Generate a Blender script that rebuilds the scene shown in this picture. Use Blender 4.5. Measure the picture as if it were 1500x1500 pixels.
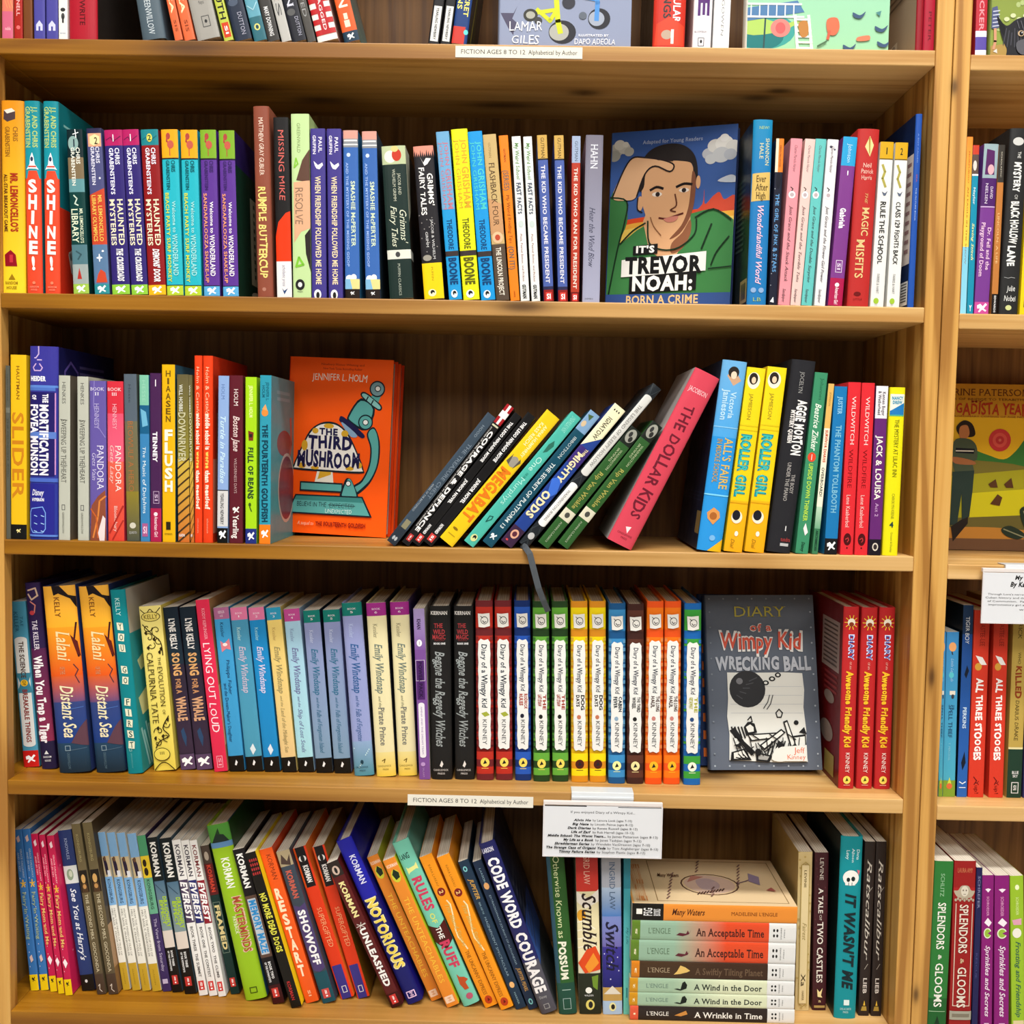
import bpy, math, random
import numpy as np
from mathutils import Matrix, Vector
from mathutils.geometry import tessellate_polygon
for o in list(bpy.data.objects): bpy.data.objects.remove(o)
SC = bpy.context.scene; COL = SC.collection
random.seed(7)
# ------------------------------------------------------------------ camera, world, lights, exposure
F = 1499.4; CX, CY, CZ = 0.59573, -1.16264, 1.0
YAW, PITCH, ROLL = 0.01145, -0.06364, 0.01772
_r = Vector((math.cos(YAW), math.sin(YAW), 0)); _f = Vector((-math.sin(YAW), math.cos(YAW), 0)); _u = Vector((0, 0, 1))
_f2 = _f*math.cos(PITCH) + _u*math.sin(PITCH); _u2 = _u*math.cos(PITCH) - _f*math.sin(PITCH)
CR = _r*math.cos(ROLL) + _u2*math.sin(ROLL); CU = _u2*math.cos(ROLL) - _r*math.sin(ROLL); CF = _f2
cam = bpy.data.cameras.new('camera'); co = bpy.data.objects.new('camera', cam); COL.objects.link(co)
cam.sensor_width = 36; cam.lens = F*36/1500; cam.clip_start = .05; cam.clip_end = 50
co.matrix_world = Matrix(((CR.x, CU.x, -CF.x, CX), (CR.y, CU.y, -CF.y, CY), (CR.z, CU.z, -CF.z, CZ), (0, 0, 0, 1)))
SC.camera = co
w = bpy.data.worlds.new('room_ambience'); SC.world = w; w.use_nodes = True
w.node_tree.nodes['Background'].inputs[0].default_value = (1, .97, .93, 1)
w.node_tree.nodes['Background'].inputs[1].default_value = 0.09
def area(name, loc, tgt, sx, sy, power, col):
    l = bpy.data.lights.new(name, 'AREA'); l.shape = 'RECTANGLE'; l.size = sx; l.size_y = sy; l.energy = power; l.color = col
    o = bpy.data.objects.new(name, l); COL.objects.link(o); o.location = loc
    o.rotation_euler = (Vector(tgt)-Vector(loc)).to_track_quat('-Z', 'Y').to_euler(); return o
area('ceiling_strip_light', (.8, -1.5, 4.2), (.75, -.8, 0), 2.4, .4, 165, (1, .98, .95))
area('ceiling_panel_light', (.8, -3.4, 4.2), (.65, -.6, .4), 4, 1.2, 190, (1, .98, .95))
area('far_ceiling_panel_light', (1.0, -6, 4.2), (.6, 0, .5), 5, 1.5, 140, (1, .98, .95))
SC.view_settings.view_transform = 'Standard'; SC.view_settings.look = 'None'
SC.view_settings.gamma = 1; SC.view_settings.use_curve_mapping = False
SC.view_settings.exposure = -0.12
# ------------------------------------------------------------------ helpers
def tag(o, label=None, cat=None, group=None, kind=None):
    for k, v in (('label', label), ('category', cat), ('group', group), ('kind', kind)):
        if v: o[k] = v
def ray(px, py): return CR*((px-750)/F) - CU*((py-750)/F) + CF
CAM = Vector((CX, CY, CZ))
def onY(px, py, Y):
    d = ray(px, py); return CAM + d*((Y-CY)/d.y)
def onZ(px, py, Z):
    d = ray(px, py); return CAM + d*((Z-CZ)/d.z)
def lin(c):
    if len(c) == 3: c = ''.join(k*2 for k in c)
    out = []
    for i in (0, 2, 4):
        v = int(c[i:i+2], 16)/255
        out.append(v/12.92 if v <= .04045 else ((v+.055)/1.055)**2.4)
    return out
class MB:
    def __init__(s): s.v = []; s.f = []; s.c = []; s.n = 0
    def add(s, verts, faces, cols):
        n = s.n; s.v.extend(verts); s.f.extend([tuple(i+n for i in f) for f in faces])
        if cols and not isinstance(cols[0], (list, tuple)): cols = [cols]*len(verts)
        s.c.extend(cols); s.n += len(verts)
    def box(s, x0, x1, y0, y1, z0, z1, col=(1, 1, 1)):
        s.add([(x, y, z) for x in (x0, x1) for y in (y0, y1) for z in (z0, z1)],
              [(0, 1, 3, 2), (4, 6, 7, 5), (0, 4, 5, 1), (2, 3, 7, 6), (0, 2, 6, 4), (1, 5, 7, 3)], col)
    def build(s, name, mat, parent=None, bevel=0):
        me = bpy.data.meshes.new(name); me.from_pydata(s.v, [], s.f)
        at = me.attributes.new('Col', 'FLOAT_COLOR', 'POINT')
        a = np.ones((s.n, 4), dtype=np.float32); a[:, :3] = np.array(s.c, dtype=np.float32).reshape(-1, 3)
        at.data.foreach_set('color', a.ravel())
        me.materials.append(mat); o = bpy.data.objects.new(name, me); COL.objects.link(o)
        if parent: o.parent = parent
        if bevel:
            m = o.modifiers.new('bevel', 'BEVEL'); m.width = bevel; m.segments = 2; m.limit_method = 'ANGLE'
        return o
# ------------------------------------------------------------------ materials
def newmat(name):
    m = bpy.data.materials.new(name); m.use_nodes = True; t = m.node_tree; return m, t.nodes, t.links, t.nodes['Principled BSDF']
def mathn(N, L, op, a, b=None, c=None):
    n = N.new('ShaderNodeMath'); n.operation = op
    for i, v in enumerate((a, b, c)):
        if v is None: continue
        if isinstance(v, (int, float)): n.inputs[i].default_value = v
        else: L.new(v, n.inputs[i])
    return n.outputs[0]
def print_mat(name, rough, spec):
    m, N, L, B = newmat(name)
    a = N.new('ShaderNodeAttribute'); a.attribute_name = 'Col'
    n = N.new('ShaderNodeTexNoise'); n.inputs['Scale'].default_value = 60; n.inputs['Detail'].default_value = 3
    tc = N.new('ShaderNodeTexCoord'); L.new(tc.outputs['Object'], n.inputs['Vector'])
    L.new(a.outputs['Color'], B.inputs['Base Color'])
    L.new(mathn(N, L, 'MULTIPLY_ADD', n.outputs[0], .22, rough-.11), B.inputs['Roughness'])
    B.inputs['Specular IOR Level'].default_value = spec
    return m
M_GLOSS = print_mat('laminated_cover', .36, .2)
M_MATTE = print_mat('matte_printed_paper', .62, .12)
def page_mat():
    m, N, L, B = newmat('page_edges')
    tc = N.new('ShaderNodeTexCoord'); mp = N.new('ShaderNodeMapping'); mp.inputs['Scale'].default_value = (900, 6, 6)
    L.new(tc.outputs['Object'], mp.inputs[0]); n = N.new('ShaderNodeTexNoise'); n.inputs['Scale'].default_value = 1; n.inputs['Detail'].default_value = 4
    L.new(mp.outputs[0], n.inputs['Vector']); r = N.new('ShaderNodeValToRGB'); L.new(n.outputs[0], r.inputs[0])
    r.color_ramp.elements[0].position = .3; r.color_ramp.elements[0].color = (.44, .38, .29, 1)
    r.color_ramp.elements[1].position = .65; r.color_ramp.elements[1].color = (.78, .73, .62, 1)
    L.new(r.outputs[0], B.inputs['Base Color']); B.inputs['Roughness'].default_value = .8; B.inputs['Specular IOR Level'].default_value = .15
    return m
M_PAGE = page_mat()
def wood(name, axis, base, dark, light, rough=.42, knots=(), gs=1.0, pale_tones=None, ring=.13):
    """lengthwise grain along axis 0/1/2, with long cathedral figure and named knots (object coordinates)"""
    m, N, L, B = newmat(name)
    tc = N.new('ShaderNodeTexCoord')
    sc = [26*gs]*3; sc[axis] = 1.1*gs
    mp = N.new('ShaderNodeMapping'); mp.inputs['Scale'].default_value = sc; L.new(tc.outputs['Object'], mp.inputs[0])
    n1 = N.new('ShaderNodeTexNoise'); n1.inputs['Scale'].default_value = 1; n1.inputs['Detail'].default_value = 6; n1.inputs['Roughness'].default_value = .6
    n1.inputs['Distortion'].default_value = .6
    vec = mp.outputs[0]; L.new(vec, n1.inputs['Vector'])
    sc2 = [150*gs]*3; sc2[axis] = 3*gs
    mp2 = N.new('ShaderNodeMapping'); mp2.inputs['Scale'].default_value = sc2; L.new(tc.outputs['Object'], mp2.inputs[0])
    n2 = N.new('ShaderNodeTexNoise'); n2.inputs['Scale'].default_value = 1; n2.inputs['Detail'].default_value = 3; L.new(mp2.outputs[0], n2.inputs['Vector'])
    sc3 = [9*gs]*3; sc3[axis] = .55*gs
    mp3 = N.new('ShaderNodeMapping'); mp3.inputs['Scale'].default_value = sc3; L.new(tc.outputs['Object'], mp3.inputs[0])
    n3 = N.new('ShaderNodeTexNoise'); n3.inputs['Scale'].default_value = 1; n3.inputs['Detail'].default_value = 1; L.new(mp3.outputs[0], n3.inputs['Vector'])
    rings = mathn(N, L, 'MULTIPLY_ADD', mathn(N, L, 'SINE', mathn(N, L, 'MULTIPLY', n3.outputs[0], 70)), .5, .5)
    rings = mathn(N, L, 'POWER', rings, 3)
    f = mathn(N, L, 'ADD', mathn(N, L, 'MULTIPLY', n1.outputs[0], .62), mathn(N, L, 'MULTIPLY', n2.outputs[0], .38))
    f = mathn(N, L, 'SUBTRACT', f, mathn(N, L, 'MULTIPLY', rings, ring))
    r = N.new('ShaderNodeValToRGB'); L.new(f, r.inputs[0]); e = r.color_ramp.elements
    e[0].position = .3; e[0].color = (*lin(dark), 1); e[1].position = .68; e[1].color = (*lin(light), 1)
    k = e.new(.48); k.color = (*lin(base), 1)
    col = r.outputs[0]
    sep = N.new('ShaderNodeSeparateXYZ'); L.new(tc.outputs['Object'], sep.inputs[0])
    if pale_tones:       # base tone passing into a paler one towards greater x, broken by noise
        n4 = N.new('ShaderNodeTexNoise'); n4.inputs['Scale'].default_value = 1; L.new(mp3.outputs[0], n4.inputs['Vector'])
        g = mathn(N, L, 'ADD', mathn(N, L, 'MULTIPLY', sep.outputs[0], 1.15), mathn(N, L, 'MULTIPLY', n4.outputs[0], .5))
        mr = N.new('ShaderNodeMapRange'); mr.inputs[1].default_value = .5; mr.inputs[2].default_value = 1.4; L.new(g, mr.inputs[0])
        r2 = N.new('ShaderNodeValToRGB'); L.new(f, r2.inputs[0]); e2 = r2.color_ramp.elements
        e2[0].position = .3; e2[0].color = (*lin(pale_tones[1]), 1); e2[1].position = .68; e2[1].color = (*lin(pale_tones[2]), 1); k2 = e2.new(.48); k2.color = (*lin(pale_tones[0]), 1)
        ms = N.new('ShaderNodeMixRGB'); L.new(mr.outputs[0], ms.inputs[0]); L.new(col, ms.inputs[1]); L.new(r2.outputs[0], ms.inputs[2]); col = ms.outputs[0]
    tot = None
    for (kx, ky, kz, ra, rb) in knots:     # ra: length along the board, rb: across
        ds = []
        for i, k0 in enumerate((kx, ky, kz)):
            rr = ra if i == axis else rb
            dd = mathn(N, L, 'DIVIDE', mathn(N, L, 'SUBTRACT', sep.outputs[i], k0), rr)
            ds.append(mathn(N, L, 'MULTIPLY', dd, dd))
        dist = mathn(N, L, 'ADD', mathn(N, L, 'ADD', ds[0], ds[1]), ds[2])
        dist = mathn(N, L, 'ADD', dist, mathn(N, L, 'MULTIPLY', n2.outputs[0], .5))
        g = mathn(N, L, 'DIVIDE', 1, mathn(N, L, 'ADD', 1, mathn(N, L, 'POWER', dist, 2)))
        tot = g if tot is None else mathn(N, L, 'MAXIMUM', tot, g)
    if tot is not None:
        mx = N.new('ShaderNodeMixRGB'); L.new(mathn(N, L, 'MULTIPLY', tot, .85), mx.inputs[0]); L.new(col, mx.inputs[1]); mx.inputs[2].default_value = (*lin('3a1f0b'), 1); col = mx.outputs[0]
    L.new(col, B.inputs['Base Color'])
    L.new(mathn(N, L, 'MULTIPLY_ADD', n2.outputs[0], .2, rough-.1), B.inputs['Roughness'])
    B.inputs['Specular IOR Level'].default_value = .35
    bp = N.new('ShaderNodeBump'); bp.inputs['Strength'].default_value = .12; bp.inputs['Distance'].default_value = .001
    L.new(n2.outputs[0], bp.inputs['Height']); L.new(bp.outputs[0], B.inputs['Normal'])
    return m
# ------------------------------------------------------------------ lettering: glyph outlines of the built-in face, several cuts of it
GL = {}
def _shape(body, off):
    cu = bpy.data.curves.new('g', 'FONT'); cu.body = body; cu.size = 1; cu.resolution_u = 2; cu.offset = off; cu.fill_mode = 'FRONT'
    o = bpy.data.objects.new('g', cu); COL.objects.link(o)
    me = bpy.data.meshes.new_from_object(o.evaluated_get(bpy.context.evaluated_depsgraph_get()))
    vs = [(v.co.x, v.co.y) for v in me.vertices]; fs = [tuple(p.vertices) for p in me.polygons]
    bpy.data.objects.remove(o); bpy.data.curves.remove(cu); bpy.data.meshes.remove(me)
    return vs, fs
def _xmax(vs): return max(v[0] for v in vs) if vs else 0
def glyph(ch, cut):
    k = (ch, cut)
    if k in GL: return GL[k]
    off = {'r': 0, 'b': .022, 'k': .045, 's': -.002, 'S': .014}[cut]
    if '|' not in GL: GL['|'] = _xmax(_shape('I', 0)[0])
    adv = _xmax(_shape(ch+'I', 0)[0]) - GL['|'] if ch != ' ' else .28
    adv = max(adv, .08) + max(off, 0)*1.3
    vs, fs = _shape(ch, off) if ch != ' ' else ([], [])
    if cut in 'sS' and vs and ch.isalpha():          # slab feet on straight stem ends
        cnt = {}
        for f in fs:
            for a, b in zip(f, f[1:]+f[:1]): cnt[(min(a, b), max(a, b))] = cnt.get((min(a, b), max(a, b)), 0)+1
        ys = [v[1] for v in vs]; lo, hi = min(ys), max(ys)
        for (a, b), c in list(cnt.items()):
            (x0, y0), (x1, y1) = vs[a], vs[b]
            if c == 1 and abs(y0-y1) < .004 and .02 < abs(x0-x1) < .17 and (y0 < .02+max(lo, -.02) or y0 > .45):
                if abs(y0) > .03 and abs(y0-hi) > .03: continue
                xa, xb = min(x0, x1)-.05, max(x0, x1)+.05; t = .035 if y0 < .3 else -.035; n = len(vs)
                vs += [(xa, y0), (xb, y0), (xb, y0+t), (xa, y0+t)]; fs.append((n, n+1, n+2, n+3))
    GL[k] = (vs, fs, adv); return GL[k]
CAP = None
STY = {'r': ('r', 0, 0), 'b': ('b', 0, 0), 'k': ('k', 0, 0), 's': ('s', 0, 0), 'S': ('S', 0, 0), 'i': ('r', .28, 0), 'bi': ('k', .25, 0),
       'c': ('s', .35, 0), 'C': ('S', .32, .03), 'h': ('r', .05, .1), 'H': ('b', .03, .12), 'K': ('k', .0, .1)}
def text_shape(s, style):
    """verts, faces in a box: x 0..1 over the run, y 0..1 from baseline to cap height"""
    global CAP
    cut, shear, jit = STY[style]
    if CAP is None: CAP = max(v[1] for v in _shape('H', 0)[0])
    V = []; Fc = []; x = 0; rnd = random.Random(s)
    for ch in s:
        vs, fs, adv = glyph(ch, cut); n = len(V)
        a = rnd.uniform(-jit, jit); ca, sa = math.cos(a), math.sin(a); dy = rnd.uniform(-jit, jit)*.35; g = 1+rnd.uniform(-jit, jit)
        for (px, py) in vs:
            qx, qy = px-adv/2, py-.35
            qx, qy = (qx*ca-qy*sa)*g+adv/2, (qx*sa+qy*ca)*g+.35+dy
            V.append((x+qx+shear*qy, qy))
        Fc += [tuple(i+n for i in f) for f in fs]; x += adv
    if not V: return [], []
    x0 = min(v[0] for v in V); x1 = max(v[0] for v in V)
    return [((v[0]-x0)/(x1-x0), v[1]/CAP) for v in V], Fc
# ------------------------------------------------------------------ print elements; u across 0..1, v down 0..1
def R(u0, u1, v0, v1, c, c2=None): return ('R', u0, u1, v0, v1, c, c2)
def T(s, u0, u1, v0, v1, c, st='r'): return ('T', s, u0, u1, v0, v1, c, st)      # runs down the spine
def H(s, u0, u1, v0, v1, c, st='r'):
    if s in ('1', 'I', 'l', '!'): m = (u0+u1)/2; u0, u1 = m-(u1-u0)*.2, m+(u1-u0)*.2
    return ('H', s, u0, u1, v0, v1, c, st)      # runs across
def S(s, u0, u1, v0, v1, c, st='b'):                                            # letters stacked down the spine
    n = len(s); d = (v1-v0)/n
    return [H(ch, u0, u1, v0+i*d+.1*d, v0+(i+1)*d-.12*d, c, st) for i, ch in enumerate(s) if ch != ' ']
def E(cu, cv, ru, rv, c): return ('E', cu, cv, ru, rv, c)
def P(pts, c): return ('P', pts, c)
def Ln(pts, wd, c): return ('L', pts, wd, c)
def horse(v, c, s=1, u=.5): return P([(u-.28*s, v-.012*s), (u-.1*s, v-.02*s), (u+.05*s, v-.008*s), (u+.2*s, v-.024*s), (u+.3*s, v-.016*s), (u+.2*s, v-.008*s), (u+.12*s, v+.004*s), (u+.28*s, v+.012*s), (u+.22*s, v+.018*s), (u+.02*s, v+.008*s), (u-.12*s, v+.022*s), (u-.2*s, v+.02*s), (u-.1*s, v+.002*s), (u-.26*s, v+.004*s)], c)
def puffin(v, u=.5, c='eee', r=.26): return [E(u, v, r, .024, c), E(u+.02, v-.004, r*.55, .014, '222'), E(u+.05, v+.006, r*.3, .008, c)]
def schol(v, c='c33', u0=.14, u1=.86, h=.06): return [R(u0, u1, v, v+h, c), T('SI', u0+.22, u1-.2, v+.008, v+h-.008, 'fff', 'b')]
def hre(v, c='fff'): return [Ln([(.2, v), (.8, v), (.8, v+.018), (.2, v+.018), (.2, v)], .04, c), H('H&R', .27, .72, v+.004, v+.014, c, 'b')]
def flat(els):
    out = []
    for e in els:
        if isinstance(e, list): out += flat(e)
        else: out.append(e)
    return out
def _cut(poly, ax, val, keep_low):
    out = []
    for i, p in enumerate(poly):
        q = poly[i-1]; pi = (p[ax] <= val) if keep_low else (p[ax] >= val); qi = (q[ax] <= val) if keep_low else (q[ax] >= val)
        if pi != qi:
            t = (val-q[ax])/(p[ax]-q[ax]); out.append((q[0]+(p[0]-q[0])*t, q[1]+(p[1]-q[1])*t))
        if pi: out.append(p)
    return out
def emit(mb, pts, faces, cl, mp, k, seg):
    """print flat convex faces: trimmed to the face's edges and, on a rounded spine, cut into strips that follow the curve"""
    lim = .07 if seg else 9; good = []; extra = []
    for f in faces:
        us = [pts[i][0] for i in f]; vs = [pts[i][1] for i in f]
        u0, u1, v0, v1 = min(us), max(us), min(vs), max(vs)
        if u0 >= 0 and u1 <= 1 and v0 >= 0 and v1 <= 1 and u1-u0 <= lim: good.append(f); continue
        p = [pts[i] for i in f]
        for ax, val, low in ((0, 0, False), (0, 1, True), (1, 0, False), (1, 1, True)):
            if p: p = _cut(p, ax, val, low)
        if len(p) < 3: continue
        if u1-u0 <= lim: extra.append(p); continue
        for sa, sb in zip(seg, seg[1:]):
            if sb <= u0 or sa >= u1: continue
            q = _cut(_cut(p, 0, sa, False), 0, sb, True)
            if len(q) >= 3: extra.append(q)
    if good:
        used = sorted({i for f in good for i in f}); ix = {i: n for n, i in enumerate(used)}
        mb.add([mp(*pts[i], k) for i in used], [tuple(ix[i] for i in f) for f in good], cl)
    if extra:
        vs = []; fs = []
        for p in extra: fs.append(tuple(range(len(vs), len(vs)+len(p)))); vs += [mp(x, y, k) for x, y in p]
        mb.add(vs, fs, cl)
def smooth(pts, m=4):
    n = len(pts); out = []
    for i in range(n):
        a, b, c, d = pts[i-1], pts[i], pts[(i+1) % n], pts[(i+2) % n]
        for j in range(m):
            t = j/m; t2 = t*t; t3 = t2*t
            out.append(tuple(.5*(2*b[q]+(c[q]-a[q])*t+(2*a[q]-5*b[q]+4*c[q]-d[q])*t2+(3*b[q]-a[q]-3*c[q]+d[q])*t3) for q in (0, 1)))
    return out
def Q(pts, c): return P(smooth(pts), c)
def LQ(pts, wd, c):                                        # a smooth open stroke
    n = len(pts); out = []
    for i in range(n-1):
        a, b, d, e = pts[max(i-1, 0)], pts[i], pts[i+1], pts[min(i+2, n-1)]
        for j in range(4):
            t = j/4; t2 = t*t; t3 = t2*t
            out.append(tuple(.5*(2*b[q]+(d[q]-a[q])*t+(2*a[q]-5*b[q]+4*d[q]-e[q])*t2+(3*b[q]-a[q]-3*d[q]+e[q])*t3) for q in (0, 1)))
    return Ln(out+[pts[-1]], wd, c)
def draw(mb, els, mp, w, h, base=0, seg=None):
    """mp(u, v, lift) -> point; w, h the real size of the printed face"""
    for i, e in enumerate(flat(els)):
        k = 4e-5*(i+1+base)
        if e[0] == 'R':
            _, u0, u1, v0, v1, c, c2 = e; u0, u1, v0, v1 = (min(max(q, 0), 1) for q in (u0, u1, v0, v1))
            ul = [u0]+[q for q in (seg or []) if u0 < q < u1]+[u1]; n = len(ul)-1; m = 8 if c2 else 1
            ca = lin(c); cb = lin(c2) if c2 else ca; vs = []; cs = []; fs = []
            for b in range(m+1):
                t = b/m
                for a in range(n+1): vs.append(mp(ul[a], v0+(v1-v0)*t, k)); cs.append([x+(y-x)*t for x, y in zip(ca, cb)])
            for b in range(m):
                for a in range(n): q = b*(n+1)+a; fs.append((q, q+1, q+n+2, q+n+1))
            mb.add(vs, fs, cs)
        elif e[0] in 'TH':
            _, s, u0, u1, v0, v1, c, st = e; V, Fc = text_shape(s, st)
            if e[0] == 'T': pts = [(u0+(u1-u0)*y, v0+(v1-v0)*x) for x, y in V]
            else: pts = [(u0+(u1-u0)*x, v1-(v1-v0)*y) for x, y in V]
            if pts: emit(mb, pts, Fc, lin(c), mp, k, seg)
        elif e[0] == 'E':
            _, cu, cv, ru, rv, c = e; n = 24
            emit(mb, [(cu+ru*math.cos(2*math.pi*a/n), cv+rv*math.sin(2*math.pi*a/n)) for a in range(n)], [tuple(range(n))], lin(c), mp, k, seg)
        elif e[0] == 'P':
            _, pts, c = e; tri = tessellate_polygon([[Vector((x, y, 0)) for x, y in pts]])
            emit(mb, pts, [tuple(t) for t in tri], lin(c), mp, k, seg)
        elif e[0] == 'L':
            _, pts, wd, c = e; Q_ = [(x*w, y*h) for x, y in pts]; hw = wd*w/2; cl = lin(c)
            for (ax, ay), (bx, by) in zip(Q_, Q_[1:]):
                l = math.hypot(bx-ax, by-ay) or 1; nx, ny = -(by-ay)/l*hw, (bx-ax)/l*hw
                ex, ey = (bx-ax)/l*hw*.6, (by-ay)/l*hw*.6
                q = [(ax+nx-ex, ay+ny-ey), (bx+nx+ex, by+ny+ey), (bx-nx+ex, by-ny+ey), (ax-nx-ex, ay-ny-ey)]
                emit(mb, [(x/w, y/h) for x, y in q], [(0, 1, 2, 3)], cl, mp, k, seg)
# ------------------------------------------------------------------ a book: spine, front cover, back cover, page block
def make_book(w, h, d, hard, col, prints, fc, bc, label, group, fpr=(), bpr=(), matte=False, pages=None, name=None):
    """local frame: spine on y=0 facing -y, front cover on +x, foot on z=0, x from 0 to w"""
    root = bpy.data.objects.new(name or ('hardcover_book' if hard else 'paperback_book'), None); COL.objects.link(root)
    root.empty_display_size = .02
    tag(root, label, 'book', group)
    mat = M_MATTE if matte else M_GLOSS; cl = lin(col); fcl = lin(fc or col); bcl = lin(bc or col)
    th = .0022 if hard else .0004
    bulge = min(.0045, .0012+w*.09) if hard else min(.0012, w*.05)
    def prof(u):
        u = min(max(u, 0), 1)
        return -bulge*math.sqrt(max(0, 1-abs(2*u-1)**2.6)) if hard else -bulge*(1-abs(2*u-1)**6)
    y0 = bulge                                             # the covers start behind the round of the spine
    # spine: a curved strip with thickness
    mb = MB(); n = 16 if hard else 10; t = .0014 if hard else .0004
    us = [.5-.5*math.cos(math.pi*i/n) for i in range(n+1)]
    out = [(u*w, y0+prof(u)) for u in us]; inn = [(min(max(u*w, t), w-t), y0+prof(u)+t) for u in us]
    vs = [(x, y, z) for z in (0, h) for x, y in out] + [(x, y, z) for z in (0, h) for x, y in inn]; m = n+1; fs = []
    for i in range(n):
        fs += [(i, i+1, m+i+1, m+i), (2*m+i+1, 2*m+i, 3*m+i, 3*m+i+1), (m+i, m+i+1, 3*m+i+1, 3*m+i), (i+1, i, 2*m+i, 2*m+i+1)]
    fs += [(0, m, 3*m, 2*m), (n, 2*m+n, 3*m+n, m+n)]
    mb.add(vs, fs, cl)
    def ms(u, v, k): return (u*w, y0+prof(u)-k, h*(1-v))
    draw(mb, prints, ms, w, h, seg=us)
    mb.build('spine', mat, root)
    ins = .003 if hard else 0
    # covers
    mb = MB(); mb.box(w-th, w, y0+1e-5, d, 0, h, fcl)
    draw(mb, fpr, lambda u, v, k: (w+k, y0+u*(d-y0), h*(1-v)), d-y0, h); mb.build('front_cover', mat, root)
    mb = MB(); mb.box(0, th, y0+1e-5, d, 0, h, bcl)
    draw(mb, bpr, lambda u, v, k: (-k, y0+(1-u)*(d-y0), h*(1-v)), d-y0, h); mb.build('back_cover', mat, root)
    # page block with a rounded back following the spine
    mb = MB(); a, b = th+2e-5, w-th-2e-5; e = d-(.0035 if hard else .0006)
    if b > a:
        pr = [(a+(b-a)*i/6, y0+t+prof((a+(b-a)*i/6)/w)*.85+2e-5) for i in range(7)]
        pl = pr+[(b, e), (a, e)]; k = len(pl)
        mb.add([(x, y, z) for z in (ins, h-ins-2e-5) for x, y in pl],
               [tuple(range(k))[::-1], tuple(range(k, 2*k))]+[(i, (i+1) % k, k+(i+1) % k, k+i) for i in range(k)], (1, 1, 1))
        mb.build('page_block', M_PAGE, root)
    return root
BOOKS = {}       # row -> specs in order
ROW = None
def row(name, z, setback, group):
    global ROW
    ROW = dict(name=name, z=z, sb=setback, group=group); BOOKS[name] = (ROW, [])
def b(hard, bl, br, tl, col, prints, label, fc=None, bc=None, d=None, fpr=(), bpr=(), sb=None, matte=False):
    """hard 0/1; pixel corners of the spine in the photo: bottom left, bottom right x, top left"""
    z = ROW['z']
    if sb is None: sb = ROW['sb']
    brx, bry = br if isinstance(br, tuple) else (br, bl[1])
    Y = sb
    if Y is None:
        q = bl if bl[1] >= bry else (brx, bry)
        Y = min(max(onZ(q[0], q[1], z).y, .002), .07)
    A = onY(bl[0], bl[1], Y); C = onY(tl[0], tl[1], Y); D = onY(brx, bl[1], Y)
    h = math.hypot(C.x-A.x, C.z-A.z); ang = math.atan2(C.x-A.x, C.z-A.z)
    wd = (D.x-A.x)/math.cos(ang) if abs(ang) > .15 else (D.x-A.x)*math.cos(ang)
    BOOKS[ROW['name']][1].append(dict(hard=hard, x=A.x, Y=Y, ang=ang, h=h, w=wd*.985, d=d or (.145 if hard else .13), col=col, prints=prints, label=label, fc=fc, bc=bc, fpr=fpr, bpr=bpr, matte=matte))
def corners(k):
    s, c = math.sin(k['ang']), math.cos(k['ang']); w, h = k['w'], k['h']
    up = (s, c); rt = (c, -s); x = k['x']; z = 0
    z = max(0, w*s)                                        # right lean pivots on the right-hand corner
    bl = (x, z); return bl, (x+rt[0]*w, z+rt[1]*w), (x+up[0]*h, z+up[1]*h), (x+rt[0]*w+up[0]*h, z+rt[1]*w+up[1]*h)
def settle(specs):
    for it in range(3):
        for a, k in zip(specs, specs[1:]):
            A = corners(a); K = corners(k)
            na = (math.cos(a['ang']), -math.sin(a['ang'])); nk = (math.cos(k['ang']), -math.sin(k['ang']))
            g1 = min(na[0]*(p[0]-A[1][0])+na[1]*(p[1]-A[1][1]) for p in K)
            g2 = min(-nk[0]*(p[0]-K[0][0])-nk[1]*(p[1]-K[0][1]) for p in A)
            g = max(g1, g2)
            if g < 2e-4:
                need = 2.5e-4-g
                if need > .003: print('SETTLE', round(need*1000, 1), 'mm', a['label'][:40], '|', k['label'][:40])
                # first straighten the pair towards a common lean, then trim thickness
                da = k['ang']-a['ang']
                wmin = .006
                ca = min(need/2, max(0, a['w']-wmin)); a['w'] -= ca
                ck = need-ca; ck2 = min(ck, max(0, k['w']-wmin)); k['x'] += ck*1.0; k['w'] -= ck2
def place_rows():
    for rw, specs in BOOKS.values():
        settle(specs)
        for k in specs:
            r = make_book(k['w'], k['h'], k['d'], k['hard'], k['col'], k['prints'], k['fc'], k['bc'], k['label'], rw['group'], k['fpr'], k['bpr'], k['matte'])
            bl = corners(k)[0]
            r.location = (k['x'], k['Y'], rw['z']+2e-4+bl[1]); r.rotation_euler = (0, k['ang'], 0)
def face_out(w, h, t, hard, bl, z, Y, col, fpr, label, group, yaw=0, back=0, roll=0, spine=(), fc=None, bc=None, bpr=(), matte=False):
    """a book shown cover forwards: bl = photo pixel of the cover's bottom left corner"""
    r = make_book(t, h, w, hard, col, spine, fc or col, bc or col, label, group, fpr, bpr, matte)
    p = Vector(bl) if len(bl) == 3 else onZ(bl[0], bl[1], z) if Y is None else onY(bl[0], bl[1], Y)
    # spine-left, cover to the viewer; lean back about the foot, roll in the picture plane
    M = Matrix.Rotation(yaw, 4, 'Z') @ Matrix.Rotation(roll, 4, 'Y') @ Matrix.Rotation(-back, 4, 'X') @ Matrix.Rotation(-math.pi/2, 4, 'Z') @ Matrix.Translation((-t, 0, 0))
    # lowest corner rests on the shelf
    lo = min((M @ Vector((x, y, 0))).z for x in (0, t) for y in (0, w))
    r.matrix_world = Matrix.Translation((p.x, p.y, z+3e-4-lo)) @ M
    return r
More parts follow.
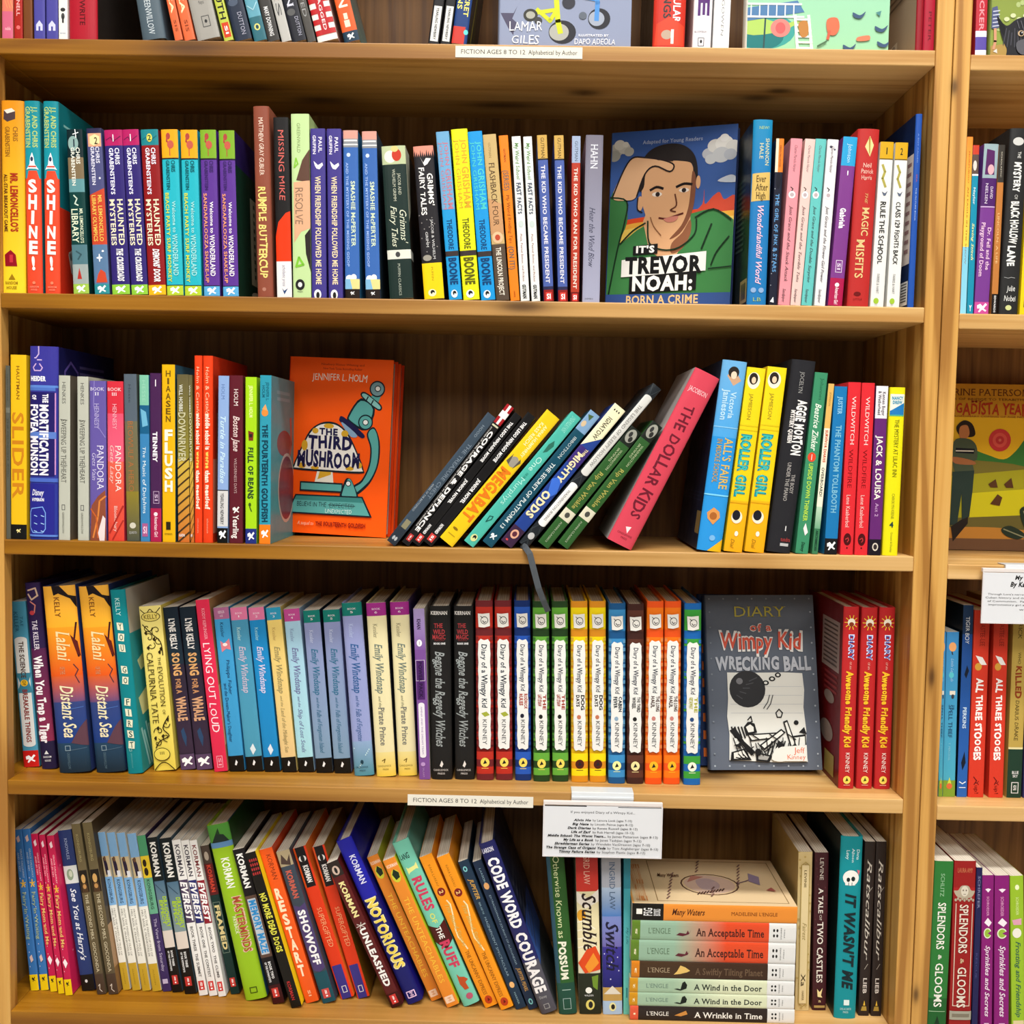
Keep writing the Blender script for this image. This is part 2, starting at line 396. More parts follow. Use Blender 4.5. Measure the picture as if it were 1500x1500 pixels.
# ------------------------------------------------------------------ setting and the two bookcases
W = 1.04; DEP = .2025; TH = .01718
ZS = dict(top=1.72394, A=1.44395, B=1.16368, C=.88364, D=.60229, E=.32418, F=.044, G=-.236)
OFFR = dict(top=-.004, A=-.004, B=-.006, C=-.008, D=-.0065, E=-.0065, F=-.006, G=-.006)
XS = 1.05971; XP = 1.07879; FLOOR = -.30
KN = [(.215, .004, 1.4365, .05, .012), (.59, .0, 1.1575, .03, .008), (.66, .1, 1.427, .02, .012), (.87, .11, 1.427, .022, .011), (.89, .085, 1.427, .016, .009), (.25, .1, 1.427, .05, .02), (.335, .14, 1.427, .035, .014), (.835, .075, .6023, .03, .02), (.56, .15, 1.427, .05, .012)]
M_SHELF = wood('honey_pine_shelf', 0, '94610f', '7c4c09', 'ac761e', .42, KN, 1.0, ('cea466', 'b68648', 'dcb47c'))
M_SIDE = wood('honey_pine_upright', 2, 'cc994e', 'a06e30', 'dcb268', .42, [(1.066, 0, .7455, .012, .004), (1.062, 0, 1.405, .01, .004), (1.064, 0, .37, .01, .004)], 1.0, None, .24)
M_BACK = wood('walnut_veneer_back', 2, '7e5626', '623e18', '94693a', .5, (), 1.6)
def room():
    f = MB(); f.box(-4, 5, -7, .6, FLOOR-.05, FLOOR); m, N, L, B = newmat('beige_vinyl_floor')
    n = N.new('ShaderNodeTexNoise'); n.inputs['Scale'].default_value = 5; r = N.new('ShaderNodeValToRGB'); L.new(n.outputs[0], r.inputs[0])
    r.color_ramp.elements[0].color = (.5, .45, .38, 1); r.color_ramp.elements[1].color = (.6, .55, .47, 1); L.new(r.outputs[0], B.inputs['Base Color'])
    tag(f.build('floor', m), kind='structure')
    wl = MB(); wl.box(-4, 5, .215, .3, FLOOR, 4.35); m, N, L, B = newmat('painted_plaster')
    n = N.new('ShaderNodeTexNoise'); n.inputs['Scale'].default_value = 9; r = N.new('ShaderNodeValToRGB'); L.new(n.outputs[0], r.inputs[0])
    r.color_ramp.elements[0].color = (.62, .58, .5, 1); r.color_ramp.elements[1].color = (.7, .66, .58, 1); L.new(r.outputs[0], B.inputs['Base Color'])
    tag(wl.build('wall_back', m), kind='structure')
    c = MB(); c.box(-4, 5, -7, .3, 4.35, 4.4); tag(c.build('ceiling', m), kind='structure')
def bookcase(x0, x1, xa, xb, off, label, rec=0):
    """inner faces x0..x1, outer faces xa..xb"""
    r = bpy.data.objects.new('bookcase', None); COL.objects.link(r); r.location = ((x0+x1)/2, DEP/2, FLOOR+.001); tag(r, label, 'bookcase', None)
    inv = Matrix.Translation(-r.location)
    def part(mb, n, m, lb=None):
        o = mb.build(n, m, r, bevel=.0012); o.matrix_parent_inverse = inv
        if lb: o['label'] = lb
    top = ZS['top']
    for a, c in ((xa, x0), (x1, xb)):
        mb = MB()
        if rec and a == xa:                                # a face stile with the side panel set back behind its edge
            mb.box(a-rec, c, 0, .018, FLOOR+.001, top); mb.box(a-rec+.002, c-rec-1e-4, .0181, DEP+.006, FLOOR+.001, top)
        else: mb.box(a, c, 0, DEP+.006, FLOOR+.001, top)
        part(mb, 'side_panel', M_SIDE)
    for k, z in ZS.items():
        mb = MB(); z = z+off.get(k, 0)
        if k == 'top': mb.box(xa, xb, 0, DEP+.006, top+1e-4, top+.02)
        else:
            mb.box(x0+1e-4, x1-1e-4, 0, DEP, z-TH, z)
            if rec: mb.box(x0-rec+1e-4, x0, .0183, DEP, z-TH, z)
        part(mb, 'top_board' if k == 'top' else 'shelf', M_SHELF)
    mb = MB(); mb.box(x0-rec+1e-4, x1-1e-4, DEP+1e-4, DEP+.006, FLOOR+.02, top-1e-4); part(mb, 'back_panel', M_BACK, 'dark veneer back panel')
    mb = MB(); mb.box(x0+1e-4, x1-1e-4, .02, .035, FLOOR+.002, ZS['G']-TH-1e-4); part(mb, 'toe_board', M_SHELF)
room()
bookcase(0, W, -.021, XS-.0008, {}, 'wide honey pine bookcase whose five visible shelves fill most of the view', rec=.0225)
bookcase(XP, XP+W, XS+.0002, XP+W+.02, OFFR, 'second honey pine bookcase standing against the wide one, only its edge showing')
# ------------------------------------------------------------------ labels on the shelf edges, sign holders
CREAM = 'e0dccf'
def edge_label(px0, py0, px1, py1, hgt, label):
    a = onY(px0, py0, -.0006); c = onY(px1, py1, -.0006); wd = c.x-a.x; h = hgt*.000775
    mb = MB(); mb.box(0, wd, 0, .0005, 0, h, lin(CREAM))
    draw(mb, [H('FICTION AGES 8 TO 12', .045, .55, .3, .68, '333', 'r'), H('Alphabetical by Author', .575, .96, .3, .68, '333', 'r')], lambda u, v, k: (u*wd, -k, h*(1-v)), wd, h)
    o = mb.build('shelf_label', M_MATTE); o.location = (a.x, -.0006, c.z*.5+a.z*.5); tag(o, label, 'label', 'shelf edge labels')
edge_label(667, 85, 853, 85, 16, 'white printed strip stuck on the edge of the topmost visible shelf')
edge_label(597, 1180, 781, 1183, 16.5, 'white printed strip stuck on a lower shelf edge above the leaning books')
def clear_mat():
    m, N, L, B = newmat('clear_plastic'); B.inputs['Base Color'].default_value = (.95, .96, .97, 1); B.inputs['Roughness'].default_value = .08
    B.inputs['Transmission Weight'].default_value = .9; B.inputs['IOR'].default_value = 1.2; return m
M_CLEAR = clear_mat()
def sign(px0, py0, px1, py1, cl0, cl1, z, els, label):
    """a clear plastic clip gripping the shelf edge with a printed card hanging from it"""
    a = onY(px0, py0, -.009); c = onY(px1, py1, -.009); wd = c.x-a.x; h = a.z-c.z
    r = bpy.data.objects.new('sign_holder', None); COL.objects.link(r); r.location = (a.x, -.009, c.z); tag(r, label, 'sign', 'clip-on signs')
    t = a.z-c.z
    def loc(px): return onY(px, py0, -.004).x-a.x
    x0, x1 = loc(cl0), loc(cl1)
    mb = MB(); zz = z-c.z; wc = lin('d8dcdf')
    mb.box(x0, x1, .0085, .026, zz+.0004, zz+.0012, lin('c4c7c9'))                       # tongue on the shelf
    mb.build('clip_tongue', M_GLOSS, r)
    mb = MB(); mb.box(x0, x1, .0055, .0085, zz-.0105, zz+.0012, wc); mb.box(x0, x1, .004, .0057, zz-.006, zz-.0035, lin('cfd4d8'))
    mb.build('clip', M_GLOSS, r, .0003)
    mb = MB(); mb.box(-.0015, wd+.0015, .0005, .0052, t+.0, t+.0045, lin('dcd4d0')); mb.build('rail', M_GLOSS, r, .0006)
    mb = MB(); mb.box(0, wd, 0, .0006, 0, t-.0003, lin('d8dade'))
    draw(mb, els, lambda u, v, k: (u*wd, -k, t*(1-v)), wd, t); mb.build('card', M_MATTE, r)
    mb = MB()
    for q in ((-.0016, 0, -.0016, t), (wd, wd+.0016, -.0016, t), (0, wd, -.0016, -.0001)): mb.box(q[0], q[1], -.0006, .001, q[2], q[3], lin('d9d6d8'))
    mb.build('sleeve_edge', M_GLOSS, r)
lines = [('Alvin Ho', ' by Lenore Look (ages 7-10)', .25, .40, .75), ('Big Nate', ' by Lincoln Peirce (ages 8-12)', .24, .38, .76), ('Dark Diaries', ' by Renee Russell (ages 8-12)', .2, .4, .8), ('Life of Zarf', ' by Rob Harrell (ages 10-12)', .23, .4, .77),
         ('Middle School: The Worst Years...', ' by James Patterson (ages 8-13)', .03, .53, .975), ('My Life as a Book', ' by Janet Tashjian (ages 9-12)', .165, .425, .835), ('Shredderman Series', ' by Wendelin VanDraanen (ages 7-10)', .09, .39, .91),
         ('The Strange Case of Origami Yoda', ' by Tom Angleberger (ages 8-12)', .02, .53, .98), ('Timmy Failure Series', ' by Stephan Pastis (ages 8-12)', .13, .44, .87)]
sg = [R(0, .36, 0, .02, '444'), R(.63, 1, .01, .025, '444'), H('If you enjoyed Diary of a Wimpy Kid...', .225, .775, .105, .15, '333')]
for i, (p, q, a, m, e) in enumerate(lines): sg += [H(p, a, m, .265+i*.0785, .308+i*.0785, '222', 'bi'), H(q.strip(), m+.015, e, .265+i*.0785, .308+i*.0785, '333')]
sign(798, 1179, 967, 1256, 837, 928, ZS['D'], sg, 'white card of reading suggestions clipped below the plaid-spined diaries')
sign(1442, 838, 1600, 914, 1473, 1566, ZS['C']+OFFR['C'], [H('My Brigadista Year', .28, .72, .06, .14, '222', 'bi'), H('By Katherine Paterson', .24, .76, .19, .28, '222', 'bi'), H("Through Lora's narration, readers learn about the history of", .04, .96, .42, .455, '444'),
     H('Cuban history and the establishment of literacy brigades', .02, .96, .49, .525, '444'), H('of Communism.  Paterson brings to life a moving and', .04, .94, .56, .595, '444'), H('improvisatory girl and her wonderful year of teaching', .05, .95, .63, .665, '444'), H('worth reading', .33, .66, .72, .755, '444')],
     'white review card clipped under the yellow book with the red sun')
# ------------------------------------------------------------------ topmost visible shelf (feet of the books only)
row('r0', ZS['A'], .003, 'books on the topmost visible shelf')
b(0, (3, 53), 19, (2, -200), 'd8755f', [[Ln([(x, 0), (x+.5, .12), (x, .24), (x+.5, .36), (x, .48), (x+.5, .6), (x, .72), (x+.5, .82)], .04, 'e8a060') for x in (-.0, .25, .5)], R(0, 1, .84, 1, 'c9607c'), H('noble', .3, .8, .93, .95, 'ecc')], 'coral book with a yellow lattice pattern, first on the topmost shelf')
b(0, (21, 53), 33, (19, -190), 'a3231c', [T('CLARICE PARNELL', .3, .7, .5, .86, 'eaa', 'b'), E(.5, .93, .25, .012, 'd66')], 'thin dark red paperback between the coral lattice book and a brown one')
b(0, (34.5, 54), 47.5, (32, -180), '70401f', [], 'thin plain brown paperback next to two violet ones')
ho = [P([(.2, .95), (.2, .915), (.5, .89), (.8, .915), (.8, .95)], 'c9cbe8'), R(.42, .58, .925, .95, '46428f')]
b(0, (50, 54), 66, (47, -200), '4a4796', ho, 'violet paperback with a white house mark, touching the brown one')
b(0, (68, 54), 85, (65, -200), '4a4796', ho, 'violet paperback with a white house mark, touching the white spine')
b(0, (86, 54.5), 99, (84, -190), 'e4e0da', [E(.5, .82, .28, .012, '333'), E(.5, .86, .2, .02, '444'), R(.4, .6, .86, .9, '333'), H('press', .2, .8, .955, .965, '68a')], 'slim white paperback with a small black figure beside the fat red book')
b(1, (100, 55), 142, (97, -215), 'a81c2c', [T('WRITE', .42, .6, .78, .92, '4a0a10', 'S')], 'fat crimson cloth hardcover standing before the empty gap', fc='2e2926')  # front cover coloured near black: its shade is put into the colour
b(1, (208, 57), 246, (168, -190), '4d5c66', [T('GREENWILLOW', .35, .6, .72, .97, 'cdd6da', 's')], 'slate grey hardcover leaning into the gap, first of the tilted books', sb=.004)
pg = [T('JOEY PIGZA', .3, .7, .3, .84, 'f6e2b0', 'b'), T('SIS', .35, .65, .88, .95, '8a3a1a', 'b')]
b(0, (253, 60), 268.5, (199, -190), 'd9663c', pg, 'tilted orange paperback resting on the slate hardcover')
b(0, (270, 60), 286.5, (214, -190), 'd9663c', pg, 'tilted orange paperback, the copy next to the thick silver book')
b(0, (289, 61), 324, (229, -195), '9b9891', [H('Margaret', .42, .66, .78, .8, '333'), Ln([(.4, .87), (.72, .87), (.72, .93), (.4, .93), (.4, .87)], .03, '444'), E(.56, .9, .06, .01, '333')], 'thick silver grey tilted paperback with small black lettering')
b(0, (327, 61), 342, (266, -180), 'b4bd48', [T('TRUTH', .2, .8, .62, .87, '1c1c14', 'b'), R(.15, .9, .89, .98, 'c8401f'), T('SI', .4, .7, .91, .96, 'fee', 'b')], 'tilted lime paperback with thick black capitals and a red badge')
b(0, (345, 61), 369, (283, -190), '262e3f', [T('SPIRIT HUNTERS', .25, .7, .3, .78, '9ab', 'h'), E(.4, .78, .3, .02, '4a5568'), T('DUTTON', .5, .75, .84, .97, 'aab', 's')], 'tilted midnight blue hardback with pale mist, beside the lime one')
b(0, (373, 61), 391, (311, -190), '5f9cae', [[Ln([(.1, .3+.07*i), (.5, .33+.07*i), (.9, .29+.07*i)], .08, '9cc8d4') for i in range(8)], R(0, 1, .86, 1, '2f6672'), [E(.5, .92, .24, .02, 'cc7'), E(.5, .92, .12, .012, '245')]], 'tilted watery blue paperback with a small oval bird mark')
b(0, (393, 62), 410, (333, -190), '3a3836', [[Ln([(.1, .3+.05*i), (.9, .33+.05*i)], .05, '77706a') for i in range(9)], T('MARY DOWNING', .3, .65, .8, .97, 'ddd', 'b')], 'tilted charcoal scribbled paperback after the watery blue one')
b(0, (413, 62), 427, (352, -185), 'b4b2ad', [T('IRIS', .25, .7, .55, .85, '555', 'S')], 'tilted pale grey paperback among the dark leaning ones')
b(0, (429, 62), 449, (367, -190), '23242c', [T('SPIN', .25, .7, .6, .8, 'ccd', 'S'), E(.4, .83, .3, .02, '555'), T('DUTTON', .55, .8, .86, .97, 'aab', 's')], 'tilted black paperback with a grey moon and pale capitals')
b(0, (451, 63), 463, (389, -185), '4a4743', [T('SALTED', .25, .7, .6, .85, '999', 'r')], 'thin dark taupe tilted paperback against the striped one')
b(0, (466, 63), 495, (404, -190), 'e8e2da', [[R(0, 1, .5+.062*i, .53+.062*i, 'b8282a') for i in range(8)], R(.32, .72, .68, .96, 'b01e26'), T('FLAGGED', .45, .6, .7, .94, 'edd', 'S')], 'tilted paperback striped red and white')
b(0, (505, 63), 527, (443, -190), 'd75a28', [T('ROBIN', .2, .75, .52, .8, 'fbe8d0', 'b'), R(.35, .6, .835, .87, 'f2d9c0'), R(.3, .65, .875, .915, 'f2d9c0'), R(0, 1, .94, 1, '1d3548'), horse(.97, 'fff', .8)], 'tilted orange paperback with a tiny robot, last before the bare back panel', fc='46625f', fpr=[R(0, 1, 0, .8, '7c4a33', '466260')])
yn = [R(0, 1, 0, .8, '1c1a1c'), R(.15, .88, .78, .985, 'd9d9d6'), T('YEARLING NEWBERY', .4, .62, .79, .975, '222', 'b')]
b(0, (627, 63.5), 643, (660, -190), '1c1a1c', yn, 'black paperback with a white band label, nearer the bare back panel', bc='ded9d2')
b(0, (645, 63.5), 660, (678, -190), '1c1a1c', yn, 'black paperback with a white band label, beside the blue secret book')
b(0, (661, 64.5), 684, (693, -190), '1b3a74', [T('SUPER-SECRET', .55, .85, .5, .84, 'e8dc6a', 'b'), T('PLANS', .1, .4, .62, .8, 'e8dc6a', 'b'), R(0, .8, .9, 1, 'c33a32'), E(.85, .93, .15, .015, '6cc')], 'dark blue paperback with yellow capitals standing by the bicycle cover', fc='1f2a2c', fpr=[Ln([(.1, .3), (.4, .6), (.3, .9)], .06, '9a9a3a'), Ln([(.3, .3), (.5, .7), (.6, .95)], .05, '55702f')])
b(1, (956, 66), 1004, (966, -200), 'c43427', [T('SPECTACULAR', .6, .82, .5, .86, 'eee', 'b'), T('THINGS', .3, .52, .6, .84, '333', 'b'), P([(.1, .87), (.5, .83), (.95, .88), (.95, .99), (.05, .99)], 'd8452c'), E(.42, .93, .17, .026, 'b8a08c'), R(.55, .64, .9, .98, 'f4eae0')], 'glossy scarlet hardcover with black lettering right of the bicycle cover'.replace(' right of', ' standing past'), bc='2b231d')
b(1, (1014, 67), 1042, (1026, -195), 'e6e1e4', [T('ME', .25, .8, .5, .82, '53296e', 'k'), H('BLOOMSBURY', .1, .75, .905, .915, '434'), Ln([(.3, .945), (.6, .945), (.6, .99), (.3, .99), (.3, .945)], .03, '333'), E(.45, .965, .06, .01, '333')], 'white hardcover with a purple capital on the spine', bc='c9c4c4')
b(0, (1044, 67.5), 1068, (1056, -195), 'e9e8e6', [T('ROBIN GOWEN', .45, .62, .55, .93, '777', 'h')], 'plain white paperback with faint grey capitals by the green pond cover')
b(1, (1341, 72), 1351.5, (1351, -200), '8e1a26', [T('SIX', .3, .7, .4, .7, 'dbb', 's')], 'dark red book with a beige back cover, standing before the crimson one', bc='b7a78d', bpr=[R(.3, .62, .84, .97, 'e4dcc8'), [R(.34+.035*i, .355+.035*i, .85, .96, '222') for i in range(7)], [R(.2, .8, .1+.04*i, .115+.04*i, '6a5c4a') for i in range(14)]], d=.15)
b(1, (1352, 72.5), 1369, (1362, -195), 'a51d33', [T('PETER', .4, .65, .78, .95, '6a0d1c', 'S')], 'crimson cloth hardcover pressed against the upright')
# ------------------------------------------------------------------ second shelf
row('r1', ZS['B'], .003, 'books on the second shelf')
b(1, (3, 428), 37, (0, 146), 'eab61c', [R(0, 1, 0, 1, 'd98a1a', 'f0d02c'), P([(.15, .05), (.5, .04), (.65, .055), (.65, .095), (.3, .11), (.12, .095)], '4b3a3c'), P([(.15, .05), (.5, .04), (.65, .055), (.3, .068)], 'e6d8c8'), T('CHRIS', .55, .75, .135, .21, '8a5a1c', 'S'), T('GRABENSTEIN', .2, .4, .135, .29, '8a5a1c', 'S'), T("MR. LEMONCELLO'S", .42, .72, .375, .68, 'a33018', 'k'), T('ALL-STAR BREAKOUT GAME', .12, .28, .38, .68, '5a2a18', 'b'), P([(.15, .86), (.12, .8), (.4, .775), (.62, .8), (.68, .86)], '8c1020'), R(.35, .5, .8, .84, 'c03038'), P([(.3, .93), (.45, .9), (.6, .93)], '9a7410'), H('RANDOM', .15, .7, .94, .955, '8a6a10', 'S'), H('HOUSE', .2, .65, .965, .98, '8a6a10', 'S')], 'yellow hardcover with a dice and a red hat at the end of the shelf')
sh = [R(0, 1, 0, .4, '17838f', '1c94a4'), P([(0, .46), (.25, .36), (.78, .36), (1, .42), (1, 1), (0, 1)], 'e0492c'), T('J.J. AND CHRIS', .55, .85, .03, .24, 'b4c66e', 'b'), T('GRABENSTEIN', .1, .4, .03, .24, 'b4c66e', 'b'), P([(.3, .345), (.38, .29), (.5, .265), (.6, .29), (.7, .345)], 'eee'), E(.48, .3, .09, .012, '2c3a58'), P([(.12, .355), (.3, .33), (.7, .33), (.9, .355), (.7, .35), (.3, .35)], 'eee'), R(.25, .75, .335, .343, 'c43'), S('SHINE!', .2, .78, .4, .885, 'f6f0e8', 'K'), E(.5, .945, .1, .008, 'f08060'), H('RANDOM', .22, .8, .962, .971, 'ef8a70', 'S'), H('HOUSE', .3, .7, .977, .986, 'ef8a70', 'S')]
b(1, (39, 428), 62, (34, 146), 'd9452a', sh, 'teal and red SHINE! hardcover touching the yellow dice book', fc='16757f')
b(1, (65.5, 428), 88, (62, 146), 'd9452a', sh, 'teal and red SHINE! hardcover whose front cover is showing', fc='de3f2a', fpr=[R(0, 1, 0, .545, '16757f'), R(0, 1, .545, 1, 'e2361f'), R(.08, .6, .1, .112, '8cc8c8'), Ln([(.3, .74), (.18, .78), (.22, .85), (.35, .83)], .07, 'e8e0d8'), R(.3, .9, .14, .18, '4c9a9a')])
cg = lambda c: [T('CHRIS', .56, .8, .11, .21, c, 'b'), T('GRABENSTEIN', .24, .46, .11, .34, c, 'b')]
cgs = lambda c: [T('CHRIS', .56, .8, .11, .21, c, 'b'), T("GRABENSTEIN'S", .24, .46, .11, .39, c, 'b')]
b(0, (108, 428), 131, (97, 187), '10403f', [R(0, 1, 0, .17, '0e2428'), E(.4, .085, .33, .045, '8aa8a4'), H('1', .35, .55, .06, .105, '123', 'S'), Ln([(.55, .0), (.6, .05)], .05, 'fff'), Ln([(.4, .03), (.75, .02)], .05, 'fff'), R(0, 1, .17, .3, '7c6a4e'), R(0, 1, .3, .38, '5f9298'), cg('e8e8dc'), R(0, 1, .38, .7, '0f3c3a'), T("MR. LEMONCELLO'S", .62, .82, .48, .69, 'dfe6c8', 'S'), T('LIBRARY', .1, .5, .48, .69, 'dfe6c8', 'S'), Ln([(.3, .4), (.5, .42), (.35, .45), (.55, .46)], .08, 'cdc'), R(0, 1, .7, .82, '4f7680'), Ln([(.3, .74), (.6, .76), (.4, .79)], .1, '36545c'), R(0, 1, .82, .94, '9ba6a4'), P([(.3, .91), (.45, .84), (.6, .91)], 'b03028'), R(0, 1, .94, 1, '9cc04c'), horse(.97, 'fff')], 'dark green paperback with a number 1 game piece and a red flask')
b(0, (139, 428), 161, (126, 185), '4b4d7a', [R(0, 1, 0, .03, '2a2848'), R(.08, .95, .03, .11, 'd8a07e'), P([(.2, .05), (.55, .035), (.85, .05), (.85, .09), (.45, .105), (.2, .09)], 'e8d8a0'), H('2', .5, .72, .055, .095, '321', 'S'), cg('dcdcec'), E(.75, .3, .06, .006, 'fff'), P([(0, .4), (1, .36), (1, .7), (0, .7)], 'c2452c'), T('MR. LEMONCELLO', .55, .8, .4, .68, 'ecc458', 'S'), T('LIBRARY OLYMPICS', .15, .4, .4, .68, 'ecc458', 'S'), R(0, 1, .7, .94, '58789c'), E(.45, .78, .2, .006, 'fff'), E(.45, .78, .05, .025, 'fff'), E(.7, .74, .08, .006, 'fff'), P([(.15, .93), (.3, .88), (.5, .85), (.8, .87), (.9, .93)], 'c8482c'), R(0, 1, .94, 1, '2c8a92'), horse(.97, 'fff')], 'slate purple paperback with a number 2 cube and a red banner')
hm = lambda m, n, w2: [R(.0, 1, 0, .095, n), Ln([(.1, .06), (.35, .045), (.5, .07), (.9, .04)], .06, m), cgs('eef'), T('HAUNTED', .55, .85, .42, .7, 'ece2c4', 'b'), T('MYSTERIES', .12, .4, .42, .7, 'ece2c4', 'b'), T(w2, .38, .72, .72, .92, 'f2f0f4', 'bi')]
h1 = [hm('701848', 'b01f5f', 'THE CROSSROADS'), H('1', .44, .56, .03, .07, 'fff', 'b'), R(0, 1, .94, 1, '8cc63e'), horse(.97, 'fff')]
b(0, (164.5, 428), 191, (152, 187), '32276e', h1, 'indigo paperback with a magenta top band beside the slate purple one numbered 2')
b(0, (192.5, 428), 217, (178, 186), '32276e', h1, 'indigo paperback with a magenta top band beside the dark red twin')
b(0, (218, 429), 243.5, (205.5, 186.5), '8a1a1c', [hm('13606c', '1f7f88', "DEMONS' DOOR"), E(.5, .05, .16, .025, 'd8cf58'), H('2', .4, .6, .035, .065, '243', 'b'), R(0, 1, .94, 1, 'f0b41c'), horse(.97, 'fff')], 'dark red paperback with a teal top band and yellow foot')
def wl(top, body, c1, c2, c3, foot): return [R(.0, 1, 0, .17, top), E(.42, .04, .13, .02, 'a8443c'), Ln([(.36, .045), (.33, .07), (.5, .085)], .1, 'b0483c'), E(.55, .09, .2, .025, 'c05a48'), Ln([(.5, .11), (.5, .155)], .05, 'b0483c'), R(0, 1, .17, .178, '222'), T('CHRIS', .55, .78, .185, .255, c1, 'b'), T('GRABENSTEIN', .24, .44, .185, .36, c1, 'b'), T('Welcome to', .52, .72, .43, .62, c2, 'b'), T('WONDERLAND', .46, .76, .63, .88, c2, 'b'), R(0, 1, .937, .942, '222'), R(0, 1, .942, 1, foot), horse(.97, 'fff')]
bp = wl('f2a41c', '', '0c5a64', '9fe0e0', '', 'b4cc34')+[T('BEACH PARTY SURF MONKEY', .14, .34, .38, .92, 'd2d84a', 'b')]
b(0, (244.8, 430), 269, (235.5, 187), '27b0c0', bp, 'turquoise paperback with a flamingo on orange beside the dark red one')
b(0, (271, 430), 295.5, (264, 187), '27b0c0', bp, 'turquoise paperback with a flamingo on orange beside the purple ones')
sk = wl('7ca82c', '', '3c2468', 'f0e8f4', '', '58a8d8')+[T('SANDAPALOOZA SHAKE-UP', .14, .34, .38, .92, 'e89a70', 'b')]
b(0, (299, 430.5), 322.5, (292.5, 187), '5c3590', sk, 'purple paperback with a flamingo on green beside the turquoise ones')
b(0, (327, 430.5), 350, (320, 187.5), '5c3590', sk, 'purple paperback with a flamingo on green whose cover faces the brown book', fc='2b1f5c', fpr=[R(0, 1, .2, 1, '123a2c'), R(.45, .75, .33, .88, 'b5b89c'), [R(.55, .6, .36+.05*i, .385+.05*i, '3a4a3a') for i in range(10)], E(.65, .95, .22, .03, 'b9bfae')])
b(1, (377, 433.5), 400.5, (370, 154), '8a4a38', [T('MATTHEW GRAY GUBLER', .35, .62, .06, .36, 'eed9c8', 'h'), T('RUMPLE BUTTERCUP', .22, .68, .42, .9, 'f0d97c', 'H'), E(.45, .96, .12, .01, 'b07a68')], 'tall brown hardcover with hand-drawn yellow lettering', fc='9a5a46')
b(0, (406, 433.5), 428, (400, 170), '1e1c1c', [T('MISSING MIKE', .32, .68, .07, .46, 'd0625a', 'h'), P([(0, .66), (.2, .58), (.7, .53), (1, .52), (1, .8), (0, .8)], 'f03a14'), R(0, 1, .8, 1, 'ece8e4'), T('scholastic press', .4, .62, .82, .94, '558', 'i'), P([(.35, .95), (.5, .985), (.75, .95), (.5, .965)], '247')], 'black paperback with an orange shape above a white foot')
b(0, (429.5, 434), 456, (426, 165), 'bcd79a', [T('GREENWALD', .32, .5, .05, .21, '6f8a50', 'r'), P([(1, .19), (.6, .25), (.25, .36), (1, .37)], '5c4034'), P([(.1, .37), (1, .36), (1, .62), (.5, .64), (.1, .7)], 'd8a884'), T('RESOLVE', .2, .6, .4, .6, '8a6a54', 'h'), P([(1, .62), (.7, .66), (.75, .76), (1, .86)], '2a2220'), Ln([(.25, .24), (.35, .27), (.15, .29), (.25, .24)], .08, '86c240'), Ln([(.35, .78), (.6, .82), (.2, .83), (.35, .78)], .12, '7ec23a'), E(.4, .93, .26, .03, '222'), E(.4, .93, .12, .014, 'ddd'), H('PRESS', .25, .55, .965, .972, '333')], 'pale green paperback with a hand and recycling arrows', fc='a9c487')
gr = [T('PAUL', .55, .78, .05, .14, 'e8e4f0', 'b'), T('GRIFFIN', .16, .36, .04, .15, 'e8e4f0', 'b'), P([(.2, .19), (.5, .215), (.8, .2), (.85, .215), (.6, .24), (.4, .235), (.3, .22)], 'f4f0f8'), T('WHEN FRIENDSHIP FOLLOWED ME HOME', .3, .66, .28, .92, 'eed9b0', 'b'), E(.4, .98, .25, .03, 'eee'), E(.42, .985, .12, .02, '222')]
b(0, (457, 435), 478.5, (454.5, 187), '433a86', gr, 'violet paperback with a white dog beside the pale green recycling book')
b(0, (481.5, 435), 502.5, (478.5, 187), '433a86', gr, 'violet paperback with a white dog beside the cornflower blue one')
sm = [R(0, 1, 0, .05, 'd49a8c'), R(0, 1, .05, .1, '8a8e94'), R(.05, .95, .055, .065, 'ddd'), R(0, 1, .08, .088, 'ddd'), E(.35, .145, .13, .012, 'c8d8f4'), T('SMASHIE McPERTER', .48, .76, .3, .69, 'cfe0c4', 'b'), T('AND THE MYSTERY OF THE MISSING GOOP', .16, .32, .19, .81, '9cb8ec', 'b'), E(.3, .88, .25, .02, 'e8eef4'), E(.6, .875, .2, .02, 'f4f4f4'), R(0, 1, .885, .945, 'e4d48c'), P([(0, .885), (.35, .885), (.5, .945), (0, .945)], '7fb4d8'), R(0, 1, .945, 1, '241c18'), horse(.97, 'eee', .5)]
b(0, (506, 436), 527.5, (502.5, 190), '3966ae', sm, 'cornflower blue paperback with a daisy foot beside the violet ones', fc='2c6a8c')
b(0, (536, 436), 557.5, (530, 191), '3966ae', sm, 'cornflower blue paperback with a daisy foot beside the black-green classic', fc='2b3c4a')
b(0, (571, 437), 606, (558.5, 213.5), '1d2e2a', [R(0, 1, 0, .12, 'b9c49a'), E(.35, .07, .25, .04, 'e8ead8'), E(.62, .06, .2, .04, 'c23a26'), E(.55, .02, .15, .02, 'd8c880'), T('JACOB AND', .62, .74, .18, .32, 'c8ccb8', 's'), T('WILHELM GRIMM', .4, .52, .15, .36, 'c8ccb8', 's'), T("Grimms'", .62, .9, .42, .64, 'e0e4cc', 'c'), T('Fairy Tales', .25, .5, .39, .66, 'e0e4cc', 'c'), R(0, 1, .68, .74, 'dcdcd0'), E(.45, .71, .1, .018, '444'), T('PUFFIN CLASSICS', .42, .52, .77, .98, 'b8c0b0', 's')], 'short thick black-green classic with a bird on cream', fc='2b2621', fpr=[P([(0, 0), (.3, 0), (.2, .4), (0, .5)], 'cfd0b8'), R(0, .2, .68, .74, 'dcdcd0')])
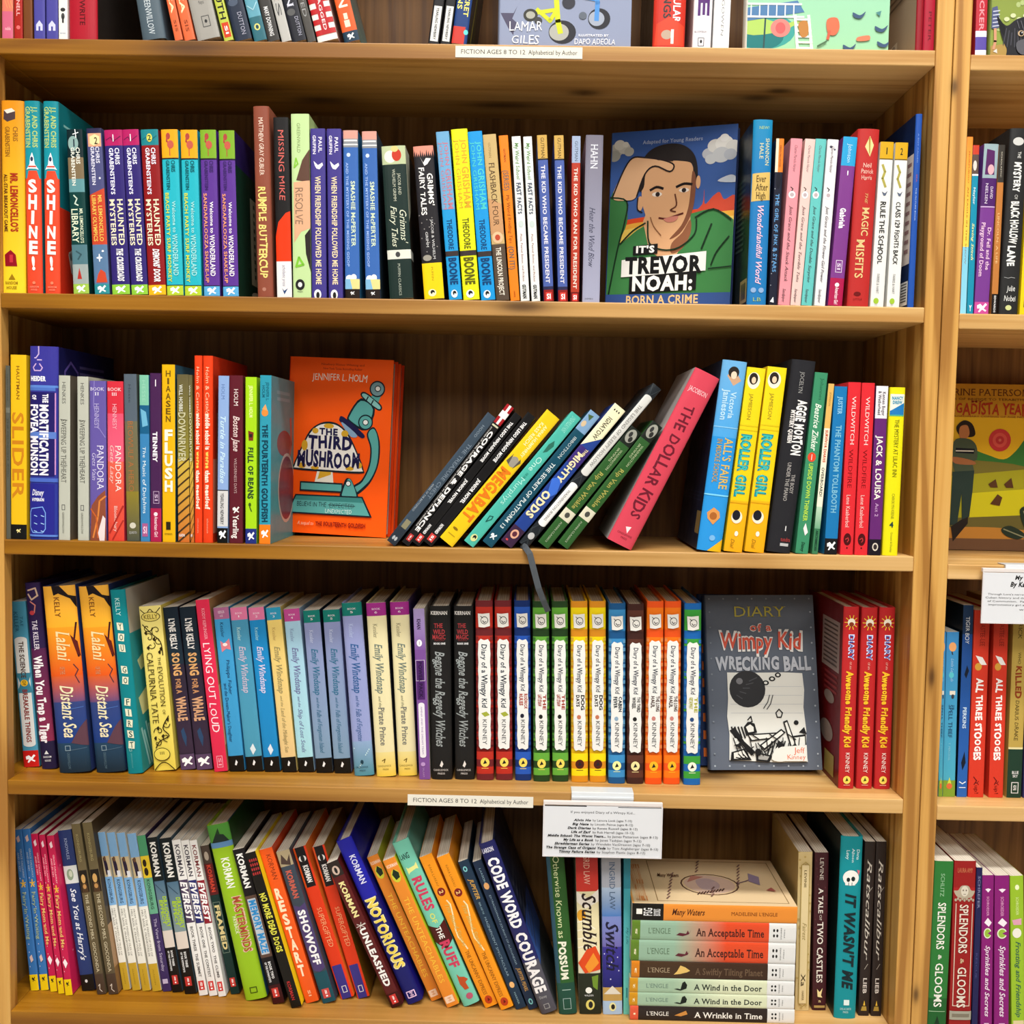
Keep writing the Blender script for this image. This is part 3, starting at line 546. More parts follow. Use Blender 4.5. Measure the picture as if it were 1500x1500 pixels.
b(0, (622, 438), 651.5, (605, 214), '242226', [R(0, 1, 0, .07, 'e0907c'), [P([(.1*i, .07), (.1*i+.05, .025+.01*(i % 3)), (.1*i+.1, .07)], '242226') for i in range(10)], P([(.3, .07), (.45, .11), (.6, .08), (.85, .085), (.65, .12), (.5, .13)], 'f4f0ec'), T("GRIMMS'", .6, .85, .18, .39, 'f4f0ec', 'H'), T('FAIRY TALES', .2, .45, .14, .45, 'f4f0ec', 'H'), T('JACOB & WILHELM', .6, .72, .48, .74, 'ddd', 's'), T('GRIMM', .3, .42, .56, .66, 'ddd', 's'), E(.3, .73, .22, .02, '989488'), [E((i*37 % 90)/100+.05, .45+(i*53 % 25)/100, .03, .004, '8a8684') for i in range(12)], R(0, 1, .765, 1, 'f2cc14'), T('PUFFIN', .45, .55, .79, .88, '8a7410', 's'), puffin(.96, .42, 'f4ecc4', .2)], 'black fairy tale paperback with white birds above a yellow foot')
def bo(body, nm, tt): return [T('JOHN', .55, .85, .06, .2, nm, 'b'), T('GRISHAM', .5, .9, .22, .46, nm, 'b'), T('JOHN GRISHAM', .15, .4, .06, .46, nm, 'r'), T('THEODORE', .3, .68, .52, .7, tt, 'b'), R(0, 1, .71, .74, '3a3030'), T('BOONE', .22, .78, .75, .91, tt, 'k'), puffin(.965, .45, 'e8f0f4', .25)]
b(0, (658, 438), 677, (638.5, 192), '2496d4', [R(0, 1, 0, .46, '6ca4cc')]+bo('', 'b8788c', '0d3f70'), 'leaning light blue paperback with pinkish author lettering beside the black fairy tales')
b(0, (679, 440), 703, (660.5, 190), 'dbe01c', bo('', 'd8a028', '5c5a10'), 'leaning acid yellow paperback with a dark bar low on its spine, between two blue ones')
b(0, (705, 440), 726, (685, 193), '1c94d8', bo('', '4cc4c8', '0d3f70'), 'leaning bright blue paperback with teal author lettering next to the tan one')
b(0, (727, 440), 746.5, (707, 197), 'c4a870', [T('GUTMAN', .35, .52, .05, .14, '8a7044', 's'), T('FLASHBACK FOUR', .28, .7, .17, .55, '4a3420', 's'), P([(0, .38), (1, .42), (1, .6), (0, .6)], 'c49468'), T('FLASHBACK FOUR', .28, .7, .17, .55, '4a3420', 's'), E(.5, .62, .4, .035, 'e0b890'), E(.5, .62, .2, .018, 'b84a30'), R(0, 1, .66, 1, '54463a'), T('THE LINCOLN PROJECT', .3, .66, .68, .97, 'ece4d4', 'b')], 'leaning tan paperback with an engraved look and brown foot')
b(0, (748, 441), 761.5, (730.5, 199), 'f0801e', [T('GUTMAN', .4, .6, .08, .16, '8a3c10', 'b'), T('(SERIES)', .2, .75, .21, .33, '6c6458', 'b'), T('My Weird Reading Tips', .35, .7, .36, .65, '8a4a14', 'h'), T('(ON IT!)', .2, .75, .67, .81, '6c6458', 'b'), T('HARPER', .42, .56, .94, .98, '8a3c10')], 'thin leaning orange paperback before two white ones')
ff = [T('My Weird School', .3, .7, .04, .26, '5c8a4c', 'H'), T('FAST FACTS', .25, .7, .28, .47, '4c5468', 'K'), T('Pizza, Peanut Butter, and Pickles', .35, .58, .59, .88, '99605a', 'h'), T('GUTMAN', .28, .66, .9, .985, '222', 'K'), E(.5, .53, .3, .02, 'c8d4d0')]
b(0, (763, 441), 776, (749.5, 200), 'e4e6e2', ff, 'leaning white paperback with green hand lettering after the orange one')
b(0, (779, 441), 791.5, (766.5, 200), 'e4e6e2', ff, 'leaning white paperback with green hand lettering before the blue ones')
kb = [R(0, 1, 0, .142, 'c9a252'), T('GUTMAN', .35, .7, .015, .135, '4a3a18', 'r'), R(0, 1, .14, .148, '222'), T('THE KID WHO BECAME PRESIDENT', .28, .66, .18, .89, 'e2e0ea', 'b'), R(0, 1, .91, .93, '2a2a4c'), R(0, 1, .93, 1, '8c1f1c'), R(.2, .8, .945, .995, 'd84038'), H('SI', .3, .7, .955, .985, 'fff', 'b')]
b(0, (797, 441.5), 811.5, (786.5, 198), '4a5ea2', kb, 'blue spine with a gold cap beside the leaning white paperbacks')
b(0, (818, 441.5), 832, (811.5, 198), '4a5ea2', kb, 'blue spine with a gold cap beside the brick red one')
b(0, (836, 442), 848.5, (838, 199), 'b03a28', [R(0, 1, 0, .16, '9cacc8'), T('GUTMAN', .35, .7, .03, .15, '444c60', 'r'), T('THE KID WHO RAN FOR PRESIDENT', .28, .68, .19, .92, 'f0dcd0', 'b'), R(0, 1, .94, 1, '6c1614'), R(.2, .8, .95, .995, 'd84038'), H('SI', .3, .7, .96, .985, 'fff', 'b')], 'brick red spine with a pale blue cap beside the lavender grey book')
b(0, (853, 443), 878.5, (858.5, 198), '8f8fa4', [R(0, 1, 0, 1, '74707e', 'a2a4bc'), T('HAHN', .3, .7, .055, .2, 'e8e8f0', 's'), T('Hear the Wind Blow', .3, .62, .43, .79, '34364c', 'c'), H('HMH', .15, .6, .975, .985, '555')], 'lavender grey paperback with script lettering beside the face-out portrait book')
b(1, (1094.3, 443.5), 1123, (1104.5, 172), '2476b4', [R(0, 1, 0, .4, '1f86b4', '2370b0'), H('NEW!', .3, .8, .035, .05, 'a8c46c', 's'), T('SHANNON', .66, .85, .1, .245, 'dcd8a0', 's'), T('HALE', .36, .55, .125, .21, 'dcd8a0', 's'), P([(.05, .29), (.95, .28), (.98, .43), (.03, .44)], 'd2b264'), H('Ever', .25, .75, .3, .335, '5a4420', 'S'), H('After', .2, .85, .345, .38, '5a4420', 'S'), H('High', .25, .75, .39, .425, '5a4420', 'S'), T('Wonderlandiful World', .38, .66, .46, .89, 'f0c4d8', 'C'), E(.3, .92, .14, .014, '88a8d0'), E(.7, .92, .14, .014, '88a8d0'), H('LB', .3, .7, .96, .98, '9cb46c')], 'blue storybook hardcover with a gold plaque showing its black back cover', bc='14201d', bpr=[[Ln([(.1+.04*(i % 2), .25+.03*i), (.8, .28+.03*i)], .02, '31443c') for i in range(14)], R(.75, 1, .85, .98, '9a8c64'), [R(.78+.03*i, .8+.03*i, .87, .96, '333') for i in range(6)]])
b(0, (1126.3, 444), 1137.8, (1137.5, 200), '1e2030', [R(0, 1, 0, .2, 'e07c28'), R(0, .35, 0, .2, 'ecdcc0'), T('KIRAN MILLWOOD', .5, .7, .04, .17, '6a2c10', 's'), E(.5, .25, .3, .05, '141420'), T('THE GIRL OF INK & STARS', .25, .7, .33, .8, '5c94c8', 'H'), [E((i*41 % 80)/100+.1, .3+(i*29 % 65)/100, .04, .003, 'cfd6e0') for i in range(9)], P([(.1, .98), (.5, .95), (.6, .985)], 'fff')], 'dark starry paperback with an orange head beside the blue storybook')
def jg(tt, n): return [T('Charise Mericle Harper', .38, .62, .04, .2, '5c4450', 'c'), Ln([(.3, .29), (.5, .3), (.35, .32)], .08, '333'), E(.45, .335, .3, .022, 'f4f0f0'), E(.45, .335, .18, .012, 'b8a8ac'), T(tt, .35, .62, .4, .86, '3c3038', 'c'), T('Sandpiper', .3, .55, .9, .985, '4c4048', 'c')]
b(0, (1140, 444.5), 1157, (1159, 200.5), 'e2909a', jg('Just Grace and the Snack Attack', 1), 'rose pink paperback of the thin pastel series')
b(0, (1158, 444.7), 1173, (1180, 201), 'e6c2ba', jg('Just Grace and the Terrible Tutu', 2), 'pale blush paperback between the rose pink and aqua ones')
b(0, (1174, 445), 1189.5, (1195.5, 201), '62bcb8', jg('Just Grace and the Double Surprise', 3), 'aqua paperback of the thin pastel series')
b(0, (1193, 445), 1209, (1213, 201.5), 'e2e0e2', [E(.35, .045, .14, .008, '445'), E(.7, .06, .1, .006, '667')]+jg('Just Grace and the Flower Girl Power', 4), 'white paperback of the thin pastel series beside the purple one')
b(0, (1213, 446), 1234, (1236, 198.5), '7a3a86', [R(0, 1, 0, .17, '2a9cd0'), T('Johnson', .4, .68, .04, .15, 'b8d8ec', 'h'), H('1', .45, .6, .2, .225, 'fff', 'b'), T('Gabriela', .25, .62, .42, .54, 'f4ecf4', 'k'), Ln([(.3, .73), (.72, .73), (.72, .8), (.3, .8), (.3, .73)], .04, 'e0d0e4'), T('SI', .4, .62, .745, .785, 'e0d0e4', 'b'), R(0, 1, .835, 1, 'aa1c4c'), E(.5, .875, .15, .012, 'fff'), T('American Girl', .4, .65, .89, .99, 'f4dce4', 'b')], 'purple paperback with a sky blue cap and magenta foot')
b(1, (1241, 447), 1273.5, (1257.5, 187), 'b62e2c', [P([(.35, .1), (.55, .04), (.75, .09), (.6, .155)], 'e4d090'), P([(.5, .05), (.58, .045), (.6, .15), (.55, .13)], 'a8873c'), H('Neil', .32, .7, .19, .215, 'ecc4b4', 'h'), H('Patrick', .25, .8, .225, .25, 'ecc4b4', 'h'), H('Harris', .28, .75, .26, .285, 'ecc4b4', 'h'), T('THE', .5, .62, .36, .42, 'd8b070', 'c'), T('MAGIC', .42, .72, .44, .6, 'e0c084', 'S'), T('MISFITS', .25, .6, .62, .84, 'e0c084', 'S'), E(.42, .93, .16, .012, '6a1414'), H('LITTLE', .25, .65, .955, .965, '7a1a18')], 'red hardcover with a folded paper bird on its spine')
def wm(n, tt): return [R(0, 1, 0, .105, 'cfa11a'), R(0, 1, .1, .107, '6a5414'), H(n, .4, .6, .035, .075, '2a2a10', 'S'), Ln([(.25, .14), (.45, .18), (.3, .22), (.55, .27)], .18, 'a9a04c'), P([(.3, .3), (.55, .31), (.75, .295), (.6, .325), (.45, .325)], '5a6478'), T(tt, .3, .66, .36, .74, '2a2a2a', 'H'), T('FARRIS & HART', .35, .55, .8, .92, '888'), E(.4, .965, .2, .018, '9cbf38'), H('ae', .3, .5, .985, .992, '888')]
b(0, (1275, 447), 1294.5, (1290.5, 205.5), 'e2e2de', wm('1', 'RULE THE SCHOOL'), 'white paperback with a mustard cap numbered 1')
b(0, (1299, 447), 1317.5, (1312.5, 206), 'e2e2de', wm('2', 'CLASS 129 FIGHTS BACK'), 'white paperback with a mustard cap numbered 2')
b(1, (1329.6, 447.5), 1339.2, (1342.5, 164), '2450a4', [T('A BOY CALLED', .4, .58, .1, .25, '7a98d4'), T('SEA', .4, .58, .31, .35, 'b05040'), T('THE PICTURE BOOK', .4, .58, .38, .55, 'a8c0ec')], 'tall thin royal blue hardcover before the upright', bc='12264f', bpr=[R(.86, 1, .2, .77, 'e8dcd4'), [R(.9, .97, .24+.05*i, .26+.05*i, '977') for i in range(10)], R(.86, 1, .86, .985, 'eee'), [R(.88, .98, .87+.015*i, .876+.015*i, '333') for i in range(7)]], d=.17)
row('q1', ZS['B']+OFFR['B'], .003, 'books on the second shelf of the other bookcase')
b(0, (1406.5, 456), 1415.3, (1417, 197), 'f09a3c', [R(0, 1, 0, .62, 'f08a34', 'f2cf50'), R(0, 1, .62, 1, '7cc4dc', '8ccfe4'), T('MORPURGO', .4, .6, .08, .26, '9a4a18', 's'), T('AN EAGLE IN THE SNOW', .4, .6, .28, .72, '8a4a1c', 's')], 'thin paperback fading from orange through yellow to sky blue')
b(0, (1416.5, 456), 1425.5, (1426, 209), '1c8aa8', [R(0, 1, 0, .055, 'c4402c'), R(0, 1, .055, .17, '5c4a44'), E(.4, .12, .3, .03, 'd8d0c8'), R(0, 1, .17, .18, 'fff'), T('Naylor', .3, .62, .25, .35, 'cfe4e8', 'b'), T('Saving Stitch', .3, .66, .46, .68, 'e4e89c', 'C'), H('Y', .3, .7, .95, .985, 'fff', 'b')], 'thin teal paperback with a red cap and small photograph')
b(0, (1427, 457), 1449.5, (1442.5, 208), '743a8a', [R(0, 1, 0, .2, '94aab0'), P([(.2, .03), (.75, .04), (.8, .18), (.15, .18)], '54245c'), E(.55, .15, .22, .03, 'd8a8b0'), R(0, 1, .2, .37, '4c2464'), T('DAVID', .6, .78, .25, .32, 'e8dcec', 's'), T('NIELSEN', .25, .43, .23, .35, 'e8dcec', 's'), R(0, 1, .365, .372, 'c8a8d4'), T('Dr. Fell and the', .58, .82, .49, .74, 'f0c8e4', 'S'), T('Playground of Doom', .14, .4, .46, .78, 'f0c8e4', 'S'), R(0, 1, .93, 1, 'c44c94'), horse(.965, 'fff', 1.2)], 'purple paperback with pink lettering and a leaping horse foot')
b(0, (1450.5, 457), 1461, (1462.5, 209), 'b8763a', [R(0, 1, 0, .22, '38342f'), T('SCHOLASTIC', .4, .6, .04, .19, 'c8c0b0', 'r'), T('LINCOLN: A LIFE', .3, .6, .4, .7, 'e8c48c', 's'), R(0, 1, .88, 1, '1c1614'), T('EDWARDS', .35, .65, .89, .99, 'ddd', 'b')], 'thin copper brown paperback with black ends')
b(1, (1464, 457.5), 1492, (1481, 185), '2a2a2a', [E(.45, .07, .28, .022, 'c8c8c4'), T('THE', .45, .62, .125, .16, 'e4e4e0', 'h'), T('MYSTERY', .32, .66, .18, .34, 'e4e4e0', 'K'), T('OF', .42, .58, .355, .38, 'c8c8c4', 'h'), T('BLACK HOLLOW', .3, .68, .39, .62, 'e4e4e0', 'K'), T('LANE', .25, .62, .63, .74, 'e4e4e0', 'K'), Ln([(.15, .8), (.35, .805), (.5, .8), (.7, .803)], .03, '999'), H('Julie', .3, .75, .845, .875, 'e4e4e0', 'h'), H('Nobel', .2, .8, .9, .93, 'e4e4e0', 'h'), E(.45, .965, .16, .014, 'c8cc8c')], 'black hardcover with wobbly white hand lettering in the other bookcase')
b(0, (1494, 458), 1518, (1510, 195), 'e8c818', [R(0, 1, 0, .5, '1c1c1c'), R(.2, .8, .9, .96, '1c1c1c')], 'yellow and black paperback at the edge of the view')
row('q0', ZS['A']+OFFR['A'], .003, 'books on the topmost visible shelf')
b(0, (1428.5, 78), 1445, (1436, -180), 'b42a38', [T('FLICKER', .3, .7, .6, .86, 'e89098', 'b'), R(0, 1, .86, .895, 'e4dcec'), R(0, 1, .895, .97, '5a4ca0'), R(0, 1, .97, 1, 'e0e0e8')], 'red paperback with a violet foot beside the dog cover')
# ------------------------------------------------------------------ third shelf
row('r2', ZS['C'], .004, 'books on the third shelf')
b(0, (9.5, 785), 15.5, (8, 531), '55564c', [R(0, 1, .24, .27, '6e6e62'), T('HAUTMAN', .3, .6, .05, .2, '3c3c36', 's'), T('THE MIDNIGHT ZOO', .3, .65, .3, .64, '3a3a36', 's')], 'thin drab grey paperback squeezed in first on the third shelf')
b(0, (16, 787), 39, (15, 517), 'e8b81c', [T('HAUTMAN', .38, .58, .06, .24, '8a5c14', 'b'), T('SLIDER', .12, .82, .31, .78, 'c9801c', 'b'), R(0, 1, .92, 1, '141414'), horse(.955, 'e8d890', .5)], 'yellow paperback lettered SLIDER with a black foot')
mf = [R(0, 1, 0, 1, '3b3794', '2c3a96'), Ln([(.35, 0), (.35, .04), (.25, .06), (.2, .06)], .04, 'c8b0dc'), Ln([(.3, .07), (.45, .07)], .04, 'c8b0dc'), Ln([(.25, .09), (.15, .11), (.2, .125), (.42, .125), (.48, .11), (.38, .09)], .04, 'c8a8d8'), H('HEIDER', .06, .6, .155, .178, 'fff', 'k'), R(0, 1, .2, .212, '5a84d0'), R(0, .92, .212, .228, '4c70c0'), R(0, .9, .235, .67, '221c62'), Ln([(.92, .24), (.92, .66)], .04, 'c48cc4'), R(0, .95, .44, .475, '5a7cc8'), T('THE', .5, .68, .245, .29, 'f4f0f8', 'k'), T('MORTIFICATION', .4, .68, .3, .665, 'f4f0f8', 'k'), T('OF', .12, .26, .25, .275, 'f4f0f8', 'k'), T('FOVEA MUNSON', .06, .32, .3, .665, 'f4f0f8', 'k'), R(0, 1, .68, .7, '4a68c0'), R(0, .9, .71, .99, '27288a'), H('Disney', .12, .55, .74, .77, 'f0f0f8', 'C'), H('HYPERION', .12, .55, .785, .8, 'f0f0f8', 'k'), Ln([(.1, .84), (.05, .86), (.05, .94), (.15, .965), (.5, .965), (.6, .945), (.6, .86), (.5, .83), (.1, .84)], .03, '7ca8ec'), [Ln([(.2+.25*i, .875+.04*j), (.3+.25*i, .88+.04*j)], .03, '9cc0f0') for i in range(2) for j in range(3)], R(0, 1, .975, .985, '5c84d4')]
b(1, (42, 788), 84, (42, 505), '2c3a96', mf, 'fat violet hardcover with a flask and bold white capitals', fc='17184c', d=.16, fpr=[Ln([(.1, 1), (.1, .12), (.2, .07), (.32, .12), (.32, .6)], .02, '5a4c9c'), [R(.35, .8, .08+.035*i, .095+.035*i, '4c4880') for i in range(4)], P([(0, .42), (.06, .4), (.08, .7), (0, .72)], 'c8d43c')])
he = [T('HENKES', .3, .62, .04, .17, '4c4c48', 'r'), T('SWEEPING UP THE HEART', .22, .66, .265, .65, '45443f', 's'), Ln([(.15, .265), (.75, .27)], .05, '4a4a44'), Ln([(.15, .54), (.75, .545)], .05, '4a4a44'), Ln([(.3, .785), (.55, .785), (.55, .815), (.3, .815), (.3, .785)], .05, '555'), T('GREENWILLOW', .32, .5, .83, .96, '77776c', 'r')]
b(0, (86, 788), 102.5, (86, 547), 'b9bbae', he, 'pale stone paperback with thin black capitals beside the fat violet hardcover', fc='6a6154')
b(0, (114, 789), 130, (113, 549), 'b9bbae', he, 'pale stone paperback with thin black capitals beside the mauve one')
b(0, (132, 789), 156, (131, 555), '6456a0', [H('BOOK', .05, .9, .04, .06, 'e0dcec', 's'), H('II', .32, .58, .07, .09, 'e0dcec', 's'), T('HENNESY', .3, .58, .14, .3, 'b8b0d8', 's'), T('PANDORA', .45, .85, .4, .68, 'e0dcf0', 's'), T('Gets Vain', .15, .4, .45, .62, 'c8c0e4', 'c'), Ln([(.3, 0), (.25, .15), (.5, .28), (.95, .35)], .04, '9488c8'), P([(.1, .78), (.5, .72), (.95, .68), (1, 1), (0, 1)], '8c4a34'), Ln([(.2, .98), (.5, .85), (.6, .75), (.95, .72)], .1, 'd8803c'), Ln([(.05, .8), (.4, .85), (.5, .98)], .08, 'c8602c'), P([(.5, .95), (.8, .84), (.95, .86), (.9, 1), (.6, 1)], 'e4d4d4')], 'mauve paperback numbered II with swirling orange hair at its foot')
b(0, (158.5, 789), 182, (156.5, 555), 'd83a54', [R(0, 1, 0, .2, 'd23040'), R(0, 1, .2, .5, 'e0506e', 'e4607c'), R(0, 1, .5, 1, 'e2604c', 'd84434'), H('BOOK', .05, .9, .04, .06, 'f4dce0', 's'), H('III', .3, .62, .07, .09, 'f4dce0', 's'), T('HENNESY', .35, .6, .14, .3, 'f0b0bc', 's'), T('PANDORA', .5, .85, .4, .69, 'f4e4dc', 's'), T('Gets Lazy', .18, .42, .4, .64, 'f0c4bc', 'c'), T('Bloomsbury', .4, .6, .78, .94, 'f0ccc4', 's'), Ln([(.1, .95), (.95, .78)], .1, 'a82c24'), Ln([(.3, .99), (.95, .87)], .08, 'a82c24')], 'coral red paperback numbered III beside the mauve one')
b(0, (186, 789), 204.5, (181, 544), '5a6258', [R(0, 1, 0, .28, '56626e'), R(0, 1, .28, .7, '6c6a54', '74683c'), R(0, 1, .7, 1, '8a7c2c', '4c5044'), T('Hesse', .35, .55, .06, .17, '3c4450', 's'), T('BEOWULF A HERO', .25, .65, .28, .7, 'a86a3c', 's'), E(.5, .905, .25, .018, 'ccc8b8'), H('SQUARE FISH', .2, .8, .94, .955, 'bbb')], 'murky olive grey paperback with rust lettering')
b(0, (206, 789), 219.5, (204, 545), '3a80b4', [R(0, 1, 0, .18, '7cc0a4'), R(0, 1, .18, .35, '1c5c84'), P([(.1, .2), (.7, .22), (.9, .3), (.3, .31)], '6cb0d0'), T('HESSE', .3, .65, .03, .16, '98d0b8', 's'), T('The Music of Dolphins', .3, .66, .43, .83, 'e0f0f4', 'h'), R(.2, .8, .89, .97, 'a85a8c'), H('SI', .3, .7, .91, .95, 'ecd', 'b')], 'slim blue sea paperback with a mint green cap')
b(0, (220.5, 790), 236.5, (219.5, 543), '46234e', [H('1', .42, .62, .04, .075, 'f4eef4', 'k'), T('TENNEY', .26, .64, .345, .525, 'f4eef4', 'k'), Ln([(.3, .7), (.8, .7), (.8, .77), (.3, .77), (.3, .7)], .04, 'c8b0cc'), T('SI', .42, .68, .715, .755, 'c8b0cc', 'b'), R(0, 1, .8, 1, 'a8204c'), E(.5, .835, .18, .012, 'f4dce4'), T('American Girl', .38, .68, .85, .97, 'f0ccd8', 'b')], 'aubergine paperback with white capitals and a magenta foot')
b(0, (238, 791), 257, (237, 531), 'e4b012', [S('HIAASEN', .3, .68, .03, .325, '6a5010'), S('FLUSH', .2, .82, .36, .72, 'f4f0dc', 'k'), P([(.3, .885), (.65, .885), (.65, .93), (.3, .93)], '2c2410'), H('EMBER', .2, .8, .95, .958, '4a3a10')], 'yellow paperback lettered FLUSH in stacked white capitals', fc='28566c')
ds = [R(0, 1, 0, .5, '625a3c', '8a8030'), R(0, 1, .5, 1, 'c8ae44', 'c86c2c'), [Ln([(0, .56+.055*i), (1, .5+.055*i)], .14, '43301c') for i in range(9)], T('WILL HOBBS', .2, .5, .06, .22, 'dcdccc', 'b'), T('DOWNRIVER', .12, .72, .225, .52, 'c8c49c', 'b'), H('ALADDIN', .1, .6, .95, .965, 'eee', 'b')]
b(0, (261, 791), 278, (259, 545), '6a5c34', ds, 'canyon striped paperback beside the yellow FLUSH book')
b(0, (278.8, 791), 284, (275.7, 545.5), '6a5c34', ds, 'canyon striped paperback mostly hidden by the tall orange books')
ms_ = [T('Holm & Castaldi', .3, .66, .06, .32, 'f0c4a0', 'h'), T('middle school is', .28, .7, .31, .5, 'f4e6d4', 'K'), T('worse', .3, .68, .51, .6, 'f4d060', 'K'), T('than meatloaf', .28, .7, .61, .82, 'f4e6d4', 'K'), T('atheneum', .42, .6, .87, .95, 'f4a888', 's')]
b(1, (284.3, 792), 296, (284, 518), 'e2401a', ms_, 'tall thin orange-red hardcover beside the canyon striped paperbacks')
b(1, (296.8, 792), 311.5, (296.8, 518), 'e2401a', ms_, 'tall thin orange-red hardcover whose pinkish front cover shows', fc='cf3418', fpr=[R(.1, .9, .3, .55, 'd88878'), R(.0, .5, .55, .95, 'e0866c'), P([(.1, .52), (.4, .5), (.5, .62), (.1, .7)], 'e8b4a4')])
b(0, (318, 791), 333.5, (320, 546), '8aa8d8', [T('HOLM', .3, .6, .05, .14, '5470a8', 's'), T('Turtle in Paradise', .25, .7, .24, .64, 'c8e4f0', 'C'), R(0, 1, .68, .686, '222'), R(0, 1, .686, .9, 'd0d0d0'), T('YEARLING NEWBERY', .3, .6, .7, .89, '333', 'b'), R(0, 1, .91, 1, '111'), horse(.95, 'fff', 1.2)], 'powder blue paperback with a grey band and black horse foot', bc='2c2c3c')
b(0, (336, 791), 355.5, (336, 545), '5c1c28', [T('HOLM', .35, .66, .08, .18, 'ece0dc', 's'), T('Boston Jane', .3, .75, .24, .45, 'e4d0cc', 'C'), T('WILDERNESS DAYS', .36, .56, .49, .7, 'c0a0a0', 's'), horse(.8, 'f0e8e4', .9), T('Yearling', .28, .7, .83, .97, 'f0e8e4', 'b')], 'maroon paperback with swirling script and a leaping horse')
b(0, (359.5, 791), 375.8, (359.5, 547), 'a4d41c', [T('JENNIFER L. HOLM', .35, .66, .05, .24, 'e4f0a0', 'b'), P([(.25, .32), (.75, .33), (.7, .38), (.3, .38)], '7a3420'), R(.35, .62, .34, .36, '2a2420'), T('FULL OF BEANS', .24, .7, .42, .73, '2c4a28', 'K'), E(.4, .765, .12, .012, '3c5a1c'), Ln([(.4, .78), (.55, .805)], .1, '3c5a1c'), R(0, 1, .91, 1, '24307c'), horse(.955, 'fff', 1.1)], 'lime green paperback with dark hand lettering and a navy foot')
b(0, (379.5, 794), 396, (381, 547), '2f95ac', [T('JENNIFER L.', .55, .8, .04, .15, '145a6c', 'b'), T('HOLM', .2, .45, .06, .13, '145a6c', 'b'), E(.45, .22, .3, .022, 'e08a3c'), P([(.2, .2), (.5, .17), (.7, .21)], 'e8a060'), T('THE FOURTEENTH GOLDFISH', .25, .72, .29, .87, '123c50', 'K'), R(0, 1, .885, 1, 'ec7c1c'), horse(.94, 'fff', 1.1)], 'turquoise paperback with an orange foot turned to show its cover', fc='4f9ca8', sb=.003, fpr=[E(.5, .4, .28, .08, '8c4048'), Ln([(.75, .25), (.78, .4), (.7, .5), (.6, .7)], .07, 'b4645c'), E(.6, .68, .33, .22, 'c8b8b0'), E(.6, .68, .3, .2, '7c3c4c'), R(.2, .7, .08, .1, '78b0bc'), R(.2, .7, .12, .14, '78b0bc')])
row('r2b', ZS['C'], .004, 'books on the third shelf')
b(0, (567, 772), (584, 786), (715, 584), '3c4a58', [T('HOOD', .38, .62, .08, .17, '8a98a4', 's'), T('THE TREASURE CHEST', .45, .8, .22, .64, '7c8a98', 's'), T('ANGEL OF THE BATTLEFIELD', .12, .3, .55, .76, 'a8b0b8', 's'), R(.25, .8, .82, .88, '8a8468'), R(0, 1, .88, 1, '2a323c'), E(.35, .96, .12, .014, 'b0b4b8'), E(.62, .96, .12, .014, 'b0b4b8')], 'slate blue leaning paperback resting on the orange mushroom books')
b(0, (582.5, 785.5), (598.5, 800), (737, 583), '1c1b1c', [R(0, 1, 0, .13, 'a01c24'), R(.35, .65, 0, .13, 'eceae8'), R(0, 1, .045, .085, 'eceae8'), R(.05, .9, .14, .15, 'c8c8a8'), T('COURAGE & DEFIANCE', .4, .85, .18, .9, 'f0eeec', 'k'), T('STORIES OF SPIES, SABOTEURS, AND SURVIVORS IN WORLD WAR II DENMARK', .14, .28, .16, .88, 'c8c4c0', 'b'), schol(.93, 'b83a38', .2, .75, .045)], 'black leaning paperback topped by a red and white cross flag')
lg = [T('THE BRICK MOVIE', .4, .7, .1, .36, 'eee', 'k'), T('JUNIOR NOVEL', .38, .72, .5, .68, 'eee', 'k'), T('HOWARD', .3, .6, .85, .92, 'eee', 'k'), schol(.93, 'c83c38', .1, .75, .05)]
lg[0] = T('THE LEGO NINJAGO MOVIE', .35, .68, .06, .36, 'eee', 'k')
b(0, (603, 793), (614.5, 802), (753, 603), '181718', lg, 'black leaning junior novel beside the cross-flag paperback')
b(0, (620, 794), (632, 803), (772.5, 604.5), '181718', lg, 'black leaning junior novel beside the yellow bat book')
b(0, (644.5, 785.5), (663, 799), (801.5, 598), 'e8c41c', [T('ANNA HUMPHREY', .55, .75, .08, .32, 'f8ecac', 'b'), T('KASS REICH', .25, .45, .08, .25, 'f8ecac', 'b'), E(.5, .37, .3, .035, '9a9488'), P([(.2, .33), (.1, .39), (.35, .4)], '5a5448'), P([(.75, .33), (.9, .35), (.7, .41)], '5a5448'), T('MEGABAT', .15, .8, .43, .82, 'e0781c', 'k'), E(.4, .9, .18, .008, '8a6a14'), R(.2, .7, .94, .945, 'b8941c')], 'leaning yellow paperback with orange capitals and a small grey bat')
b(0, (680, 787), (693.5, 798), (838, 597.5), '4cb4a4', [T('LYNDA MULLALY HUNT', .3, .7, .02, .13, '98dccc', 'r'), P([(.3, .24), (.5, .2), (.75, .23), (.6, .28), (.35, .3)], '2c6c5c'), T('One', .3, .75, .33, .43, 'bcece0', 'r'), T('FOR THE', .4, .6, .45, .49, '2c8c7c', 'b'), T('Murphys', .3, .72, .49, .69, 'a8e4d8', 'r'), Ln([(.35, .79), (.6, .78), (.65, .8), (.4, .83), (.35, .79)], .08, '1c5c54'), puffin(.95, .5, 'd8dc98', .28)], 'leaning mint teal paperback beside the yellow bat book')
b(0, (707, 788.5), (720.5, 799), (865.5, 596), '174a5e', [R(0, 1, 0, .14, '7ca0c4'), P([(.1, .03), (.6, .02), (.5, .06)], '46603c'), E(.3, .09, .2, .02, 'd0b894'), T('IBBOTSON', .4, .65, .18, .34, 'c8d4d4', 's'), T('THE SECRET OF PLATFORM 13', .35, .68, .38, .87, 'd8e4e4', 'S'), horse(.94, 'e8f0f0', .9, .45)], 'leaning dark teal paperback with a sky blue picture cap')
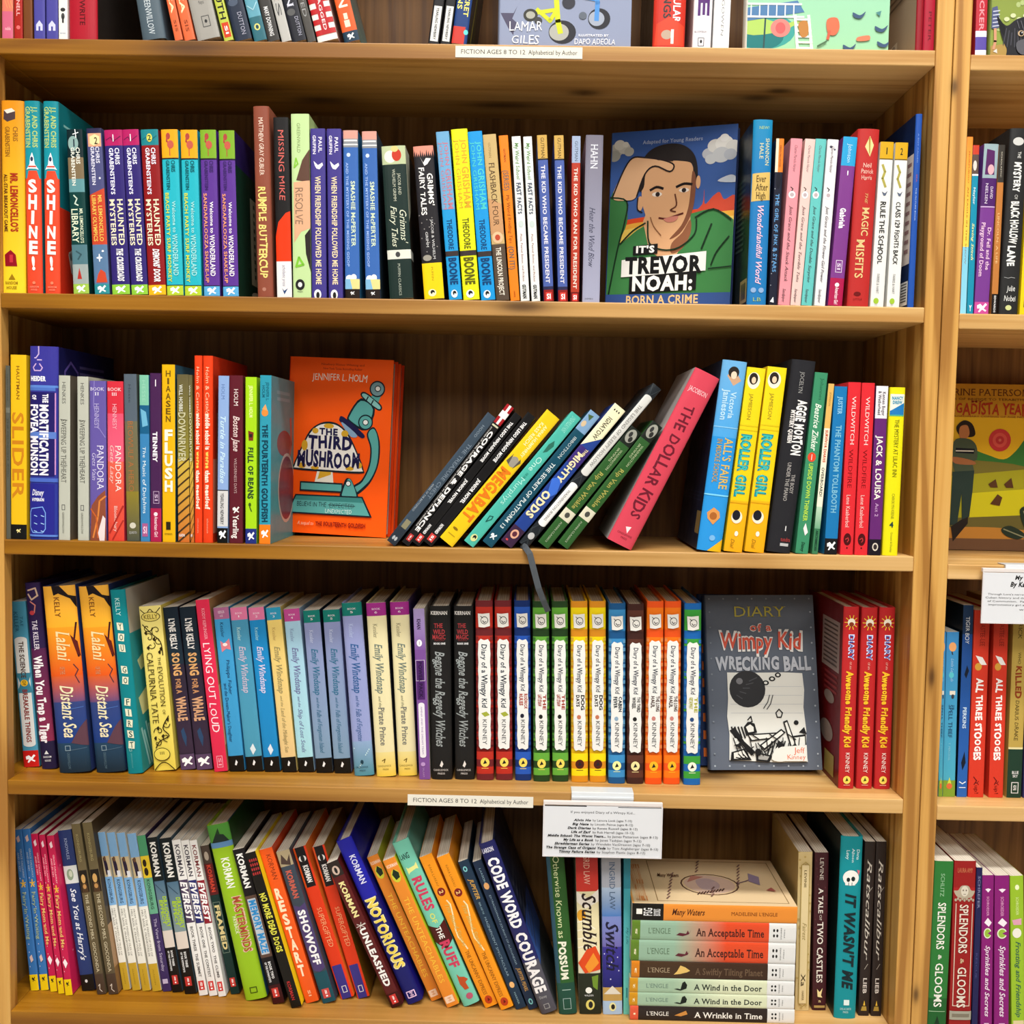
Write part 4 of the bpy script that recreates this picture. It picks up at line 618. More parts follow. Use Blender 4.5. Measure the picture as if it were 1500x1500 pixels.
b(0, (734, 789), (749.5, 800.5), (901, 588), '24408c', [R(0, 1, 0, .14, 'ece6c0'), P([(0, .14), (1, .14), (1, .2), (0, .3)], 'ece6c0'), T('IGNATOW', .3, .65, .08, .23, '5c5848', 'b'), [E(.3+.2*i, .03, .05, .006, '222') for i in range(3)], R(0, 1, .3, .42, '3c2c74'), P([(0, .55), (.5, .5), (1, .6), (.6, .66)], '3c6cd0'), T('THE', .55, .75, .3, .34, 'e8d8a0', 'b'), T('MIGHTY', .25, .7, .34, .54, 'eadcb0', 'k'), T('ODDS', .15, .7, .62, .8, 'eadcb0', 'k'), R(0, 1, .88, 1, '3a2440'), E(.5, .925, .3, .028, 'e0a88c'), E(.5, .925, .18, .016, '5c2c3c'), E(.3, .975, .1, .006, 'c44')], 'leaning royal blue paperback with cream capitals and a cream head')
b(1, (760.5, 795), (773, 801.5), (957, 562), '23272c', [[Ln([(0, .1*i), (1, .1*i+.12)], .05, '3c4448') for i in range(10)], [Ln([(1, .1*i), (0, .1*i+.12)], .05, '3c4448') for i in range(10)], R(.12, .92, .07, .54, 'd4d4d0'), E(.52, .07, .4, .012, 'd4d4d0'), E(.52, .54, .4, .012, 'd4d4d0'), T('THE LEGEND OF SLEEPY HOLLOW', .35, .65, .12, .5, '888884', 'S'), R(.12, .92, .62, .86, 'ececea'), E(.52, .62, .4, .012, 'ececea'), E(.52, .86, .4, .012, 'ececea'), T('WASHINGTON IRVING', .38, .62, .65, .84, '888884', 'S'), E(.5, .94, .3, .018, 'bbb')], 'tall thin leaning argyle hardcover with white plaques and a hanging ribbon')
pc = [R(0, 1, 0, .13, '1c221c'), E(.5, .06, .4, .05, '9a9a90'), E(.4, .05, .14, .02, '333'), E(.62, .08, .16, .02, '2c2c2a'), T('WASHINGTON', .55, .72, .17, .34, 'b8c49c', 's'), T('IRVING', .3, .46, .17, .28, 'b8c49c', 's'), T('Rip Van Winkle', .35, .7, .37, .68, 'a8a454', 'S'), R(0, 1, .7, .78, 'd4d0b8'), E(.5, .74, .2, .02, '4a4a44'), T('PUFFIN CLASSICS', .42, .56, .8, .97, 'b8c4a8', 's')]
b(0, (788, 790.5), (803, 801.5), (925, 620.5), '2f5a2c', pc, 'leaning green classic with a cream band beside the argyle hardcover')
b(0, (817.5, 789.5), (832, 801.5), (956.5, 611), '2f5a2c', pc, 'leaning green classic with a cream band facing the pink hardcover')
b(1, (890, 789), (926, 805), (1019.5, 537.5), 'cf4456', [T('JACOBSON', .12, .2, .1, .1, 'fff'), H('JACOBSON', .12, .85, .095, .12, 'f4ccd0', 's'), T('THE DOLLAR KIDS', .3, .7, .19, .84, '6c1c2c', 'H'), P([(.4, .9), (.6, .89), (.55, .93)], 'f4d8dc'), H('CANDLEWICK', .2, .8, .935, .945, '7a2430', 's'), H('PRESS', .4, .65, .955, .965, '7a2430', 's')], 'fat pink-red hardcover leaning against the blue one', bc='b9b2b0')
SPEC_FIX = BOOKS['r2b'][1][-1]; SPEC_FIX['prints'] = [e for e in SPEC_FIX['prints'] if not (isinstance(e, tuple) and e[0] == 'T' and e[1] == 'JACOBSON')]
row('r2c', ZS['C'], .004, 'books on the third shelf')
b(1, (1021, 804.5), 1057.5, (1059.5, 526), '2c93dc', [R(0, 1, 0, .4, '6cacdc', '4ca2e0'), P([(.25, .08), (.5, .04), (.85, .1), (.55, .13)], 'c8a080'), E(.5, .06, .22, .03, '2a2420'), E(.52, .075, .12, .02, 'ecd0b8'), T('Victoria', .5, .72, .16, .3, 'b8dcf0', 'b'), T('Jamieson', .2, .45, .15, .31, 'b8dcf0', 'b'), R(0, 1, .345, .35, '8ccaf0'), T("ALL'S FAIRE", .52, .85, .4, .67, 'd8b45c', 'S'), T('IN MIDDLE SCHOOL', .22, .42, .41, .64, 'b89c5c', 'S'), R(0, 1, .7, .708, '7cd0f4'), P([(.2, .8), (.45, .77), (.7, .79), (.75, .82), (.5, .86), (.25, .83)], 'd89450'), E(.47, .815, .15, .02, 'a8622c'), P([(1, .93), (1, 1), (.4, 1)], 'e8b41c'), E(.55, .93, .12, .015, '78b4e4')], 'tall thick sky blue hardcover with a girl and a squirrel', bc='1a2438', d=.15, bpr=[R(.8, .98, .8, .92, '8a7c50'), [R(.1, .9, .7+.02*i, .706+.02*i, '33415c') for i in range(3)]])
rg = [R(0, 1, 0, .72, 'ecd41c', 'f2c818'), R(0, 1, .72, 1, 'f4b418', 'f0a818'), E(.42, .07, .34, .045, 'f4ead0'), E(.4, .06, .24, .032, '2a2420'), E(.42, .068, .12, .018, 'e8c8a8'), T('JAMIESON', .3, .5, .14, .28, '9a8a24', 'r'), R(0, 1, .31, .316, 'd8c018'), R(0, 1, .335, .339, 'd8c018'), T('ROLLER GIRL', .16, .7, .36, .7, '1c8c90', 'k'), T('ROLLER GIRL', .22, .64, .366, .694, '3cb8b4', 'H'), R(0, 1, .73, .735, 'd8a014'), E(.46, .81, .3, .035, 'f4e4cc'), E(.42, .8, .22, .028, '1c1c24'), E(.55, .9, .1, .014, 'f4ead8'), T('Dial', .3, .5, .93, .98, '9a7418', 'i')]
b(0, (1060.5, 806), 1087.5, (1095.5, 536.5), 'ecc81c', rg, 'yellow paperback with round portraits and teal lettering, beside the sky blue hardcover')
b(0, (1091, 807), 1119.5, (1125, 536), 'ecc81c', rg, 'yellow paperback with round portraits and teal lettering, beside the black hardcover')
b(1, (1123.5, 807.5), 1160, (1161, 526), '26262a', [T('JOCELYN', .42, .58, .06, .17, '9a9a98', 's'), T('AGGIE MORTON', .46, .84, .205, .49, 'f0eeea', 'K'), T('MYSTERY QUEEN', .24, .4, .26, .43, 'e8e4e0', 'k'), T('THE BODY', .6, .75, .59, .69, 'b8b4b0', 's'), T('UNDER THE PIANO', .38, .53, .53, .73, 'b8b4b0', 's'), H('1', .6, .7, .86, .885, 'ddd', 'S'), H('tundra', .5, .9, .92, .94, 'a03838', 'b'), R(.5, .85, .95, .965, 'bbb')], 'thick charcoal black hardcover with white hand lettering after the yellow pair')
b(0, (1164.5, 809), 1184, (1193.7, 544), '3c8a64', [T('Johannes', .5, .75, .03, .15, '1f5a40', 's'), T('Beatrice Zinker', .3, .75, .17, .43, 'e4efe0', 'C'), E(.45, .465, .32, .026, 'e0482c'), H('1', .4, .5, .45, .48, 'fff', 'b'), T('UPSIDE DOWN THINKER', .3, .62, .5, .82, 'b8dc4c', 'b'), P([(.4, .86), (.55, .83), (.8, .88), (.6, .9)], 'f0e4e4'), T('Disney', .4, .65, .935, .99, '163c2c', 'C')], 'leaf green paperback with white script and a red dot')
b(0, (1189.5, 809), 1198, (1214, 559.5), '3c7a54', [R(0, 1, 0, .26, 'dcb060'), T('JOHNSON', .35, .65, .05, .13, '8a5a1c', 's'), R(0, 1, .26, .72, 'f0e8d0'), T('SURVIVOR DIARIES', .3, .7, .27, .46, 'c04a1c', 'K'), T('OVERBOARD!', .25, .7, .49, .66, '243c30', 'b'), R(0, 1, .72, .85, 'b8d4b8', '6ca480'), T('ARCHIMEDES', .3, .7, .86, .98, '1c4030', 'b')], 'very thin paperback with a sand cap and green foot')
b(0, (1207.5, 809), 1226, (1223.2, 563), '1c74b0', [T('JUSTER', .35, .68, .06, .165, '8cc4e0', 'b'), T('THE PHANTOM TOLLBOOTH', .3, .72, .23, .75, '7cb8d0', 'b'), R(0, 1, .905, 1, '1a1a1c'), horse(.95, 'f4f4f4', 1.2)], 'cerulean paperback with pale blue capitals and a black horse foot')
ww = [T('WILDWITCH', .35, .65, .08, .36, 'f0d8d4', 's'), T('WILDFIRE', .3, .62, .385, .61, '7c1014', 's'), T('Lene Kaaberbol', .28, .58, .65, .84, 'eecac4', 's'), E(.5, .91, .3, .036, '4a1014'), Ln([(.35, .91), (.55, .9), (.6, .915), (.5, .925)], .06, 'c83c3c'), E(.5, .96, .06, .005, '4a1014')]
b(0, (1231, 809), 1249.7, (1243.2, 556.3), 'd82c34', ww, 'bright red paperback with a dark seal beside the cerulean one')
b(0, (1252, 809), 1270.8, (1263.3, 556.8), 'd82c34', ww, 'bright red paperback with a dark seal beside the purple one')
b(0, (1272.8, 809), 1290.3, (1284.3, 561), '63286e', [R(0, 1, 0, .19, 'e8e4e8'), T('Kennen Boger', .55, .8, .035, .175, '4c444c', 'b'), T('& Wetherhead', .2, .45, .03, .17, '4c444c', 'b'), T('JACK & LOUISA', .25, .72, .29, .67, 'f0ecdc', 'b'), T('Act 2', .35, .62, .69, .77, 'd0a8d4', 'r'), R(0, 1, .905, 1, '1c1820'), E(.5, .95, .25, .024, 'd8d0c0'), E(.5, .95, .16, .016, '332c2c')], 'purple paperback with a white cap and cream capitals')
b(1, (1293, 809), 1316, (1304.7, 562.5), 'e4dc18', [R(.05, .95, .04, .165, 'e0e4d8'), P([(.05, .165), (.05, .14), (.95, .09), (.95, .165)], '2478b8'), H('NANCY', .15, .85, .055, .073, '2a8cb0', 'k'), H('DREW', .2, .8, .08, .098, '2a8cb0', 'k'), R(.05, .95, .162, .17, '4cae8c'), T('THE MYSTERY AT LILAC INN', .38, .66, .19, .53, '6c6c14', 'r'), T('CAROLYN KEENE', .42, .6, .63, .78, '8c8c24', 'r'), H('4', .35, .6, .8, .83, '24443c', 'k'), T('Grosset & Dunlap', .45, .58, .86, .98, '8c8c24', 's')], 'canary yellow hardcover numbered 4, last before the upright')
# ------------------------------------------------------------------ fourth shelf
row('r3', ZS['D'], None, 'books on the fourth shelf')
b(0, (35, 1124), 58, (14, 882), '4a94b0', [T('TAE', .55, .75, .09, .15, '1f5268', 'h'), T('KELLER', .2, .45, .06, .18, '1f5268', 'h'), R(.1, .9, .23, .86, 'dcdcd8'), E(.5, .23, .4, .018, 'dcdcd8'), E(.5, .86, .4, .018, 'dcdcd8'), P([(0, .43), (1, .43), (.8, .48), (1, .55), (0, .55), (.25, .49)], '3c8096'), T('THE SCIENCE', .35, .65, .24, .46, '4c3428', 'b'), E(.5, .49, .24, .02, 'e8b82c'), T('OF', .4, .6, .475, .505, '6a4c14', 'b'), T('BREAKABLE THINGS', .35, .65, .53, .85, '8c2c24', 'b'), R(0, 1, .9, 1, 'c8201c'), horse(.95, 'fff', 1.1)], 'teal paperback with a white lozenge and red horse foot, first on its shelf')
b(1, (60.5, 1127), 83, (35, 854.5), '2e1f48', [R(0, 1, .35, .85, '54244c', '8c2c4c'), R(0, 1, .85, 1, '241c3c'), Ln([(.2, .04), (.7, .03), (.8, .07), (.4, .09), (.2, .06)], .1, 'c8a890'), Ln([(.3, .1), (.6, .12), (.5, .16)], .08, 'c87c70'), E(.35, .16, .16, .012, 'b83c44'), T('TAE KELLER', .3, .62, .2, .36, 'd8d0dc', 'S'), T('When You Trap a Tiger', .18, .72, .39, .86, 'f4eef0', 'K'), P([(.3, .92), (.45, .9), (.6, .92)], 'ddd'), H('RANDOM', .2, .75, .93, .94, 'ddd', 'S'), H('HOUSE', .3, .7, .95, .96, 'ddd', 'S')], 'dark plum hardcover with white fairy-tale lettering')
la = [R(0, 1, 0, .22, 'e8a83c', 'f0ac2c'), R(0, 1, .22, .48, 'f09c24', 'e2581c'), R(0, 1, .48, .62, 'd8602c', '6a4a74'), R(0, 1, .62, .84, '34447c', '1c3c80'), R(0, 1, .84, 1, '24425c', '1c2c38'), P([(.3, 0), (.55, .0), (.8, .05), (1, .06), (1, .12), (.85, .07), (.5, .04), (.35, .05)], '1c1418'), Ln([(.95, .2), (.85, .3), (.95, .38)], .05, '3a1418'), P([(.75, .26), (.95, .3), (1, .38), (.9, .36)], '5c1c18'), Ln([(.78, .42), (.9, .45), (.8, .48), (.9, .52)], .03, '4c2c38'), T('KELLY', .35, .52, .06, .165, '6c3c1c', 'r'), T('Lalani', .32, .72, .24, .4, 'f0d8a0', 'C'), T('OF THE', .35, .5, .43, .47, 'c89870', 's'), T('Distant Sea', .3, .7, .53, .81, 'ece0b8', 'C'), P([(.5, .84), (.8, .76), (1, .72), (1, .86)], '5c3c48'), Ln([(.4, .66), (.95, .65)], .02, '4c70b8'), Ln([(.4, .88), (.95, .87)], .02, '4c6478'), Ln([(.3, .855), (.45, .855), (.45, .88), (.3, .88), (.3, .855)], .02, '8ca0ac'), T('GREENWILLOW', .34, .42, .89, .98, '5c7684', 's')]
b(1, (85.5, 1133), 133, (60.5, 860), '2c3c70', la, 'thick sunset-to-sea hardcover beside the dark plum one')
b(1, (140, 1132.5), 184, (113, 860), '2c3c70', la, 'thick sunset-to-sea hardcover beside the teal letter-tile one')
yg = [T('KELLY', .3, .6, .045, .14, 'c0e0dc', 'r')]
for i, ch in enumerate('YOU GO FIRST'):
    if ch != ' ':
        v = .175+i*.0585; s = .02 if i % 2 else -.02
        yg += [P([(.28+s, v), (.68+s, v+.006), (.66-s, v+.046), (.26-s, v+.04)], 'e4e4c8'), H(ch, .36, .6, v+.008, v+.038, '1c4644', 'S')]
yg += [Ln([(.3, .85), (.45, .85), (.45, .875), (.3, .875), (.3, .85)], .02, 'b0d8d4'), T('GREENWILLOW', .36, .44, .885, .97, '68b0b0', 's')]
b(1, (187, 1134), 209.5, (160, 865), '0f8088', yg, 'teal hardcover with letter tiles down its spine', fc='2d9096', d=.15, fpr=[R(0, 1, 0, .24, 'b8b4a8'), P([(.1, .4), (.3, .36), (.35, .44), (.15, .46)], 'd8d8a0'), P([(.05, .6), (.3, .55), (.35, .68), (.1, .7)], 'e0dca0'), [Ln([(.05*i, .75+.02*(i % 3)), (.05*i+.1, .98)], .03, '9cd0d4') for i in range(1, 9)]])
def curl(cu, cv, ru, rv, ph, c, wd=.035): return LQ([(cu+ru*(1-.11*t)*math.cos(ph+.75*t), cv+rv*(1-.11*t)*math.sin(ph+.75*t)) for t in range(9)], wd, c)
VN = '2c220a'
cl_ = [R(0, 1, 0, 1, 'e8d880', 'e8d254'), LQ([(.05, .02), (.3, .045), (.5, .02), (.7, .045), (.95, .015)], .04, VN), E(.5, .065, .44, .03, '4a3a14'), E(.5, .065, .4, .026, 'e6d26c'), H('KELLY', .18, .84, .052, .078, '5c4818', 'S'),
       curl(.3, .13, .24, .03, 0, VN), curl(.7, .15, .22, .03, 2.5, VN), curl(.35, .19, .2, .028, 4, VN), curl(.75, .21, .18, .025, 1, VN), curl(.4, .24, .22, .025, 5.5, VN), LQ([(.1, .11), (.5, .17), (.85, .22), (.9, .3)], .045, VN), [Q([(u, v), (u+.12, v-.012), (u+.1, v+.014)], VN) for u, v in ((.5, .2), (.15, .16), (.7, .28), (.78, .26), (.2, .25))],
       T('THE', .66, .78, .31, .36, '4a3c10', 's'), T('EVOLUTION', .6, .82, .37, .61, '4a3c10', 's'), T('OF', .66, .78, .63, .66, '4a3c10', 's'), T('CALPURNIA TATE', .16, .44, .28, .71, '3c300c', 's'),
       curl(.75, .72, .18, .025, 0, VN), curl(.4, .76, .24, .028, 3, VN), curl(.72, .8, .2, .026, 1.5, VN), curl(.3, .83, .2, .026, 5, VN), LQ([(.9, .67), (.6, .74), (.85, .79), (.4, .82), (.2, .86)], .045, VN), [Q([(u, v), (u+.12, v-.012), (u+.1, v+.014)], VN) for u, v in ((.78, .69), (.3, .74), (.5, .79), (.15, .8))],
       E(.45, .9, .38, .04, VN), E(.45, .9, .35, .036, 'e8d45c'), [Ln([(.38+.08*i, .885), (.38+.08*i, .9)], .03, VN) for i in range(3)], LQ([(.05, .995), (.3, .96), (.5, .95), (.7, .96), (.95, .995)], .04, VN)]
b(0, (226, 1129.5), 259.5, (203, 889), 'e6d45c', cl_, 'butter yellow paperback with black vine scrollwork')
sw = [R(0, 1, 0, .35, '16222e', '1c2c38'), R(0, 1, .35, .9, '2c2434', '3a2a3e'), T('LYNE KELLY', .3, .68, .07, .26, 'e4e0dc', 'K'), T('SONG', .25, .75, .28, .42, 'd8a468', 'K'), T('FOR A', .32, .65, .44, .53, 'c0885c', 'K'), T('WHALE', .22, .78, .55, .7, 'd4a078', 'K'), P([(.3, .76), (.5, .74), (.65, .8), (.55, .86), (.35, .8)], '2c4668'), R(0, 1, .905, 1, '5a4462'), horse(.95, 'fff', 1.3)]
b(0, (264, 1128), 287, (237, 890.5), '2a2430', sw, 'dark dusk paperback with copper lettering beside the vine scroll book')
b(0, (288.2, 1128), 312, (262, 890), '2a2430', sw, 'dark dusk paperback with copper lettering beside the crimson-pink one')
b(0, (314, 1131), 334, (286, 879.5), 'dc2c4e', [T('KODY KEPLINGER', .38, .6, .05, .23, 'f0b0bc', 's'), T('LYING OUT LOUD', .22, .72, .25, .77, 'f8e4e8', 'h'), Ln([(.3, .91), (.7, .91), (.7, .975), (.3, .975), (.3, .91)], .05, 'f0a0b0'), T('SI', .4, .62, .92, .965, 'f0a0b0', 'b')], 'crimson-pink paperback with thin white capitals', fc='b78a5c', fpr=[R(0, 1, .5, .85, 'e8b48c')])
def em(cap, body, nm, tt, capn, foot=True, sp='', c2=None):
    e = [R(0, 1, 0, 1, body, c2 or body), R(0, 1, 0, .075, cap), H('BOOK', .3, .72, .03, .04, 'f0e4ec', 's'), H(capn, .42, .56, .048, .06, 'f0e4ec', 's'), T('Kessler', .3, .52, .12, .2, nm, 's'), T('Emily Windsnap', .32, .7, .235, .52, tt, 'C')]
    if sp: e += [T('and the', .38, .54, .535, .6, tt, 'c'), T(sp, .34, .6, .61, .88, tt, 'c')]
    if foot: e += [R(0, 1, .91, 1, '14120f'), P([(.4, .96), (.5, .93), (.6, .945), (.5, .965)], 'eee')]
    return e
b(0, (336.5, 1130.5), 359, (312, 891), '3c98cc', [R(0, 1, 0, .07, 'a8648c'), H('KESSLER', .3, .72, .02, .035, 'ecdce4', 's'), H('LIZ', .4, .6, .045, .056, 'ecdce4', 's'), T('Kessler', .35, .58, .09, .18, '1c4464', 'h'), P([(.25, .2), (.5, .22), (.85, .19), (.9, .26), (.6, .25), (.3, .27)], 'd87c88'), E(.55, .225, .15, .01, 'f4e4e0'), T('Philippa Fisher', .5, .72, .32, .53, '1c3c64', 'h'), T("and the Dream-Maker's Daughter", .2, .42, .46, .82, '1c3c64', 'h'), R(0, 1, .905, 1, '14120f'), P([(.4, .96), (.5, .93), (.6, .945), (.5, .965)], 'eee')], 'bright blue paperback with dark lettering and a pink fairy')
b(0, (361.5, 1130.5), 386, (336.5, 891), '4690b4', [em('d8749c', '4690b4', 'bce0dc', 'c4b8cc', '1', c2='4a98b4'), P([(.35, .86), (.55, .83), (.7, .87), (.5, .9)], 'dce8ec')], 'dusty blue paperback with a pink cap and shell')
b(0, (388, 1131), 411, (363.2, 891), '1d86c4', [em('d8749c', '1d86c4', 'a4dce0', 'd8d0e8', '2'), P([(.35, .86), (.55, .83), (.7, .87), (.5, .9)], 'dce8f4')], 'deep sky blue paperback with a pink cap and shell')
b(0, (414, 1131.5), 435.5, (389, 891), 'e4c878', em('2c94b8', 'e8cc70', 'b89454', '9a8c5c', '3', sp='Land of the Midnight Sun', c2='e4c48c'), 'straw yellow paperback with a blue cap and black foot')
b(0, (437.7, 1131.5), 461, (415, 893), 'a4c8dc', em('b8488c', 'a0c4dc', '7c8cb0', '6c6c9c', '4', sp='Ship of Lost Souls', c2='a8dce4'), 'ice blue paperback with a magenta cap')
lv = em('14766c', '8c92c0', 'c4cce4', '2c6c8c', '5', sp='Falls of Forgotten Island', c2='7c9cb4')
b(0, (463.7, 1132.5), 488, (443.5, 895), '8c92c0', lv, 'lavender paperback with a green cap beside the ice blue one', fc='1c2c3c')
b(0, (490.3, 1133), 515, (472.5, 894), '8c92c0', lv, 'lavender paperback with a green cap beside its taller hardcover edition')
b(1, (519, 1137), 548.5, (499.5, 884), '8f97cc', [em('14766c', '9298c8', 'b8c4e4', '2c5c94', '5', False, 'Falls of Forgotten Island', '94a0d0'), R(0, 1, .8, 1, '8ca8cc', '4c8c9c'), [E((i*37 % 80)/100+.1, .84+(i*23 % 15)/100, .03, .004, 'c4e0e4') for i in range(9)], E(.45, .92, .08, .012, '1c3c4c'), H('CANDLEWICK', .1, .75, .945, .955, '23485c', 's'), H('PRESS', .3, .6, .965, .974, '23485c', 's')], 'thick lavender hardcover with a green cap and frothy teal foot', fc='1c2030')
cm = [em('9c2c84', 'e6dcae', '8c8468', '6c7c74', '6', False), T('and the', .36, .5, .535, .6, '84846c', 'c'), T('Pirate Prince', .32, .62, .6, .82, '70706c', 'S'), R(0, 1, .86, 1, 'e8d890', 'e8c848'), Ln([(.35, .91), (.5, .9), (.45, .92)], .05, '6a5414'), H('CANDLEWICK', .1, .8, .935, .945, '6a5414', 's'), H('PRESS', .35, .65, .955, .964, '6a5414', 's')]
b(1, (551.5, 1138), 580.5, (535.5, 884), 'e6dcae', cm, 'cream hardcover with a plum cap beside the lavender hardcover', fc='1c2030')
b(1, (583.5, 1137), 611.5, (570.5, 882.5), 'e6dcae', cm, 'cream hardcover with a plum cap beside the thin violet paperback', fc='4a3c78')
b(0, (614.3, 1142), 630.5, (605.2, 892), '7a4e96', [R(0, 1, 0, .24, 'a494c4', '7c549c'), T('KHAN', .3, .62, .06, .12, '342448', 'k'), E(.45, .2, .24, .02, 'f4f0f4'), H('1', .4, .5, .19, .21, '646'), R(.1, .8, .3, .53, '4a2464'), Ln([(.05, .3), (.85, .3), (.85, .42), (.05, .42), (.05, .3)], .04, 'd8cce0'), T('POWER PACK', .3, .6, .31, .52, '2c1440', 'k'), R(.15, .72, .56, .86, 'e8e4ec'), E(.43, .56, .28, .012, 'e8e4ec'), E(.43, .86, .28, .012, 'e8e4ec'), T('AMINA AND THE DREAM TEAM', .35, .5, .57, .85, '9a84b0'), E(.4, .91, .2, .012, 'b894cc'), T('SALAAM', .35, .5, .93, .985, 'b894cc')], 'thin violet paperback with white lozenge beside the black hardcovers', fc='ddd6c8')
kw = [H('KIERNAN', .05, .85, .03, .05, 'e8e4e0', 'S'), H('THE', .2, .62, .1, .125, 'a8383c', 'S'), H('WILD', .15, .72, .135, .16, 'a8383c', 'S'), H('MAGIC', .12, .75, .165, .19, 'a8383c', 'S'), H('TRILOGY', .2, .7, .195, .2, '8c3034'), H('BOOK ONE', .18, .74, .21, .22, 'ddd', 'k'), T('Begone the Raggedy Witches', .25, .68, .26, .81, '9aa0a0', 'C'), Ln([(.15, .33), (.3, .32), (.2, .35)], .06, '8c9494'), P([(.4, .92), (.5, .89), (.58, .91), (.5, .93)], 'e0dcd8'), H('CANDLEWICK', .1, .82, .94, .95, 'e0dcd8', 's'), H('PRESS', .3, .65, .96, .97, 'e0dcd8', 's')]
b(1, (632.3, 1142), 663, (629, 888), '1c1b1b', kw, 'black hardcover with silver script beside the thin violet paperback')
b(1, (666.5, 1142), 695.5, (664.2, 888), '1c1b1b', kw, 'black hardcover with silver script beside the red diary')
def wk(a, c, dk, t2, t2c, logo='f0d860', dot='222', big=False):
    e = [R(0, 1, 0, .035, dk), R(0, 1, .035, .15, a), R(0, 1, .1, .15, a), R(0, 1, .155, .195, dk)]
    e += [R(0, 1, .195+.09*i, .235+.09*i, a if i % 2 == 0 else c) for i in range(7)] + [R(0, 1, .24+.09*i, .275+.09*i, dk) for i in range(7)]
    e += [R(.0, .16, .2+.045*i, .22+.045*i, c) for i in range(14)]+[R(.84, 1, .2+.045*i, .22+.045*i, c) for i in range(14)]
    pts = [(.16, .225), (.3, .21), (.5, .218), (.72, .212), (.84, .23)]+[(.86 if i % 2 else .83, .25+.045*i) for i in range(13)]+[(.82, .82), (.65, .828), (.45, .82), (.25, .826), (.15, .81)]+[(.13 if i % 2 else .16, .79-.045*i) for i in range(13)]
    e += [P([(.14, .07), (.4, .072), (.82, .068), (.84, .14), (.5, .148), (.18, .145)], 'eceae4'), E(.52, .108, .22, .022, '444'), E(.52, .108, .18, .018, 'eceae4'), Ln([(.3, .085), (.42, .095)], .04, '333'), Ln([(.42, .11), (.5, .12), (.62, .115)], .05, '444'), P(pts, 'e8e8e4')]
    if big: e += [T('Diary of a Wimpy Kid', .34, .64, .24, .595, '333a44', 'H'), P([(.3, .625), (.6, .615), (.8, .635), (.5, .645)], 'a0a83c')]
    else: e += [T('Diary of a Wimpy Kid', .38, .64, .24, .5, '3a3e4c', 'H')]
    if len(t2) == 2: e += [T(t2[0], .6, .78, .515, .6, t2c, 'K'), T(t2[1], .3, .5, .515, .58, t2c, 'K')]
    if not big: e += [E(.46, .638, .12, .012, dot)]
    e += [T('KINNEY', .38, .62, .66, .8, '4c4c50', 'r'), R(0, 1, .84, .885, a), R(0, 1, .885, .925, dk), R(0, 1, .925, .965, a), R(0, 1, .965, 1, dk), E(.5, .9, .26, .026, logo), P([(.38, .91), (.5, .885), (.62, .905)], '222'), R(.3, .7, .932, .935, logo)]
    return e
wr = wk('b83024', '7c2c2c', '6c2428', '', '', big=True)
b(1, (698.3, 1142), 723.7, (696.2, 880), '8c2420', wr, 'red diary hardcover with a torn paper label beside the black hardcover')
b(1, (726.7, 1142), 751.3, (724.3, 880), '8c2420', wr, 'red diary hardcover with a torn paper label beside the blue one')
b(1, (754.8, 1142.5), 778.5, (753, 880), '1c3c8c', wk('2858b8', '244490', '16306c', ('RODRICK', 'RULES'), 'a83c2c', 'f0d860', '223'), 'dark blue diary hardcover with a torn paper label')
gg = wk('64a83c', '3c6c34', '24401f', ('THE', 'LAST STRAW'), 'a03424')
b(1, (781.5, 1144), 805.7, (780.2, 881), '3c6c2c', gg, 'green diary hardcover just under the hanging ribbon, beside the dark blue one')
b(1, (809.2, 1144), 833, (808.2, 881), '3c6c2c', gg, 'green diary hardcover beside the yellow ones')
yy = wk('f4d814', 'd0a838', 'd88c20', ('DOG', 'DAYS'), '2c2620', '4c1c14', 'c07458')
b(1, (837, 1145), 861.8, (836, 881), 'e8bc1c', yy, 'yellow diary hardcover beside the green one')
b(1, (863.8, 1145), 888, (863.5, 881), 'e8bc1c', yy, 'yellow diary hardcover beside the light blue one')
b(1, (891, 1147), 915.8, (892, 884), '2c6ca4', wk('3c8cc4', '5c94bc', '1c5488', ('CABIN', 'FEVER'), '243038', 'f0f0a0', '8ca8c0'), 'light blue diary hardcover among the torn-label spines')
b(1, (918, 1147.5), 942.8, (919, 885), '4a2a22', wk('5c3428', '4c2c24', '402420', ('THE THIRD', 'WHEEL'), '3c3c3c', 'f0e0a0'), 'dark brown diary hardcover with a torn paper label')
oo = wk('f07818', 'e08448', 'e8541c', ('THE LONG', 'HAUL'), '4c3430', 'f4b828', 'c88078')
b(1, (944.7, 1148), 969.5, (948, 881), 'ee6a18', oo, 'orange diary hardcover beside the dark brown one')
b(1, (971.8, 1148), 996, (974.2, 881), 'ee6a18', oo, 'orange diary hardcover beside the blue and green one')
b(1, (1001, 1149), 1026, (1003, 884), '1c64b0', [R(0, 1, 0, .06, '1c64b0'), wk('3c9c3c', '2c70b8', '1c64b0', ('THE', 'GETAWAY'), 'a8a82c', 'f4f4e0', '2c4c7c')], 'blue and green banded diary hardcover, last of the plaid run')
